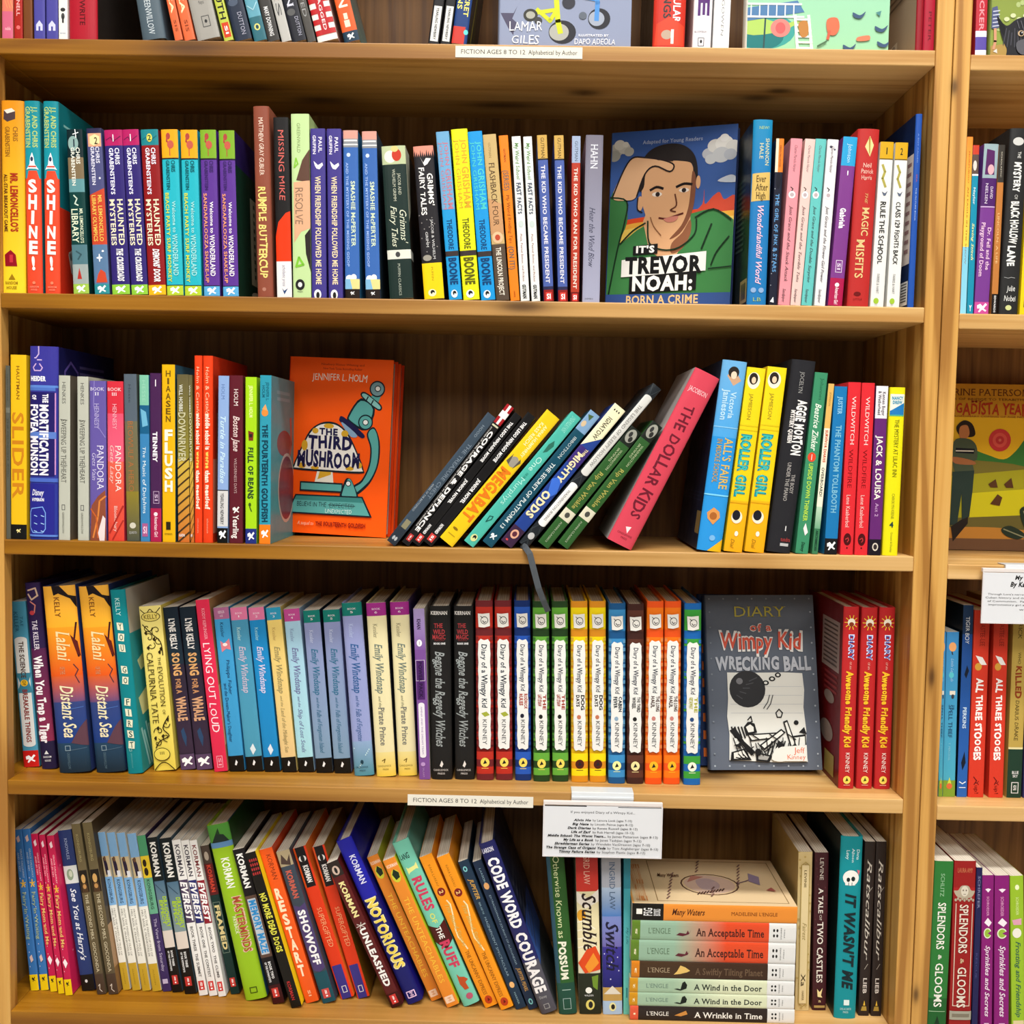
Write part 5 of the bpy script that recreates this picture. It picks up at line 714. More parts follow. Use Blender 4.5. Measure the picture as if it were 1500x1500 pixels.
aw = [[Ln([(.5, .085), (.5+.42*math.cos(t*.628), .085+.04*math.sin(t*.628))], .05, 'f0c83c') for t in range(10)], E(.5, .085, .24, .022, 'f4ecd8'), E(.5, .095, .16, .012, '8a3a20'), T('DIARY', .36, .7, .15, .29, 'd0d4f0', 'k'), T('DIARY', .42, .64, .154, .286, '3c4a98', 'H'), T('OF AN', .45, .58, .3, .34, 'e8b4a4', 'h'), T('Awesome Friendly Kid', .28, .66, .35, .77, 'f2bc2c', 'K'), T('KINNEY', .38, .64, .8, .91, 'f0dcd4', 'r'), E(.5, .95, .24, .022, 'f4d860'), P([(.4, .958), (.5, .935), (.6, .955)], '445014'), R(.3, .7, .977, .98, 'e8b8a0')]
b(1, (1228.5, 1155.5), 1251.4, (1236.7, 889), 'b8282a', aw, 'red sun-marked hardcover whose dark back cover shows', bc='6a1416', d=.148, bpr=[R(.45, .93, .1, .38, 'a08c84'), [R(.5, .88, .12+.025*i, .13+.025*i, '5c4a44') for i in range(10)], [R(.55, .9, .4+.03*i, .415+.03*i, '8c2c2c') for i in range(4)], E(.7, .54, .14, .035, '8c7c74'), E(.65, .74, .18, .06, '8c7c74'), R(.62, .88, .85, .97, '9a8a4c')])
b(1, (1254.6, 1155.5), 1278.3, (1263.2, 890), 'b8282a', aw, 'red sun-marked hardcover in the middle of three')
b(1, (1281.3, 1156), 1304.8, (1289.3, 890), 'b8282a', aw, 'red sun-marked hardcover beside the wooden upright')
row('q3', ZS['D']+OFFR['D'], None, 'books on the fourth shelf of the other bookcase')
sp = [R(0, 1, 0, 1, '3c88c4', '4cacc4'), E(.5, .09, .3, .028, 'e8a468'), Ln([(.45, .12), (.5, .135)], .1, '333'), T('Little Legends', .4, .62, .16, .3, '9cc4e4', 'c'), E(.45, .26, .2, .018, '58c0cc'), R(.35, .8, .355, .38, 'e4dccc'), E(.6, .39, .12, .014, '3a3c44'), T('THE', .62, .75, .44, .47, '1c3c64', 's'), T('SPELL THIEF', .3, .62, .44, .64, '1c3c64', 's'), T('T. PERCIVAL', .35, .5, .67, .78, '8cccdc', 's'), R(0, 1, .9, 1, '7c9c34'), P([(.3, .93), (.5, .88), (.7, .93)], 'c8d44c'), E(.5, .935, .24, .018, 'd86c3c')]
b(0, (1374.5, 1167), 1380.3, (1380, 926), '4c94c4', sp, 'sliver of a sky blue paperback cut off by the wooden upright')
b(0, (1381, 1167), 1399, (1387.2, 926), '4c94c4', sp, 'sky blue paperback with an orange balloon, its whole spine in view')
b(0, (1401.6, 1167.5), 1416.4, (1411.8, 886.6), '1f4c8c', [R(0, 1, 0, .15, '1c3454'), R(0, 1, .15, 1, '1f4684', '2a62b4'), T('TIGER BOY', .28, .66, .06, .2, 'd8dce0', 'h'), P([(.3, .36), (.55, .31), (.75, .34), (.5, .38)], '141c2c'), T('PERKINS', .3, .64, .53, .64, 'c8dcec', 'b'), P([(.3, .82), (.6, .76), (.75, .82), (.45, .86)], '141c2c'), Ln([(.2, .92), (.5, .93), (.8, .92)], .1, 'e4ecf4'), Ln([(.2, .95), (.8, .95)], .08, 'e4ecf4')], 'taller navy blue paperback with black leaves, its dark cover showing', bc='0c1a26')
st = [R(0, 1, 0, .2, 'c03420', 'd03c28'), T('TASTEE-LEE', .4, .7, .06, .19, '7c1c14', 's'), P([(.15, .24), (.6, .25), (.9, .29), (.5, .29)], 'f0ece8'), E(.35, .3, .22, .02, 'd8a040'), T('ALL THREE STOOGES', .28, .68, .36, .8, 'f6f0ec', 'K'), Ln([(.3, .89), (.5, .91), (.35, .93)], .06, '6c1414'), T('Yup!', .38, .64, .91, .98, '6c1414', 'h')]
b(0, (1418.3, 1168), 1441, (1428.2, 894), 'd23a28', st, 'vermilion book with white hand lettering beside the navy blue paperback', d=.14)
b(0, (1448.5, 1168.5), 1469.5, (1457.2, 894), 'd23a28', st, 'vermilion book with white hand lettering beside the mustard one', d=.14)
b(0, (1474.5, 1168.5), 1496, (1486, 888), 'b89c4c', [T('VERRICK', .35, .6, .02, .17, '4a3c1c', 'h'), T('WHO', .4, .6, .24, .3, '4a3c1c', 'h'), T('KILLED', .3, .68, .31, .48, '8c3c1c', 'K'), T('DARIUS DRAKE', .35, .6, .49, .7, '4a3c1c', 'h'), R(0, 1, .735, .745, 'e0d4a0'), R(0, 1, .745, 1, '1f3a2c'), H('BLUE', .3, .75, .86, .875, 'ddd', 'b'), H('SKY', .35, .7, .88, .893, 'ddd', 'b'), Ln([(.3, .92), (.75, .92), (.75, .975), (.3, .975), (.3, .92)], .05, 'ddd'), H('SI', .42, .62, .935, .96, 'ddd', 'b')], 'mustard paperback with a dark green foot under the review card')
b(0, (1498.5, 1169), 1516, (1508, 890), '2c2c5c', [], 'dark indigo paperback at the very edge beside the mustard one')
# ------------------------------------------------------------------ bottom shelf in view
row('r4', ZS['E'], None, 'books on the lowest visible shelf')
def fy(ins): return [P([(.25, .05), (.6, .035), (.7, .07), (.4, .08)], 'd8b8b0' if ins == 'b' else 'f0d8dc'), T('GRACE CALLAWAY', .55, .75, .12, .3, 'a8b8cc' if ins == 'b' else 'eeb0b8', 'b'), T('AND JO KEY', .2, .38, .14, .26, 'a8b8cc' if ins == 'b' else 'eeb0b8', 'b'), [Ln([(.5, .335), (.5+.3*math.cos(1.257*t-1.57), .335+.024*math.sin(1.257*t-1.57))], .14, 'e8b83c') for t in range(5)]] + [E((i*37 % 60)/100+.2, .3+(i*23 % 60)/100, .035, .004, 'f0dce4') for i in range(10)]
f1 = [fy('b'), T('Fairy In Waiting', .3, .7, .385, .68, 'a4b48c', 'S'), P([(.3, .79), (.6, .775), (.75, .81), (.45, .825)], 'dcc0b8'), R(0, 1, .9, 1, 'ecca14'), horse(.93, '2a2a1c', .7)]
f2 = [fy('p'), T('Fairy Mom and Me', .28, .74, .37, .7, 'eec070', 'S'), P([(.2, .79), (.55, .77), (.85, .8), (.5, .83)], 'f6e8ec'), R(0, 1, .9, 1, 'ecca14'), horse(.93, '2a2a1c', .7)]
b(0, (45.5, 1451), 58, (19.2, 1216), '3a74b4', f1, 'leaning star-marked blue paperback with a yellow foot, first on its shelf')
b(0, (60, 1450.5), 72, (32, 1215), '3a74b4', f1, 'leaning star-marked blue paperback with a yellow foot, touching the magenta ones')
b(0, (74.3, 1452.5), 84.5, (44.8, 1222), 'c21d4c', f2, 'leaning magenta star paperback beside the star-marked blue ones')
b(0, (86, 1455.5), 95, (56.5, 1223.5), 'c21d4c', f2, 'leaning magenta star paperback in the middle of three')
b(0, (96.3, 1458), 107.5, (68, 1224.7), 'c21d4c', f2, 'leaning magenta star paperback whose hot pink front cover shows', fc='e42a62', fpr=[[E((i*37 % 60)/100+.05, .2+(i*23 % 60)/100, .01, .006, 'f490b0') for i in range(6)]])
b(0, (119.5, 1452), 140, (83.5, 1217.5), '28386c', [T('KNOWLES', .4, .6, .05, .18, 'a8b4d0', 's'), R(0, 1, .22, .33, 'd8dcd8'), E(.45, .275, .25, .035, '8ca084'), E(.5, .27, .13, .02, 'c8d0b8'), T("See You at Harry's", .3, .7, .36, .81, 'e4e8f0', 'C'), R(0, 1, .9, 1, '1a1614'), E(.45, .94, .1, .01, 'ddd')], 'leaning navy paperback with white script and a black foot')
gi = [R(0, 1, 0, 1, '6c5f40', '584c38'), T('KONIGSBURG', .35, .6, .06, .22, 'a89c6c', 's'), R(.05, .95, .27, .4, '1f1812'), E(.45, .32, .24, .026, 'c89c5c'), P([(.15, .4), (.2, .345), (.75, .345), (.85, .4)], '4a3420'), E(.48, .365, .2, .014, 'b88850'), T('THE SECOND MRS. GIOCONDA', .35, .68, .41, .87, 'd8ccac', 's'), R(0, 1, .88, 1, '4a3a2e'), Ln([(.3, .95), (.5, .94), (.4, .97), (.65, .985)], .07, 'ddd0c0')]
b(0, (142.5, 1457), 155.5, (104, 1208), '655a42', gi, 'tall leaning drab brown paperback with a small portrait beside the navy one')
b(0, (159.4, 1457), 174.5, (120, 1206), '655a42', gi, 'tall leaning drab brown paperback whose painted cover shows', fc='8a6a48', fpr=[R(0, 1, 0, .6, '4a3c2a'), R(0, .6, .6, .85, 'b08c68')])
fm = [R(0, 1, 0, .15, '7ca8d0'), R(0, 1, .15, .28, 'c8b48c'), P([(.15, .16), (.45, .15), (.65, .2), (.7, .26), (.3, .27)], '2c2038'), E(.4, .165, .16, .016, '6a4a34'), R(.5, .9, .24, .28, 'e4e4e8'), R(0, 1, .28, .46, '7cacd8'), T('KONIGSBURG', .3, .68, .295, .445, '2c4058', 'b'), R(0, 1, .46, .825, 'e6e4da'), T('FROM THE MIXED-UP FILES OF', .52, .72, .48, .78, '5c5850', 's'), T('MRS. BASIL E. FRANKWEILER', .2, .4, .48, .78, '5c5850', 's'), R(0, 1, .825, 1, 'c09c2c'), T('ALADDIN', .4, .55, .86, .96, '8a6c18')]
for i, (bx, by, rx, tx, ty, l) in enumerate([(179.7, 1450.5, 191, 142, 1220, 'leaning white and sky blue paperback with a gold foot beside the brown portrait book'), (194.2, 1451.3, 206, 156, 1220.5, 'leaning white and sky blue paperback with a gold foot, second of four'),
        (208.7, 1452, 220.5, 170.5, 1221, 'leaning white and sky blue paperback with a gold foot, third of four'), (223.6, 1452.5, 236.5, 185.7, 1222, 'leaning white and sky blue paperback with a gold foot beside the green-capped one')]):
    b(0, (bx, by), rx, (tx, ty), 'e6e4da', fm, l)
b(0, (238.5, 1453), 251, (200, 1225), '3c2c5c', [R(0, 1, 0, .13, '4a9468'), R(0, 1, .13, .27, 'e4c42c'), E(.4, .175, .22, .024, '2a1a0c'), E(.45, .23, .24, .026, '2a1a0c'), R(0, 1, .27, .5, '64a484'), T('KONIGSBURG', .3, .64, .28, .47, '1f3c30', 'b'), T('The View from Saturday', .35, .68, .53, .87, 'c8bcd8', 's'), R(.2, .8, .92, .95, 'c0b4d0')], 'thin leaning paperback, green above and dark purple below')
dr = [R(0, 1, 0, .28, '10181a'), T('KORMAN', .25, .75, .03, .25, 'eceae4', 'k'), R(0, 1, .28, .7, '4c6c84', '8c9c98'), Ln([(.1, .3), (.8, .36)], .08, '30485c'), T('DRAGONFLY', .58, .92, .38, .58, 'a4c428', 'K'), T('EFFECT', .22, .5, .4, .56, 'a4c428', 'K'), R(0, 1, .6, .71, 'd8ccc0'), R(0, 1, .71, 1, '17120f'), T('BOOK THREE', .5, .68, .73, .83, 'ddd', 'k'), T('OF THE HYPNOTISTS', .2, .35, .73, .86, 'ddd', 'k'), schol(.89, 'c03430', .2, .75, .06)]
b(0, (252.8, 1454), 267.5, (214.7, 1228), '4c6474', dr, 'leaning black-capped paperback with lime lettering beside the purple one')
b(0, (271, 1456.5), 288, (233, 1229), '4c6474', dr, 'leaning black-capped paperback with lime lettering beside the white ones')
def ev(bk, c, kn): return [T('KORMAN', .25, .75, .03, .23, kn, 'b'), R(0, 1, .255, .53, c), T('EVEREST', .15, .85, .265, .52, 'f0eeee', 'bi'), T(bk, .35, .66, .555, .88, '55504e', 'b'), schol(.905, 'd03a38', .15, .8, .06)]
b(0, (292, 1459), 304.5, (251.3, 1231.5), 'e8e6e2', ev('BOOK THREE  THE SUMMIT', '4c3c58', '3a3440'), 'leaning white paperback with slanted capitals on a dark plum band')
b(0, (306.8, 1459.5), 318.5, (264.6, 1232), 'e8e6e2', ev('BOOK ONE  THE CONTEST', '2a2c6a', '3a3440'), 'leaning white paperback with slanted capitals on an indigo band')
b(0, (320.2, 1460.5), 332, (277, 1232), 'e8e6e2', ev('BOOK TWO  THE CLIMB', '8a1c2c', '7a3434'), 'leaning white paperback with slanted capitals on a crimson band')
b(0, (337.5, 1457), 351, (292, 1240), '14302c', [R(0, 1, 0, .12, '4a3c34'), E(.5, .07, .25, .03, 'b0a090'), R(0, 1, .12, .33, '5c1a1c'), T('KORMAN', .3, .72, .13, .31, 'c8402c', 'k'), T('FRAMED', .25, .75, .4, .7, 'dcc88c', 'k'), Ln([(.12, .38), (.88, .38), (.88, .72), (.12, .72), (.12, .38)], .04, '8c9c8c'), schol(.89, 'c83c34', .2, .8, .06)], 'leaning dark green paperback lettered FRAMED beside the fat lime hardcover')
b(1, (359, 1467), (391, 1462), (301.5, 1211), '94bc20', [R(0, 1, 0, .11, '4a8c34'), P([(.1, .1), (.35, .05), (.7, .06), (.9, .1)], '1c2c24'), P([(.35, .05), (.5, .02), (.55, .06)], '1c3c1c'), R(0, 1, .1, .13, '5c88b4'), T('KORMAN', .35, .7, .19, .36, 'f2f2e4', 'b'), T('MASTERMINDS', .45, .85, .41, .73, 'dcb89c', 'k'), T('MASTERMINDS', .49, .8, .414, .726, 'a8482c', 'b'), T('PAYBACK', .28, .42, .52, .62, 'e4ecc0', 'b'), Ln([(.35, .93), (.65, .93), (.65, .96), (.35, .96), (.35, .93)], .04, '3c4c0c')], 'fat leaning lime green hardcover with a leafy top', fc='244c5c', fpr=[R(0, 1, 0, .35, '1f4420'), R(0, 1, .75, 1, '3c6c94')])
b(0, (399.7, 1471.5), 417, (340, 1246), '181416', [T('KORMAN', .25, .72, .03, .25, 'f0eeea', 'k'), R(0, 1, .3, .7, '5c4438'), R(.15, .85, .32, .68, 'bcc4cc'), T('MEMORY MAZE', .25, .78, .33, .67, '2c8ccc', 'k'), T('BOOK TWO', .5, .7, .73, .84, 'ddd', 'k'), T('OF THE HYPNOTISTS', .2, .36, .73, .86, 'ddd', 'k'), R(0, 1, .88, 1, '3c1214'), schol(.9, 'c83c34', .2, .75, .06)], 'leaning black paperback with blue block lettering after the fat lime one')
b(0, (427, 1477.5), (442, 1475), (358.7, 1251), '16130f', [[E(.25+.2*(i % 4), .05+.028*(i//4), .07, .01, 'a83030') for i in range(16)], T('NO MORE DEAD DOGS', .25, .78, .26, .64, 'd8d44c', 'K'), T('KORMAN', .3, .6, .83, .95, 'b83030', 'b')], 'leaning black paperback with yellow lettering and yellow cover edge', fc='f0dc1c')
b(0, (448.3, 1470.5), (467, 1468), (379.3, 1246), 'e4581c', [T('KORMAN', .4, .75, .04, .2, '7a2c10', 'h'), S('RESTART', .2, .68, .25, .83, 'f4dcc0', 'K'), T('SI', .4, .6, .92, .96, 'f0b890', 'b')], 'leaning orange paperback with widely spaced hand-drawn white letters', fc='d84414')
b(0, (473, 1470.5), (492, 1468), (404.2, 1249), '3a4450', [R(0, 1, 0, .1, 'a89878'), P([(.1, .08), (.3, .02), (.6, .07), (.9, .03), (.8, .1)], '4a3a34'), T('KORMAN', .28, .66, .13, .31, 'c05c4c', 'k'), P([(.05, .35), (.5, .37), (.95, .35), (.95, .78), (.5, .8), (.05, .78)], '4c3c6c'), T('SHOWOFF', .25, .76, .39, .75, 'f0eef0', 'k'), R(0, 1, .8, 1, '1c4c58'), schol(.91, 'c84c48', .2, .75, .06)], 'leaning slate paperback with a purple banner and red badge')
sg_ = [R(0, .2, 0, .26, 'e0501c'), R(.15, .85, 0, .26, '1c1618'), E(.5, .075, .28, .02, 'f0ece8'), E(.5, .075, .14, .026, '222'), T('KORMAN', .35, .7, .12, .23, 'f0ece8', 'k'), T('SUPERGIFTED', .35, .72, .4, .66, 'f0a070', 'h'), R(.1, .82, .78, 1, '3c3484'), Ln([(.35, .92), (.65, .92), (.65, .96), (.35, .96), (.35, .92)], .05, 'ddd')]
b(0, (499.7, 1464.5), (518.5, 1462), (428.5, 1244), 'dc3a18', sg_, 'leaning scarlet paperback with a violet foot beside the slate one', fc='ec8030')
b(0, (523.8, 1463.5), (541.5, 1461), (457, 1242), 'dc3a18', sg_, 'leaning scarlet paperback with a violet foot whose ochre cover shows', fc='96691c')
b(0, (574, 1477), (590.5, 1473.5), (478, 1266), '581c1c', [R(0, 1, 0, .1, '2c2420'), E(.5, .06, .3, .03, 'c8b0a0'), E(.5, .06, .12, .02, '222'), T('KORMAN', .28, .7, .14, .38, 'e8dc98', 'k'), [Ln([(.5, .44), (.5+.4*math.cos(t), .44+.02*math.sin(t))], .05, 'e0d8d0') for t in range(0, 7)], T('UNLEASHED', .25, .74, .46, .86, 'f0ece8', 'k'), R(0, 1, .91, 1, '3c1010'), schol(.92, 'c83834', .2, .75, .06)], 'leaning brick-dark paperback with chunky white letters beside the royal blue hardcover')
b(1, (597, 1473), (619, 1468), (492, 1234), '1c1c9c', [R(0, 1, 0, .36, '22229f'), R(0, 1, .36, 1, '1a1c64'), T('KORMAN', .4, .75, .1, .27, 'dcdcf0', 'b'), T('NOTORIOUS', .2, .85, .36, .79, 'f0e4a8', 'k'), T('NOTORIOUS', .26, .8, .365, .785, 'e8d058', 'K'), Ln([(.25, .93), (.75, .93), (.75, .965), (.25, .965), (.25, .93)], .06, 'ece'), T('B+B', .42, .62, .935, .96, 'ece', 'b')], 'fat leaning royal blue hardcover with tapering yellow lettering', fc='18187c')
un = [H('KORMAN', .1, .95, .035, .055, 'f4d8c0', 'b'), E(.5, .115, .34, .042, 'c8c834'), P([(.25, .1), (.5, .07), (.8, .1), (.75, .13), (.4, .14)], '1c2c1c'), T('THE UNTEACHABLES', .3, .68, .26, .84, 'f0bc3c', 'r'), R(.1, .8, .93, .975, 'f0d0b4'), T('B+B', .35, .6, .94, .965, 'd08a50', 'b')]
b(0, (632, 1467.5), (647.5, 1464), (537.5, 1257), 'de842c', un, 'leaning tangerine paperback with mustard capitals beside the blue hardcover', fc='a8b030')
b(0, (655, 1477), (672.5, 1473), (560.5, 1262), 'e2882c', un, 'leaning tangerine paperback with mustard capitals beside the mint hardcover', fc='d0d428')
b(1, (679, 1476), (702.5, 1470), (574, 1237), '74c4ac', [H('LANG', .1, .65, .075, .105, '1c3c38', 'H'), P([(.2, .15), (.3, .16), (.7, .155), (.85, .14), (.85, .18), (.72, .175), (.3, .185), (.2, .195)], 'e4e48c'), T('RULES', .25, .78, .22, .42, 'c83c5c', 'k'), T('OF', .35, .62, .44, .5, 'd8dc6c', 'b'), P([(0, .5), (.5, .53), (1, .5), (1, .62), (.5, .66), (0, .6)], '4c1a18'), T('THE', .35, .65, .525, .595, 'f0ece4', 'b'), T('RUFF', .25, .78, .61, .77, 'c83c5c', 'k'), P([(.35, .87), (.4, .81), (.5, .83), (.75, .84), (.9, .86), (.7, .87), (.75, .91), (.5, .91)], 'b84c24'), E(.6, .95, .2, .018, 'b85870')], 'fat leaning mint green hardcover with a bone and a little fox', fc='5c9c8c')
uc = [T('KARA LAREAU', .38, .55, .06, .2, '9c5c10', 'h'), E(.5, .24, .3, .026, '7c1c1c'), T('2', .35, .65, .23, .25, 'f0c880', 'b'), [Ln([(.62, .3), (.75, .33), (.6, .4), (.35, .48), (.3, .53), (.5, .58), (.6, .62)], .1, 'f0e0b0')], T('The Bland Sisters', .35, .65, .32, .6, 'd8b058', 'C'), T('THE UNCANNY EXPRESS', .32, .6, .63, .92, '8a4c10', 's'), E(.5, .955, .28, .026, 'b83c1c'), P([(.4, .965), (.5, .94), (.62, .96)], '6c1c10')]
b(0, (711, 1477.5), (729, 1474), (614, 1257), 'ee941c', uc, 'leaning marigold paperback with a red dot beside the mint hardcover')
b(0, (734, 1480.5), (752, 1476.5), (639.5, 1257), 'ee941c', uc, 'leaning marigold paperback with a red dot beside the dark blue ones')
jp = [E(.4, .055, .2, .018, '7cc4c8'), E(.4, .055, .1, .01, '24384c'), T('JUPITER', .35, .72, .12, .26, 'd8a448', 'C'), T('PEARL AND THE', .4, .56, .28, .36, '8cacb8', 'h'), T('MAGNIFICENT SPECTACULAR', .38, .58, .38, .78, '88a0b0', 'h'), E(.5, .84, .24, .02, 'e8b474'), T('HARPER', .4, .56, .89, .97, '8cacb8')]
b(0, (756.3, 1479.5), (770.5, 1476), (671, 1263.5), '1f3348', jp, 'leaning dark blue paperback with a small gold disc low down')
b(0, (775, 1480), (788, 1477), (692, 1263.5), '1c2c44', [T('LARSON', .4, .58, .05, .15, '8cacb8', 'h'), E(.5, .17, .28, .022, 'e0a468'), T('EXTRAORDINARY JOURNEY OF ALEXANDRIA', .4, .58, .23, .7, '88a0b0', 'h'), T('JUPITER PEARL', .35, .7, .72, .88, 'c8984c', 'C'), E(.5, .95, .22, .02, '7cc4c8'), E(.5, .95, .11, .012, '24384c')], 'leaning dark blue paperback with a gold disc near its top')
b(1, (793, 1487), (816, 1484.5), (701, 1238), '222460', [R(0, 1, 0, .7, '202258', '26285c'), R(0, 1, .7, 1, '54525c', '4c4a52'), H('LARSON', .08, .75, .03, .055, 'e0e0ec', 'b'), T('CODE WORD', .18, .8, .09, .5, 'f2f0f2', 'k'), T('COURAGE', .18, .8, .53, .88, 'ece8e8', 'k'), H('Disney', .25, .7, .9, .915, 'aaa'), Ln([(.35, .95), (.65, .95), (.65, .975), (.35, .975), (.35, .95)], .04, '999')], 'navy hardcover leaning to the gap with huge white capitals', fc='1d2640', fpr=[R(0, 1, 0, .5, '1a1f34'), R(0, .8, .5, .74, '2c4a94', '4c70c0'), R(0, 1, .74, 1, '4a4a4e'), [Ln([(.1, .3+.06*i), (.8, .25+.05*i)], .02, '4a4c58') for i in range(7)]])
b(1, (819, 1486.5), 846, (797.5, 1232), '2c5c28', [R(0, .22, 0, 1, '2c5060'), R(.22, 1, 0, 1, '28541f', '2e5c2c'), R(0, 1, .82, 1, '1f4a3c'), T('Otherwise Known as', .35, .68, .09, .56, 'd4dca8', 'h'), T('POSSUM', .3, .68, .58, .8, 'e8e8d4', 'K'), Ln([(.3, .86), (.75, .86)], .04, 'a8c4b8'), Ln([(.3, .91), (.7, .91), (.7, .97), (.3, .97), (.3, .91)], .03, '9cb4b0')], 'dark green hardcover with pale hand lettering half under the white card')
b(0, (849, 1485.5), 881.5, (842.6, 1236), 'd8d0b4', [R(0, 1, 0, .28, 'b02a2c', 'c8382c'), T('INGRID LAW', .35, .62, .03, .24, 'e8b8a4', 's'), R(0, 1, .28, .7, 'e4d8ac'), P([(0, .28), (.5, .32), (1, .27), (1, .34), (.4, .38), (0, .34)], 'ece4d8'), E(.2, .42, .2, .035, 'e0a02c'), [Ln([(0, .46+.05*i), (.3, .45+.05*i), (.8, .5+.05*i)], .06, 'f0e8d0') for i in range(4)], T('Scumble', .25, .85, .29, .63, '2a1c1c', 'C'), P([(0, .7), (.4, .62), (.8, .6), (1, .66), (1, .74), (.3, .76)], 'd8481c'), P([(.3, .72), (.7, .64), (.95, .7), (.5, .76)], 'e8902c'), R(0, 1, .76, 1, '24281c'), P([(.6, .78), (.9, .77), (.85, .86), (.65, .84)], '6c8c2c'), E(.45, .86, .15, .018, 'e8e8e0'), H('WALDEN', .25, .65, .885, .895, 'ddd'), E(.5, .945, .2, .03, 'd8cc6c'), E(.52, .945, .1, .02, '222')], 'red and cream paperback with black script under the white card')
b(0, (883.5, 1486), 912, (880.8, 1238), '8ca0c0', [R(0, 1, 0, .25, '9c9ca4', 'b0b4c0'), R(0, 1, .25, .42, 'b4c8e0', '4c7cc0'), R(0, 1, .42, .6, '7c8cc8', '6c64a8'), R(0, 1, .6, .84, '3c3490', '1f2068'), R(0, 1, .84, .92, 'b89450'), R(0, 1, .92, 1, 'a4bcd8'), T('INGRID LAW', .4, .68, .1, .38, '4c6484', 's'), T('Switch', .2, .82, .45, .74, '1c1a34', 'C'), P([(.05, .88), (.5, .83), (.95, .88)], 'd8d0c0'), E(.5, .955, .18, .026, 'e4dc9c'), E(.52, .955, .1, .016, '222'), [E((i*37 % 80)/100+.1, .64+(i*23 % 18)/100, .03, .004, 'd8d8f0') for i in range(6)]], 'storm blue paperback with dark script under the white card')
b(0, (913.2, 1486), 923, (914, 1240), '3c98a0', [R(0, 1, 0, .25, '2c7c8c'), R(0, 1, .25, 1, '3c9aa8', '6cc4b4'), T('My Life', .4, .7, .48, .58, '1c5460', 'i'), R(.4, .6, .84, .9, '2c7c80')], 'thin aqua paperback pressed against the flat stack')
row('r4b', ZS['E'], None, 'books on the lowest visible shelf')
b(0, (1164.5, 1480.5), 1185, (1170, 1248), 'cdb888', [R(0, 1, 0, 1, 'cdb680'), [E((i*37 % 90)/100+.05, (i*61 % 100)/100, .08, .006, 'b89c5c') for i in range(40)], R(.22, .78, .08, .95, 'dcc898'), Ln([(.22, .08), (.5, .06), (.78, .08), (.78, .95), (.5, .97), (.22, .95), (.22, .08)], .05, 'a8904c'), T('LEVINE', .42, .58, .11, .22, '5c4a24', 'S'), T('Fairest', .38, .66, .44, .55, '8a7438', 'c'), T('Xa', .35, .65, .76, .84, '3c2c14', 'S'), T('HARPER', .42, .58, .87, .93, '6a5424')], 'cream brocade paperback with a gold frame standing past the flat stack', bc='b59a62')
b(0, (1189.8, 1480), 1210, (1194, 1249), '3c1a1e', [R(0, 1, 0, 1, '401a20'), [E((i*37 % 90)/100+.05, (i*61 % 100)/100, .05, .006, '54282c') for i in range(30)], T('LEVINE', .36, .62, .03, .17, 'd8ccc0', 's'), T('A TALE', .3, .62, .22, .38, 'e8e0d4', 'S'), T('OF', .38, .55, .39, .425, 'd8ccc0', 's'), T('TWO CASTLES', .25, .66, .435, .82, 'e8e0d4', 'S'), P([(.3, .86), (.5, .88), (.7, .855), (.6, .9), (.7, .915), (.35, .91)], 'e8d498'), H('a', .4, .6, .925, .945, 'd8c48c'), R(.1, .9, .965, .98, 'a88c50')], 'maroon paperback with pale serif capitals before the teal skull one')
b(1, (1222, 1492), 1254.5, (1233, 1225.5), '0f8a94', [T('Dana', .72, .85, .07, .125, 'd8f0f0', 'h'), T('Alison', .5, .62, .065, .14, 'd8f0f0', 'h'), T('Levy', .25, .4, .075, .125, 'd8f0f0', 'h'), E(.5, .225, .36, .042, 'f0ece6'), R(.25, .7, .235, .265, 'f0ece6'), E(.38, .235, .08, .012, '1c2c2c'), E(.6, .23, .09, .013, '1c2c2c'), Ln([(.4, .25), (.4, .265)], .03, '456'), Ln([(.55, .25), (.55, .265)], .03, '456'), P([(.75, .18), (.9, .185), (.85, .21)], 'e06c7c'), T("IT WASN'T ME", .3, .75, .31, .84, '12262c', 'bi'), R(.4, .65, .895, .925, 'd8ecec'), H('DELACORTE', .25, .75, .94, .951, 'c0e4e4', 's'), H('PRESS', .38, .62, .958, .968, 'c0e4e4', 's')], 'tall teal hardcover with a white skull', bc='12201f')
ra = [T('Ratscalibur', .3, .72, .1, .68, 'c4bcb0', 'c'), Ln([(.85, .26), (.4, .3)], .04, 'b0a89c'), Ln([(.7, .7), (.4, .73)], .04, 'b0a89c'), T('LIEB', .32, .66, .78, .87, 'd8d0c8', 'S'), P([(.4, .94), (.5, .91), (.6, .94)], 'e0b840'), P([(.2, .97), (.3, .945), (.7, .945), (.75, .97)], 'a88c3c')]
b(0, (1257.5, 1488), 1273, (1267.5, 1233), '2a211e', ra, 'thin black-brown paperback with quirky silver letters touching the teal skull hardcover')
b(0, (1275.8, 1488.5), 1291, (1284, 1233), '2a211e', ra, 'thin black-brown paperback with quirky silver letters beside the bare upright')
row('q4', ZS['E']+OFFR['E'], .004, 'books on the lowest visible shelf of the other bookcase')
b(0, (1358.5, 1503), 1386, (1370.7, 1246), '2c7434', [R(0, 1, .78, 1, '1f5c2a'), T('SCHLITZ', .35, .55, .07, .2, '98c49c', 's'), T('SPLENDORS', .28, .68, .235, .5, 'eceae0', 'S'), T('&', .4, .58, .53, .56, 'dcdcd0', 'S'), T('GLOOMS', .28, .68, .58, .83, 'eceae0', 'S'), Ln([(.05, .855), (.9, .855)], .03, 'a8c8a0'), P([(.3, .95), (.5, .88), (.7, .95), (.65, 1), (.3, 1)], '14301c')], 'green paperback with white serif capitals beside the red ornate one', fc='1c4c28')
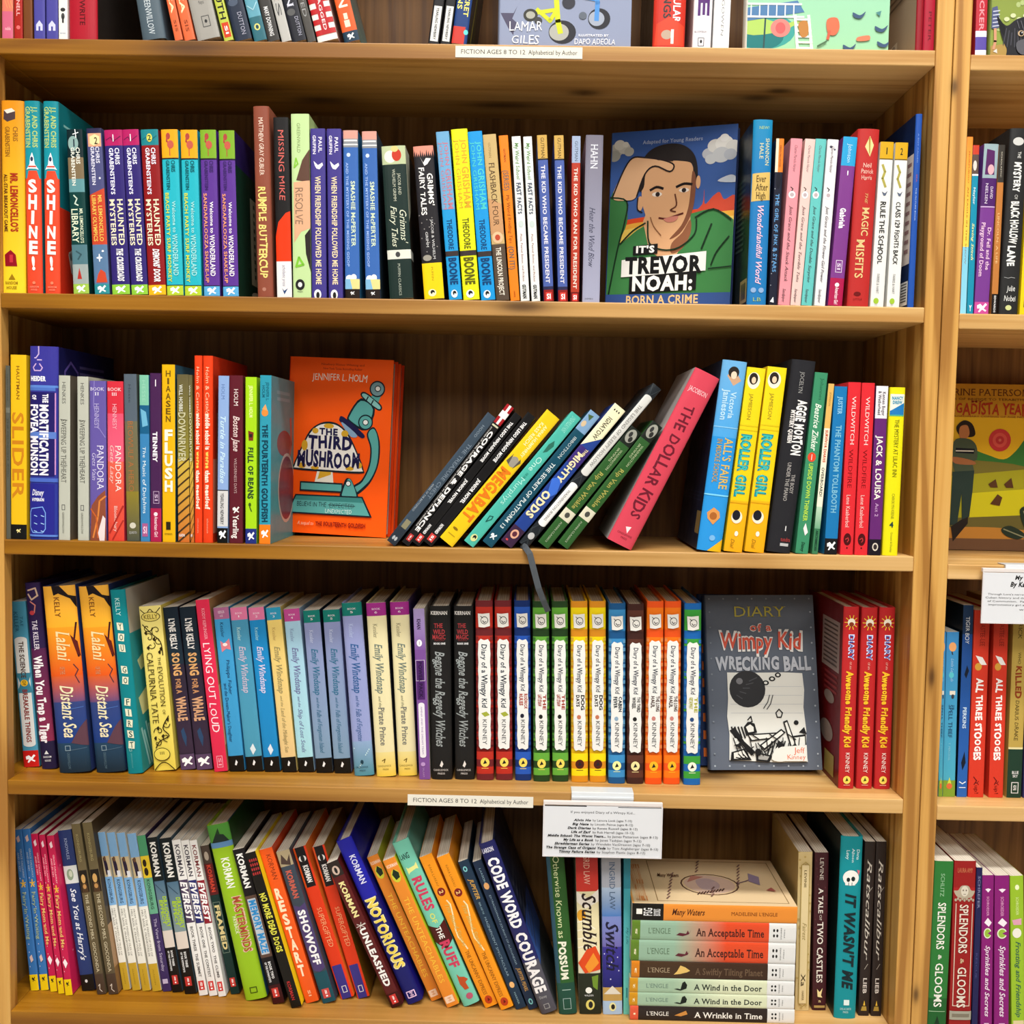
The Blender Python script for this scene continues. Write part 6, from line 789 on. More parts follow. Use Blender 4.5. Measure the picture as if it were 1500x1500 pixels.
b(0, (1390.5, 1503), 1422.5, (1399.5, 1245), '941c1c', [R(0, 1, .15, .18, 'a82024'), T('XX', .4, .5, .05, .06, '941c1c'), H('LAURA AMY', .15, .85, .04, .065, 'c87c54', 's'), Q([(.02, .17), (.2, .165), (.35, .14), (.65, .14), (.8, .165), (.98, .17), (.85, .2), (.6, .21), (.4, .21), (.15, .2)], 'b0a48e'), E(.5, .17, .17, .03, 'd4ccba'), E(.43, .165, .03, .005, '6a5c4c'), E(.57, .165, .03, .005, '6a5c4c'), Ln([(.45, .187), (.55, .187)], .025, '6a5c4c'), [E(.1+.1*i, .22-.008*(i % 2), .05, .008, 'b0a48e') for i in range(9)], Ln([(.12, .24), (.12, .82), (.88, .82), (.88, .24)], .035, 'd8c4b0'), T('SPLENDORS', .3, .68, .245, .52, 'e4d8c8', 'S'), T('&', .4, .56, .55, .58, 'd8c49c', 's'), T('GLOOMS', .3, .68, .6, .83, 'e4d8c8', 'S'), R(0, 1, .85, .9, 'a09c8c'), R(.1, .9, .865, .885, '7c7464')], 'red paperback with a carved grey face and white border lines', fc='3c1216')
b(0, (1423.8, 1502), 1433, (1431.8, 1253), '1f1f4c', [T('SCHREFER', .3, .7, .05, .24, '8a8cac', 's'), T('RESCUE', .3, .6, .5, .65, '4c4c80', 's')], 'thin dark indigo paperback between the red ornate and magenta ones')
sk2 = [P([(.25, .085), (.5, .08), (.75, .085), (.5, .105)], 'f0e0ec'), T('SCHROEDER', .4, .6, .13, .25, 'e8a8d0', 's'), P([(.2, .29), (.5, .26), (.85, .29), (.6, .315)], 'f0e4ec'), E(.5, .355, .34, .032, 'e0e8c8'), E(.5, .355, .26, .025, '94b83c'), P([(.5, .355), (.85, .34), (.85, .37)], '841c70'), T('Sprinkles and Secrets', .35, .72, .43, .87, 'ecd8e8', 'C'), P([(.2, .95), (.3, .91), (.7, .91), (.8, .95)], 'e4c4dc')]
b(0, (1436.3, 1502), 1454, (1439.5, 1264), '841c70', sk2, 'magenta paperback with a green disc, beside the thin dark indigo one')
b(0, (1457.5, 1502), 1479, (1458.5, 1264), '841c70', sk2, 'magenta paperback with a green disc, beside the lime one')
b(0, (1483.5, 1502), 1503, (1481, 1264), '94b82c', [E(.5, .07, .16, .016, 'e8f0c0'), T('SCHROEDER', .4, .6, .13, .24, 'd8e8a0', 's'), P([(.1, .27), (.8, .26), (.8, .3), (.2, .3)], 'd89cb0'), E(.45, .35, .34, .03, 'e8e4d8'), T('Frosting and Friendship', .35, .7, .4, .87, '2c5c4c', 'C'), R(.1, .9, .89, .93, 'd8c898')], 'lime green paperback at the edge of the view beside the magenta ones')
place_rows()
# ------------------------------------------------------------------ the flat stack on the bottom shelf (spines to the front, covers up)
def lying(x0, x1, yt, yb, col, prints, label, fc=None, fpr=(), bc=None, z=None, Y=.012):
    a = onY(x0, yb, Y); c = onY(x1, yb, Y); t = onY(x0, yt, Y).z-a.z
    w = c.x-a.x
    r = make_book(t*.985, w, .135, 0, col, prints, fc, bc, label, 'flat stack on the lowest visible shelf', fpr)
    M = Matrix.Translation((c.x, Y, z)) @ Matrix.Rotation(-math.pi/2, 4, 'Y')
    r.matrix_world = M; return z+t*.985+2e-4
def le(n, nc, bg, bg2, art, tt, tc, ac):
    """spine read from its head (left as it lies)"""
    e = [R(0, 1, 0, 1, bg)]
    if bg2: e += [R(0, 1, .26, .58, bg, bg2[-1]), R(0, 1, .58, .84, bg2[-1])]
    e += [R(0, 1, 0, .05, nc), S(n, .3, .6, .02, .034, 'f0e8c0', 'b'), T("L'ENGLE", .36, .64, .1, .235, ac, 's'), art, T(tt, .28, .66, .39, .805, tc, 'S'), R(0, 1, .835, 1, 'dcdcda')]
    e += [E(.65, .865, .08, .006, '222'), E(.65, .885, .08, .006, '222'), E(.38, .865, .08, .006, '222'), E(.38, .885, .08, .006, '222'), H('SQUARE', .2, .8, .905, .912, '555'), H('FISH', .3, .7, .925, .932, '777')]
    return e
tw = P([(.3, .27), (.42, .29), (.38, .33), (.55, .34), (.4, .35), (.6, .36), (.35, .345), (.25, .31)], '5c2430')
cent = P([(.3, .27), (.35, .29), (.3, .31), (.75, .32), (.85, .335), (.6, .35), (.35, .345), (.2, .31)], '141c18')
fl = P([(.25, .26), (.45, .28), (.8, .3), (.7, .33), (.5, .36), (.4, .34), (.3, .3)], 'dcb868')
cw = P([(.4, .27), (.55, .3), (.75, .34), (.5, .35), (.35, .31)], 'c88840')
z = ZS['E']+3e-4
z = lying(923, 1164, 1459, 1480, '2c2320', le('1', 'd8583c', '2c2320', ['2c2320'], cw, 'A Wrinkle in Time', 'f0ece4', 'f0ece4'), 'dark brown paperback lying at the bottom of the flat stack', z=z)
z = lying(922, 1163.7, 1438, 1457.6, 'a4bc9c', le('2', 'c88c1c', '9cb89c', ['a8bc9c', 'b8c4a0', 'c8d0ac', 'd4dab8'], cent, 'A Wind in the Door', '1c2420', '6c8478'), 'pale sage paperback lying directly on the dark brown bottom one', z=z)
z = lying(922.5, 1163.7, 1415.5, 1437, 'a4bc9c', le('2', 'c88c1c', '9cb89c', ['a8bc9c', 'b8c4a0', 'c8d0ac', 'd4dab8'], cent, 'A Wind in the Door', '1c2420', '6c8478'), 'pale sage paperback lying under the coffee brown one', z=z)
z = lying(925, 1164.5, 1389, 1414, '3c2a1e', le('3', 'd07c1c', '44301f', ['402c20', '3c281c'], fl, 'A Swiftly Tilting Planet', '6a5440', 'a89478'), 'coffee brown paperback lying in the middle of the flat stack', z=z)
ac = ['9cac88', 'a89478', 'bc7054', 'd05030', 'd84a26']
z = lying(924, 1165.5, 1356.5, 1387.5, '98ac88', le('5', '5c7c28', '90b098', ac, tw, 'An Acceptable Time', '3c1c18', '5c745c'), 'thick green-to-red paperback lying on the coffee brown one', z=z)
z = lying(926, 1166.7, 1326.5, 1355.5, '98ac88', le('5', '5c7c28', '90b098', ac, tw, 'An Acceptable Time', '3c1c18', '5c745c'), 'thick green-to-red paperback lying under the orange top one', z=z)
z = lying(926.5, 1168.6, 1299.5, 1324.5, 'e08a34', [R(0, 1, 0, .19, '16130f'), R(.38, .7, .025, .06, 'ece8e0'), H('FSG', .3, .75, .07, .12, 'ddd', 'b'), H('BOOKS', .3, .7, .13, .17, 'ddd', 'b'), T('Many Waters', .38, .72, .24, .44, '4c2414', 'C'), T("MADELEINE L'ENGLE", .42, .62, .6, .88, '7a3c14', 's')],
          'orange paperback lying on top of the flat stack, fish drawing on its cover', fc='dcc298', z=z, fpr=[Ln([(.06, .16), (.94, .16), (.94, .96), (.06, .96), (.06, .16)], .008, '8a6c44'), T("MADELEINE", .05, .85, .03, .1, 'c8742c', 's'), R(0, 1, 0, .012, 'e0a058'),
          Ln([(.42+.22*math.cos(.3*t), .52-.18*math.sin(.3*t)) for t in range(22)], .014, '5c3c30'), Q([(.22, .5), (.3, .4), (.45, .36), (.58, .42), (.62, .52), (.55, .64), (.4, .68), (.27, .62)], 'd2b4a0'), Q([(.32, .46), (.5, .44), (.55, .52), (.45, .58), (.32, .56)], 'b8a0a0'), [Ln([(.2+.01*i, .42+.02*i), (.25+.01*i, .44+.02*i)], .014, '4c342c') for i in range(9)], P([(.45, .38), (.6, .42), (.58, .5)], 'b87c6c'), Ln([(.45, .7), (.5, .76), (.55, .8)], .014, '6c5464'), P([(.5, .78), (.68, .8), (.6, .86), (.42, .84)], '8c7c94'), [Ln([((i*29 % 80)/100+.1, (i*47 % 70)/100+.22), ((i*29 % 80)/100+.15, (i*47 % 70)/100+.24)], .014, '7c5c54') for i in range(22)], P([(.3, .86), (.36, .9), (.28, .92)], 'a85c54'), T('Many Waters', .55, .62, .2, .34, '4c2414', 'C')])
# the ribbon of the argyle book
def ribbon():
    host = [o for o in bpy.data.objects if o.get('label', '').startswith('tall thin leaning argyle')][0]
    pts = [(763, 797.5, .010), (769, 801, -.003), (776, 811, -.007), (782, 835, -.008), (789, 862, -.007), (796, 880, -.003), (803, 896, .004)]
    mb = MB(); w = .0035; vs = []
    P3 = [onY(x, y, yy) for x, y, yy in pts]
    for i, p in enumerate(P3):
        d = (P3[min(i+1, len(P3)-1)]-P3[max(i-1, 0)]).normalized(); n = Vector((d.z, 0, -d.x)).normalized()
        q = 1 if i < 5 else .95
        for s in (-1, 1):
            for t in (0, 4e-4): v = p+n*s*w*q; vs.append((v.x, v.y+t, v.z))
    fs = []
    for i in range(len(P3)-1):
        a = 4*i; c = a+4
        fs += [(a, a+2, c+2, c), (a+1, c+1, c+3, a+3), (a, c, c+1, a+1), (a+2, a+3, c+3, c+2)]
    mb.add(vs, fs, lin('4e5358')); o = mb.build('bookmark_ribbon', M_MATTE); o.parent = host
    bpy.context.view_layer.update(); o.matrix_parent_inverse = host.matrix_world.inverted()
    o['label'] = 'grey bookmark ribbon hanging over the shelf edge'
ribbon()
# ------------------------------------------------------------------ books shown cover forwards
G0, G1, G2, G3 = ('books shown cover forwards',)*4
SK = 'd6a478'
man = [R(0, 1, 0, 1, '2f5296', '4a6cae'), [E(a, c, r, r*.62, d) for a, c, r, d in ((.03, .1, .06, 'b4b4ac'), (.1, .09, .05, 'c8c8c0'), (.06, .07, .045, 'd4d4cc'), (.14, .11, .04, 'b8b8b0'), (.02, .13, .05, 'a4a69f'), (.11, .07, .025, 'dcdcd4'))], [E(a, c, r, r*.6, d) for a, c, r, d in ((.78, .15, .05, 'b8bcc4'), (.83, .11, .06, 'd8d8d4'), (.9, .1, .07, 'e4e4e0'), (.97, .12, .06, 'd8d8d4'), (.88, .16, .07, 'c4c8cc'), (.95, .16, .05, 'b4bac4'), (.8, .18, .045, 'c4c8cc'), (.9, .07, .035, 'ececea'))], Q([(.86, .3), (.95, .27), (1, .28), (1, .31)], 'c4ccd8'), H('Adapted for Young Readers', .25, .73, .055, .075, '98a8cc', 'b'),
       Q([(0, .5), (1, .43), (1, .48), (0, .55)], 'd8481c'), Q([(.68, .48), (.75, .42), (.76, .34), (.77, .42), (.83, .38), (.88, .36), (.92, .4), (1, .38), (1, .48)], 'c84830'), Q([(0, .53), (1, .46), (1, .54), (0, .62)], 'e8a83c'), Q([(.0, .56), (1, .49), (1, .6), (0, .7)], 'ecc85c'),
       Q([(.0, .37), (.12, .37), (.15, .5), (.09, .62), (.3, .52), (.65, .47), (.84, .45), (.98, .5), (1, .56), (1, .9), (.0, .95)], '3c7c44'),
       P([(.28, .5), (.34, .66), (.42, .7), (.56, .69), (.66, .58), (.66, .46), (.3, .46)], SK), Q([(.52, .625), (.6, .57), (.66, .5), (.665, .58), (.6, .66), (.52, .68)], '8a583c'),
       P(smooth([(.26, .36), (.27, .22), (.36, .15), (.5, .14), (.62, .17), (.68, .26), (.685, .4), (.65, .5), (.58, .575), (.5, .6), (.42, .585), (.34, .52), (.29, .45)]), SK),
       Q([(.24, .33), (.24, .2), (.3, .12), (.42, .085), (.56, .09), (.66, .14), (.7, .22), (.7, .31), (.668, .27), (.655, .2), (.56, .18), (.44, .175), (.34, .19), (.285, .24), (.275, .31)], '1e1614'),
       Q([(.66, .24), (.69, .28), (.685, .41), (.65, .5), (.58, .575), (.5, .602), (.59, .53), (.635, .45), (.65, .37)], '7c4c34'), E(.25, .4, .025, .04, SK), LQ([(.23, .37), (.23, .43), (.27, .45)], .01, '2a1a18'), E(.71, .3, .018, .035, SK),
       LQ([(.33, .33), (.38, .315), (.43, .325)], .02, '241818'), LQ([(.54, .32), (.6, .305), (.66, .31)], .02, '241818'), E(.385, .355, .04, .013, 'e8dcd0'), E(.39, .355, .018, .013, '241818'), E(.6, .34, .04, .012, 'e8dcd0'), E(.6, .34, .018, .012, '241818'), LQ([(.53, .36), (.545, .42), (.5, .445), (.54, .455)], .012, '6c3c28'),
       LQ([(.41, .485), (.47, .49), (.55, .475), (.6, .465)], .014, '6a2c24'), Q([(.45, .49), (.56, .478), (.54, .505), (.48, .51)], 'c07868'), LQ([(.34, .48), (.37, .53), (.43, .58)], .008, '8c5c3c'),
       Q([(.02, .36), (.1, .22), (.17, .15), (.27, .15), (.42, .17), (.51, .2), (.48, .235), (.36, .2), (.28, .24), (.22, .36), (.14, .38)], 'dcae84'), LQ([(.02, .36), (.1, .22), (.17, .15), (.27, .15), (.42, .17), (.51, .2), (.48, .235), (.36, .2), (.28, .24), (.22, .36)], .012, '241818'), LQ([(.38, .165), (.5, .175)], .012, '241818'),
       LQ([(0, .36), (.14, .385), (.13, .5), (.08, .65), (.02, .9)], .012, '16301c'), LQ([(.32, .5), (.34, .62), (.45, .66), (.58, .65), (.7, .58), (.71, .5)], .012, '16301c'), LQ([(.1, .62), (.2, .55), (.3, .51)], .012, '16301c'), LQ([(.7, .49), (.84, .45), (.98, .51)], .012, '16301c'), LQ([(.83, .53), (.76, .66)], .014, '16301c'), LQ([(.97, .6), (.88, .68), (.84, .75)], .012, '16301c'), LQ([(.82, .77), (1, .76)], .01, '16301c'),
       R(0, 1, .9, 1, '34508c'), P([(.21, .635), (.41, .625), (.41, .68), (.21, .685)], '141414'), H("IT'S", .235, .385, .637, .672, 'f0f0ea', 'k'), P([(.12, .71), (.8, .675), (.8, .78), (.12, .805)], 'e8e8e2'), H('TREVOR', .15, .77, .7, .785, '141414', 'k'), P([(.19, .805), (.73, .78), (.73, .88), (.19, .9)], '141414'), H('NOAH:', .215, .7, .805, .88, 'f0f0ea', 'k'), H('BORN A CRIME', .17, .75, .91, .955, 'e0bc84', 'b')]
face_out(.1535, .2185, .018, 1, (884, 447), ZS['B'], .112, '3c64a8', man, 'dark blue book with a man in a green sweater, shown cover forwards', G1, yaw=-.33, back=.03, roll=.012, bc='2c3c6c')
T1 = '5aa8a4'; NV = '1f1c48'; OL = '16242c'
mush = [H('Newbery Honor-Winning and', .3, .72, .03, .042, '8c1c10', 's'), H('New York Times Bestselling Author', .32, .7, .054, .066, '8c1c10', 's'), H('JENNIFER L. HOLM', .215, .755, .09, .128, 'f8e8d8', 'h'),
        Q([(.84, .38), (.9, .46), (.9, .58), (.84, .68), (.76, .74), (.68, .77), (.66, .72), (.74, .68), (.8, .6), (.81, .5), (.77, .42)], OL), Q([(.84, .39), (.885, .46), (.885, .58), (.83, .67), (.75, .725), (.685, .755), (.675, .725), (.75, .69), (.815, .6), (.825, .5), (.785, .42)], T1),
        Q([(.58, .32), (.7, .22), (.84, .28), (.76, .4), (.6, .36)], OL), Q([(.6, .32), (.7, .235), (.82, .28), (.75, .385), (.61, .35)], T1), Q([(.7, .21), (.74, .185), (.9, .255), (.87, .285)], OL), Q([(.715, .21), (.745, .195), (.885, .257), (.865, .275)], '8cc8c4'), Ln([(.77, .21), (.75, .235)], .012, OL), Ln([(.82, .23), (.8, .255)], .012, OL), P([(.8, .21), (.83, .17), (.9, .19), (.87, .24)], T1),
        E(.855, .165, .075, .046, OL), E(.855, .165, .063, .038, '7ca0a8'), E(.86, .163, .03, .018, OL), E(.86, .163, .022, .013, 'f0f4f0'), E(.755, .355, .072, .044, OL), E(.755, .355, .06, .036, T1), E(.755, .355, .03, .018, OL), E(.755, .355, .022, .013, 'f0f4f0'),
        Q([(.5, .34), (.54, .33), (.74, .42), (.735, .445), (.68, .43), (.52, .365)], NV), Q([(.53, .36), (.68, .43), (.62, .44), (.54, .385)], '88a8c8'),
        P([(.31, .62), (.45, .62), (.47, .715), (.28, .715)], 'ece8d8'), P([(.33, .64), (.44, .63), (.44, .66), (.31, .69)], 'd8a82c'),
        Q([(.065, .62), (.13, .52), (.21, .42), (.3, .375), (.4, .36), (.5, .375), (.6, .43), (.7, .54), (.755, .62), (.73, .645), (.4, .645), (.09, .64)], OL), Q([(.08, .618), (.14, .525), (.22, .43), (.3, .385), (.4, .372), (.5, .386), (.59, .437), (.69, .545), (.74, .618), (.72, .634), (.4, .634), (.1, .63)], 'f0ece4'),
        E(.4, .385, .05, .014, 'd8a82c'), E(.27, .415, .03, .016, 'd8a82c'), E(.56, .425, .035, .02, 'd8a82c'), E(.17, .5, .03, .03, 'd8a82c'), E(.15, .615, .04, .016, 'd8a82c'), E(.28, .625, .04, .01, 'd8a82c'), E(.62, .62, .04, .012, 'd8a82c'), E(.72, .6, .02, .016, 'd8a82c'),
        H('THE', .31, .49, .4, .435, NV, 'K'), H('THIRD', .205, .635, .445, .515, NV, 'K'), H('MUSHROOM', .105, .715, .535, .615, NV, 'K'),
        P([(.14, .705), (.56, .705), (.56, .76), (.14, .76)], OL), P([(.153, .714), (.55, .714), (.55, .751), (.153, .751)], T1), Q([(.54, .8), (.58, .69), (.62, .675), (.66, .7), (.72, .8)], OL), Q([(.56, .79), (.6, .69), (.645, .69), (.7, .79)], T1), E(.615, .705, .028, .017, OL), E(.615, .705, .02, .012, 'e8f0f0'),
        P([(.1, .78), (.76, .775), (.86, .89), (.02, .89)], OL), P([(.11, .788), (.75, .783), (.835, .882), (.04, .882)], T1), P([(.11, .788), (.75, .783), (.77, .81), (.09, .812)], '3c8480'), H('BELIEVE IN THE', .12, .41, .82, .845, '1c2c34', 'h'), H('EXPECTED', .44, .68, .82, .845, '3c6464', 'h'), Ln([(.43, .832), (.69, .832)], .006, '1c2c34'), H('UNEXPECTED', .4, .66, .855, .878, 'd0e8e4', 'h'),
        H('A sequel to', .13, .29, .932, .952, 'f4c0a0', 'i'), H('THE FOURTEENTH GOLDFISH', .31, .8, .93, .952, '8c2010', 'K')]
face_out(.1345, .2195, .024, 1, (.2916, .118, 0), ZS['C'], None, 'ee4310', mush, 'orange hardcover with a microscope and a mushroom, front one of its pair', G2, yaw=-.12, back=.02, roll=.031, fc='ff5c10')
face_out(.1345, .217, .02, 1, (.2975, .1435, 0), ZS['C'], None, 'e03c0c', mush, 'orange hardcover hidden behind the microscope cover, only its side edge showing', G2, yaw=-.12, back=.02, roll=.031, fc='f04c0f')
BK = '1c1c1c'
wreck = [[E(.03+.133*i, .022, .008, .005, '8c949c') for i in range(8)], [E(.03+.133*i, .978, .008, .005, 'a8b0b8') for i in range(8)], [E(.965, .1+.09*i, .008, .005, 'a8b0b8') for i in range(10)], [E(.03, .1+.09*i, .008, .005, '7c848c') for i in range(10)],
         H('DIARY', .26, .735, .068, .128, 'b4a83c', 's'), H('of a', .395, .6, .165, .215, 'e4e0dc', 'K'), H('of a', .4, .595, .168, .212, 'd85840', 'H'), H('Wimpy Kid', .105, .885, .212, .318, 'e8e4e0', 'K'), H('Wimpy Kid', .12, .87, .222, .31, 'd4543c', 'H'), H('WRECKING BALL', .065, .945, .362, .432, 'b8bcc4', 'K'),
         P([(.17, .45), (.4, .452), (.7, .45), (.86, .455), (.87, .55), (.855, .65), (.87, .78), (.86, .9), (.87, .955), (.6, .958), (.35, .95), (.16, .945), (.17, .8), (.155, .7), (.17, .6)], 'dcdcd4'), [R(.19, .85, .53+.05*i, .532+.05*i, 'b4b8bc') for i in range(4)],
         E(.35, .545, .165, .105, '2c2c2e'), E(.28, .5, .03, .018, '77777a'), [Ln([(.25+.03*i, .58-.02*i), (.3+.035*i, .6-.03*i)], .008, '4c4c50') for i in range(5)], E(.52, .51, .03, .014, BK), E(.52, .51, .015, .007, 'dcdcd4'), E(.58, .487, .03, .014, BK), E(.58, .487, .015, .007, 'dcdcd4'), E(.635, .465, .028, .014, BK), E(.635, .465, .014, .007, 'dcdcd4'),
         Ln([(.55, .58), (.53, .62), (.49, .655)], .008, '444'), Ln([(.58, .58), (.555, .63), (.52, .66)], .008, '444'), Ln([(.6, .68), (.63, .66), (.66, .68), (.645, .705), (.61, .705), (.6, .68)], .01, BK), Ln([(.34, .72), (.37, .7), (.38, .73), (.35, .735)], .01, BK), E(.78, .735, .022, .013, BK), P([(.8, .79), (.85, .76), (.87, .8)], BK),
         P([(.17, .78), (.22, .76), (.3, .84), (.4, .9), (.36, .92)], BK), P([(.19, .8), (.24, .83), (.2, .87)], 'dcdcd4'), [Ln([(.19+.03*i, .76), (.22+.03*i, .82)], .014, BK) for i in range(4)], P([(.3, .76), (.34, .73), (.4, .74), (.42, .79), (.32, .81)], BK), P([(.32, .76), (.36, .745), (.39, .76), (.39, .785), (.34, .79)], 'dcdcd4'),
         P([(.33, .8), (.6, .79), (.63, .82), (.36, .84)], BK), P([(.345, .807), (.59, .798), (.61, .815), (.37, .832)], 'dcdcd4'), P([(.44, .86), (.64, .77), (.68, .79), (.48, .89)], BK), P([(.455, .863), (.64, .78), (.66, .793), (.48, .878)], 'dcdcd4'), P([(.66, .73), (.7, .72), (.77, .86), (.72, .88)], BK), P([(.675, .737), (.695, .732), (.755, .855), (.727, .865)], 'dcdcd4'), P([(.74, .81), (.86, .8), (.86, .87), (.76, .88)], BK), P([(.755, .82), (.85, .812), (.85, .86), (.77, .868)], 'dcdcd4'),
         P([(.18, .9), (.3, .88), (.36, .945), (.17, .945)], BK), P([(.2, .905), (.29, .89), (.33, .935), (.2, .937)], 'dcdcd4'), P([(.4, .9), (.55, .92), (.52, .955), (.4, .95)], BK), P([(.42, .91), (.52, .925), (.5, .945), (.42, .94)], '9c9c98'), [Ln([(.22+.02*i, .93-.02*(i % 2)), (.26+.02*i, .935)], .01, BK) for i in range(5)], [Ln([(.55+.03*i, .84), (.5+.03*i, .92)], .012, BK) for i in range(5)],
         [Ln([(.2+.05*i, .82+.03*(i % 3)), (.24+.045*i, .9+.02*(i % 2))], .008, BK) for i in range(13)], [Ln([(.2+.055*i, .8+.05*((i*7) % 3)), (.27+.055*i, .83+.04*((i*5) % 3))], .01, BK) for i in range(11)], E(.42, .9, .03, .02, BK), Q([(.6, .87), (.72, .9), (.66, .95), (.54, .94)], 'dcdcd4'), P([(.2, .86), (.27, .85), (.26, .88)], BK), P([(.6, .83), (.66, .86), (.6, .88)], BK), P([(.64, .87), (.86, .86), (.86, .95), (.62, .95)], 'dcdcd4'),
         H('Jeff', .74, .84, .875, .905, 'd8643c', 'h'), H('Kinney', .68, .845, .915, .94, 'd8643c', 'h')]
gr_ = dict(yaw=.0)
face_out(.1385, .2155, .02, 1, (1039, 1134.5), ZS['D'], .077, '5c636e', wreck, 'grey diary hardcover with a wrecking ball, shown cover forwards', G3, yaw=0, back=.25, roll=-.022, fc='5d6470')
ck = [[R(0, .1, .3+.1*i, .35+.1*i, 'e0702c') for i in range(7)], R(.0, .02, 0, 1, '23345c'), H('DIARY', .25, .75, .07, .13, 'e4dc9c', 's')]
r_ = face_out(.1385, .2155, .012, 1, (1025, 1131), ZS['D'], .101, '243a68', ck, 'navy book with orange checks peeping out behind the grey diary', G3, yaw=0, back=.25, roll=-.004, fc='23365f')
BR_ = '5c3c24'
brig = [R(0, 1, 0, .36, 'c08a24', 'd8a42c'), P([(0, .2), (1, .2), (1, .55), (0, .55)], 'e4b424'), Q([(.0, .4), (.35, .38), (.55, .42), (.7, .45), (.8, .4), (.9, .3), (1, .24), (1, .75), (0, .75)], '3c7838'), Q([(0, .48), (.5, .46), (1, .53), (1, .8), (0, .8)], '7c7434'), P([(.2, .56), (.6, .53), (1, .5), (1, .8), (.2, .82)], 'a8a428'), P([(.4, .66), (1, .62), (1, .8), (.4, .82)], 'd4cc24'), P([(0, .82), (1, .78), (1, .93), (0, .93)], '6c6434'), Q([(0, .89), (.5, .86), (1, .89), (1, 1), (0, 1)], 'c08438'), R(0, 1, .93, 1, '705038'),
        H('KATHERINE PATERSON', .0, .9, .03, .07, '6c3c1c', 's'), H('AUTHOR OF BRIDGE TO TERABITHIA', .1, .9, .085, .098, '6c3c1c', 's'), H('MY', .42, .52, .1, .112, '8c2c1c', 'b'), H('BRIGADISTA YEAR', .165, .9, .118, .18, 'b0381c', 'H'), H('AN EXTRAORDINARY COMING OF AGE NOVEL', .12, .92, .19, .2, '8c4c1c'),
        E(.665, .335, .092, .068, 'c83c3c'), E(.665, .335, .06, .044, 'd8584c'), E(.665, .335, .035, .025, 'c03838'), E(.665, .335, .012, .009, 'd86c5c'),
        Q([(.3, .26), (.36, .22), (.43, .24), (.46, .3), (.42, .32), (.33, .31)], '2c2018'), Q([(.33, .26), (.39, .25), (.41, .3), (.38, .33), (.33, .32)], 'b87848'), Q([(.28, .35), (.4, .33), (.47, .37), (.48, .45), (.44, .47), (.45, .53), (.3, .53)], '4c5844'), P([(.3, .385), (.46, .39), (.45, .42), (.3, .415)], '1c1c24'), R(.3, .45, .4, .407, 'dcd8c8'), Q([(.28, .44), (.44, .46), (.46, .485), (.3, .48)], 'a86c44'), P([(.28, .53), (.46, .52), (.45, .65), (.43, .8), (.37, .82), (.36, .66), (.33, .85), (.27, .85)], '30403a'), P([(.28, .86), (.36, .82), (.42, .8), (.42, .84), (.3, .95)], '2a2420'),
        [P([(.58+.13*i, .6), (.64+.13*i, .57-.01*i), (.66+.13*i, .62), (.6+.13*i, .62)], BR_) for i in range(2)], P([(.6, .72), (.66, .66), (.7, .68), (.68, .73)], BR_), Q([(.7, .87), (.78, .85), (.9, .9), (.84, .93), (.74, .91)], '2c382c'), Q([(.85, .75), (.93, .74), (1, .88), (.95, .92), (.88, .84)], '2c382c'), Ln([(.72, .87), (.9, .92)], .01, '8c8c6c'), Ln([(.88, .76), (.97, .9)], .01, '8c8c6c')]
face_out(.158, .2155, .018, 1, (1339, 806), ZS['C']+OFFR['C'], .172, 'b8842c', brig, 'yellow and green book with a red sun, shown cover forwards in the other bookcase', 'books shown cover forwards', yaw=0, back=.03, roll=.0)
Y1 = 'c8d024'
bike = [R(0, 1, 0, 1, '8a93ad'), P([(.0, .82), (.06, .9), (.1, .94), (.11, .9), (.14, .88), (.09, .85), (.13, .78), (.1, .82)], '4c4860'), E(.475, .92, .105, .064, '26262c'), E(.45, .92, .075, .046, 'a8a8a0'), Ln([(.42, .7), (.44, .86), (.46, .92)], .04, Y1), Ln([(.25, .82), (.42, .8)], .03, Y1), Ln([(.28, .8), (.38, .86), (.43, .8)], .03, Y1), E(.23, .83, .055, .034, '35352f'), E(.23, .83, .035, .02, 'a4a498'), E(.29, .86, .03, .02, '3c3c3c'),
        E(.755, .845, .085, .056, '26262c'), E(.735, .845, .06, .04, '9ca4b4'), Ln([(.72, .66), (.74, .76), (.735, .85)], .035, '4c8cd0'), Ln([(.55, .72), (.72, .74)], .03, '4c8cd0'), E(.52, .76, .05, .034, '30303a'), E(.63, .83, .03, .02, '5c6470'), H('LAMAR', .07, .32, .865, .915, 'e8e8ec', 'h'), H('GILES', .09, .3, .94, .985, 'e8e8ec', 'h'), H('ILLUSTRATED BY', .6, .83, .93, .942, 'e8e8ec', 'b'), H('DAPO ADEOLA', .57, .88, .955, .985, 'e8e8ec', 'h')]
face_out(.148, .2, .02, 1, (728.5, 66.5), ZS['A'], .006, '8a93ad', bike, 'grey-blue cover with bicycle wheels on the topmost shelf', 'books shown cover forwards', yaw=0, back=.0, roll=.0, bc='5c6478')
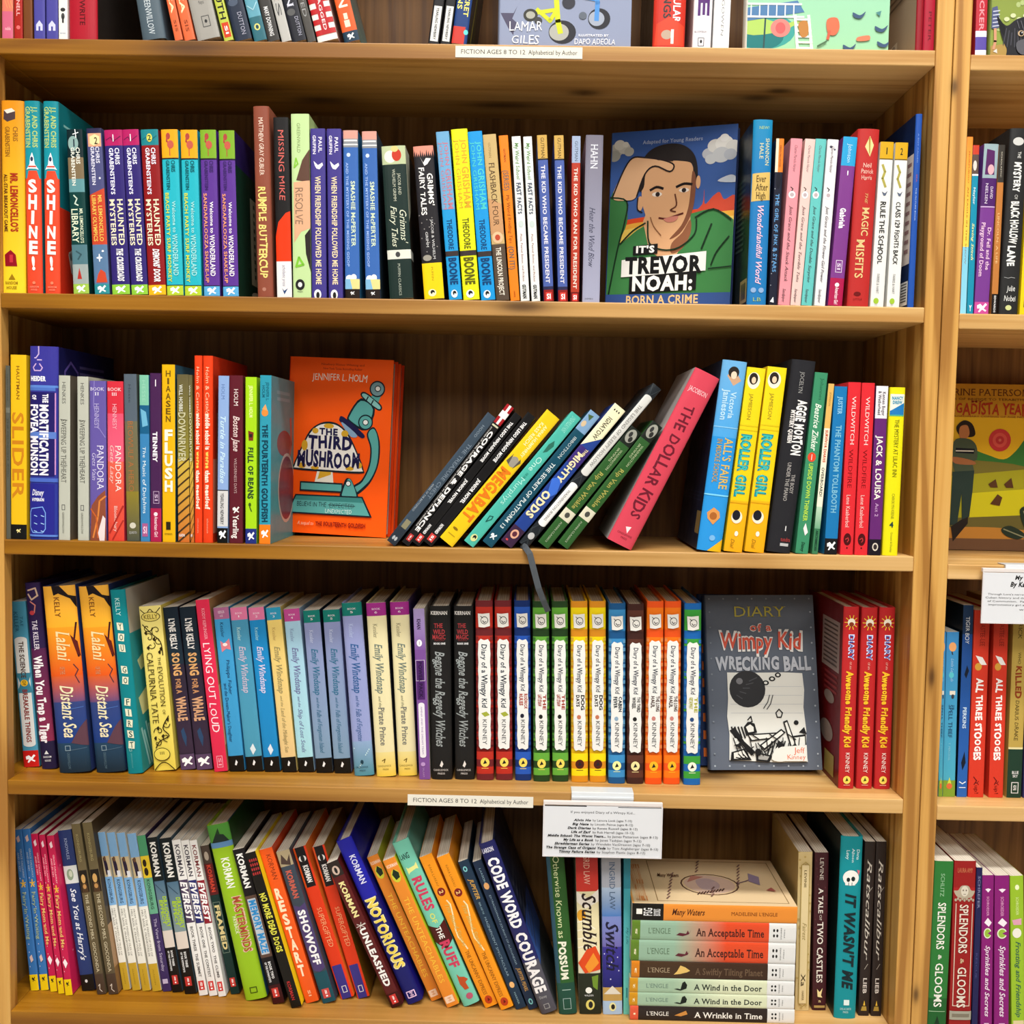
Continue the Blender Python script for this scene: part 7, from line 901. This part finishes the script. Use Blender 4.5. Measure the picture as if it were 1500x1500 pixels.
pond = [R(0, 1, 0, 1, '86c4b4', '9cd0a4'), E(.1, .9, .24, .1, '3c9c94'), E(.1, .93, .16, .07, '1c7474'), Q([(0, .82), (.25, .86), (.4, .83), (.25, .9), (0, .92)], 'a8c860'), Ln([(.13, .76), (.12, 1)], .012, '2c4c4c'), E(.235, .885, .07, .048, 'e08078'), E(.235, .885, .035, .03, 'd85c5c'), P([(0, .78), (.35, .74), (.4, .8), (0, .85)], '4c78a4'), [R(.02+.06*i, .028+.06*i, .76, .83, 'eee') for i in range(6)], R(0, .38, .755, .765, 'eee'), R(0, .4, .822, .832, 'eee'), [Ln([(.335, .82), (.36, 1)], .02, 'f0ece0'), Ln([(.43, .82), (.46, 1)], .02, 'f0ece0')], [Ln([(.34+.006*i, .84+.03*i), (.44+.005*i, .84+.03*i)], .014, 'f0ece0') for i in range(6)], Q([(.36, .86), (.42, .85), (.43, .92), (.38, .93)], 'b87c3c'),
        Q([(.56, .84), (.63, .83), (.65, .88), (.62, .92), (.57, .91)], 'd86c4c'), Ln([(.58, .9), (.57, .94)], .02, 'c85c44'), Q([(.78, .93), (.86, .92), (.86, .945), (.78, .95)], 'd87c5c'), [Q([(a, c), (a+.05, c+.015), (a+.09, c-.005), (a+.06, c+.03), (a+.01, c+.025)], '3c5474') for a, c in ((.9, .87), (.92, .95), (.68, .97), (.74, .8))], P([(.9, .8), (.94, .79), (.93, .82)], '4c8484'), [Ln([(.5, .98), (.56, .955)], .012, '4c6c4c')]]
face_out(.159, .205, .016, 1, (1090, 70.5), ZS['A'], .006, 'd8d4c8', pond, 'sea green picture cover with a ladder, on the topmost shelf', 'books shown cover forwards', yaw=0, back=.0, roll=.0, fc='8cc8b0')
dogc = [R(0, 1, 0, 1, '6f8040', '8a9a44'), [E((i*29 % 40)/100+.03, .62+(i*17 % 24)/100, .018, .014, 'a8b878') for i in range(16)], [E(.12+.05*i, .8-.02*(i % 2), .022, .012, 'c8cfa0') for i in range(4)], P([(0, .945), (.14, .93), (1, .93), (1, 1), (0, 1)], 'a88a4a'), P([(.0, .74), (.04, .73), (.075, .84), (.03, .855), (.0, .85)], '50587c'), [Ln([(.01, .76+.02*i), (.06, .755+.02*i)], .008, 'c4c8d8') for i in range(5)], Ln([(.03, .855), (.035, .92), (.025, .96)], .022, 'c89070'), P([(.02, .975), (.05, .96), (.055, .985)], 'd8d0c8'),
        Q([(.04, .785), (.085, .82), (.13, .835), (.2, .8), (.3, .785), (.42, .8), (.5, .86), (.52, .95), (.5, 1.02), (.16, 1.02), (.13, .96), (.1, .92), (.07, .86)], '26262a'), Q([(.04, .785), (.085, .82), (.11, .85), (.1, .89), (.07, .85)], '17171a'), [Ln([(.12+.022*i, .85+.012*(i % 3)), (.1+.03*i, .94+.01*(i % 2))], .006, '4c4c54') for i in range(14)], [Ln([(.2+.03*i, .81), (.22+.03*i, .85)], .006, '5c5c64') for i in range(8)], E(.235, .878, .026, .016, 'b8a080'), E(.238, .878, .016, .012, '101014'), E(.243, .874, .005, .003, 'eee'), E(.4, .878, .026, .016, 'b8a080'), Q([(.2, .93), (.28, .905), (.38, .905), (.45, .94), (.42, .99), (.24, .99)], '58585e'), E(.325, .92, .035, .018, '0c0c0e'), Q([(.27, .96), (.36, .955), (.4, .965), (.34, .99)], 'b8505c')]
face_out(.14, .2, .016, 1, (1446.5, 78.5), ZS['A']+OFFR['A'], .006, '6c7c3c', dogc, 'green cover with a shaggy black dog at the edge of the topmost shelf', 'books shown cover forwards', yaw=0, back=.0, roll=.0, fc='94a458')
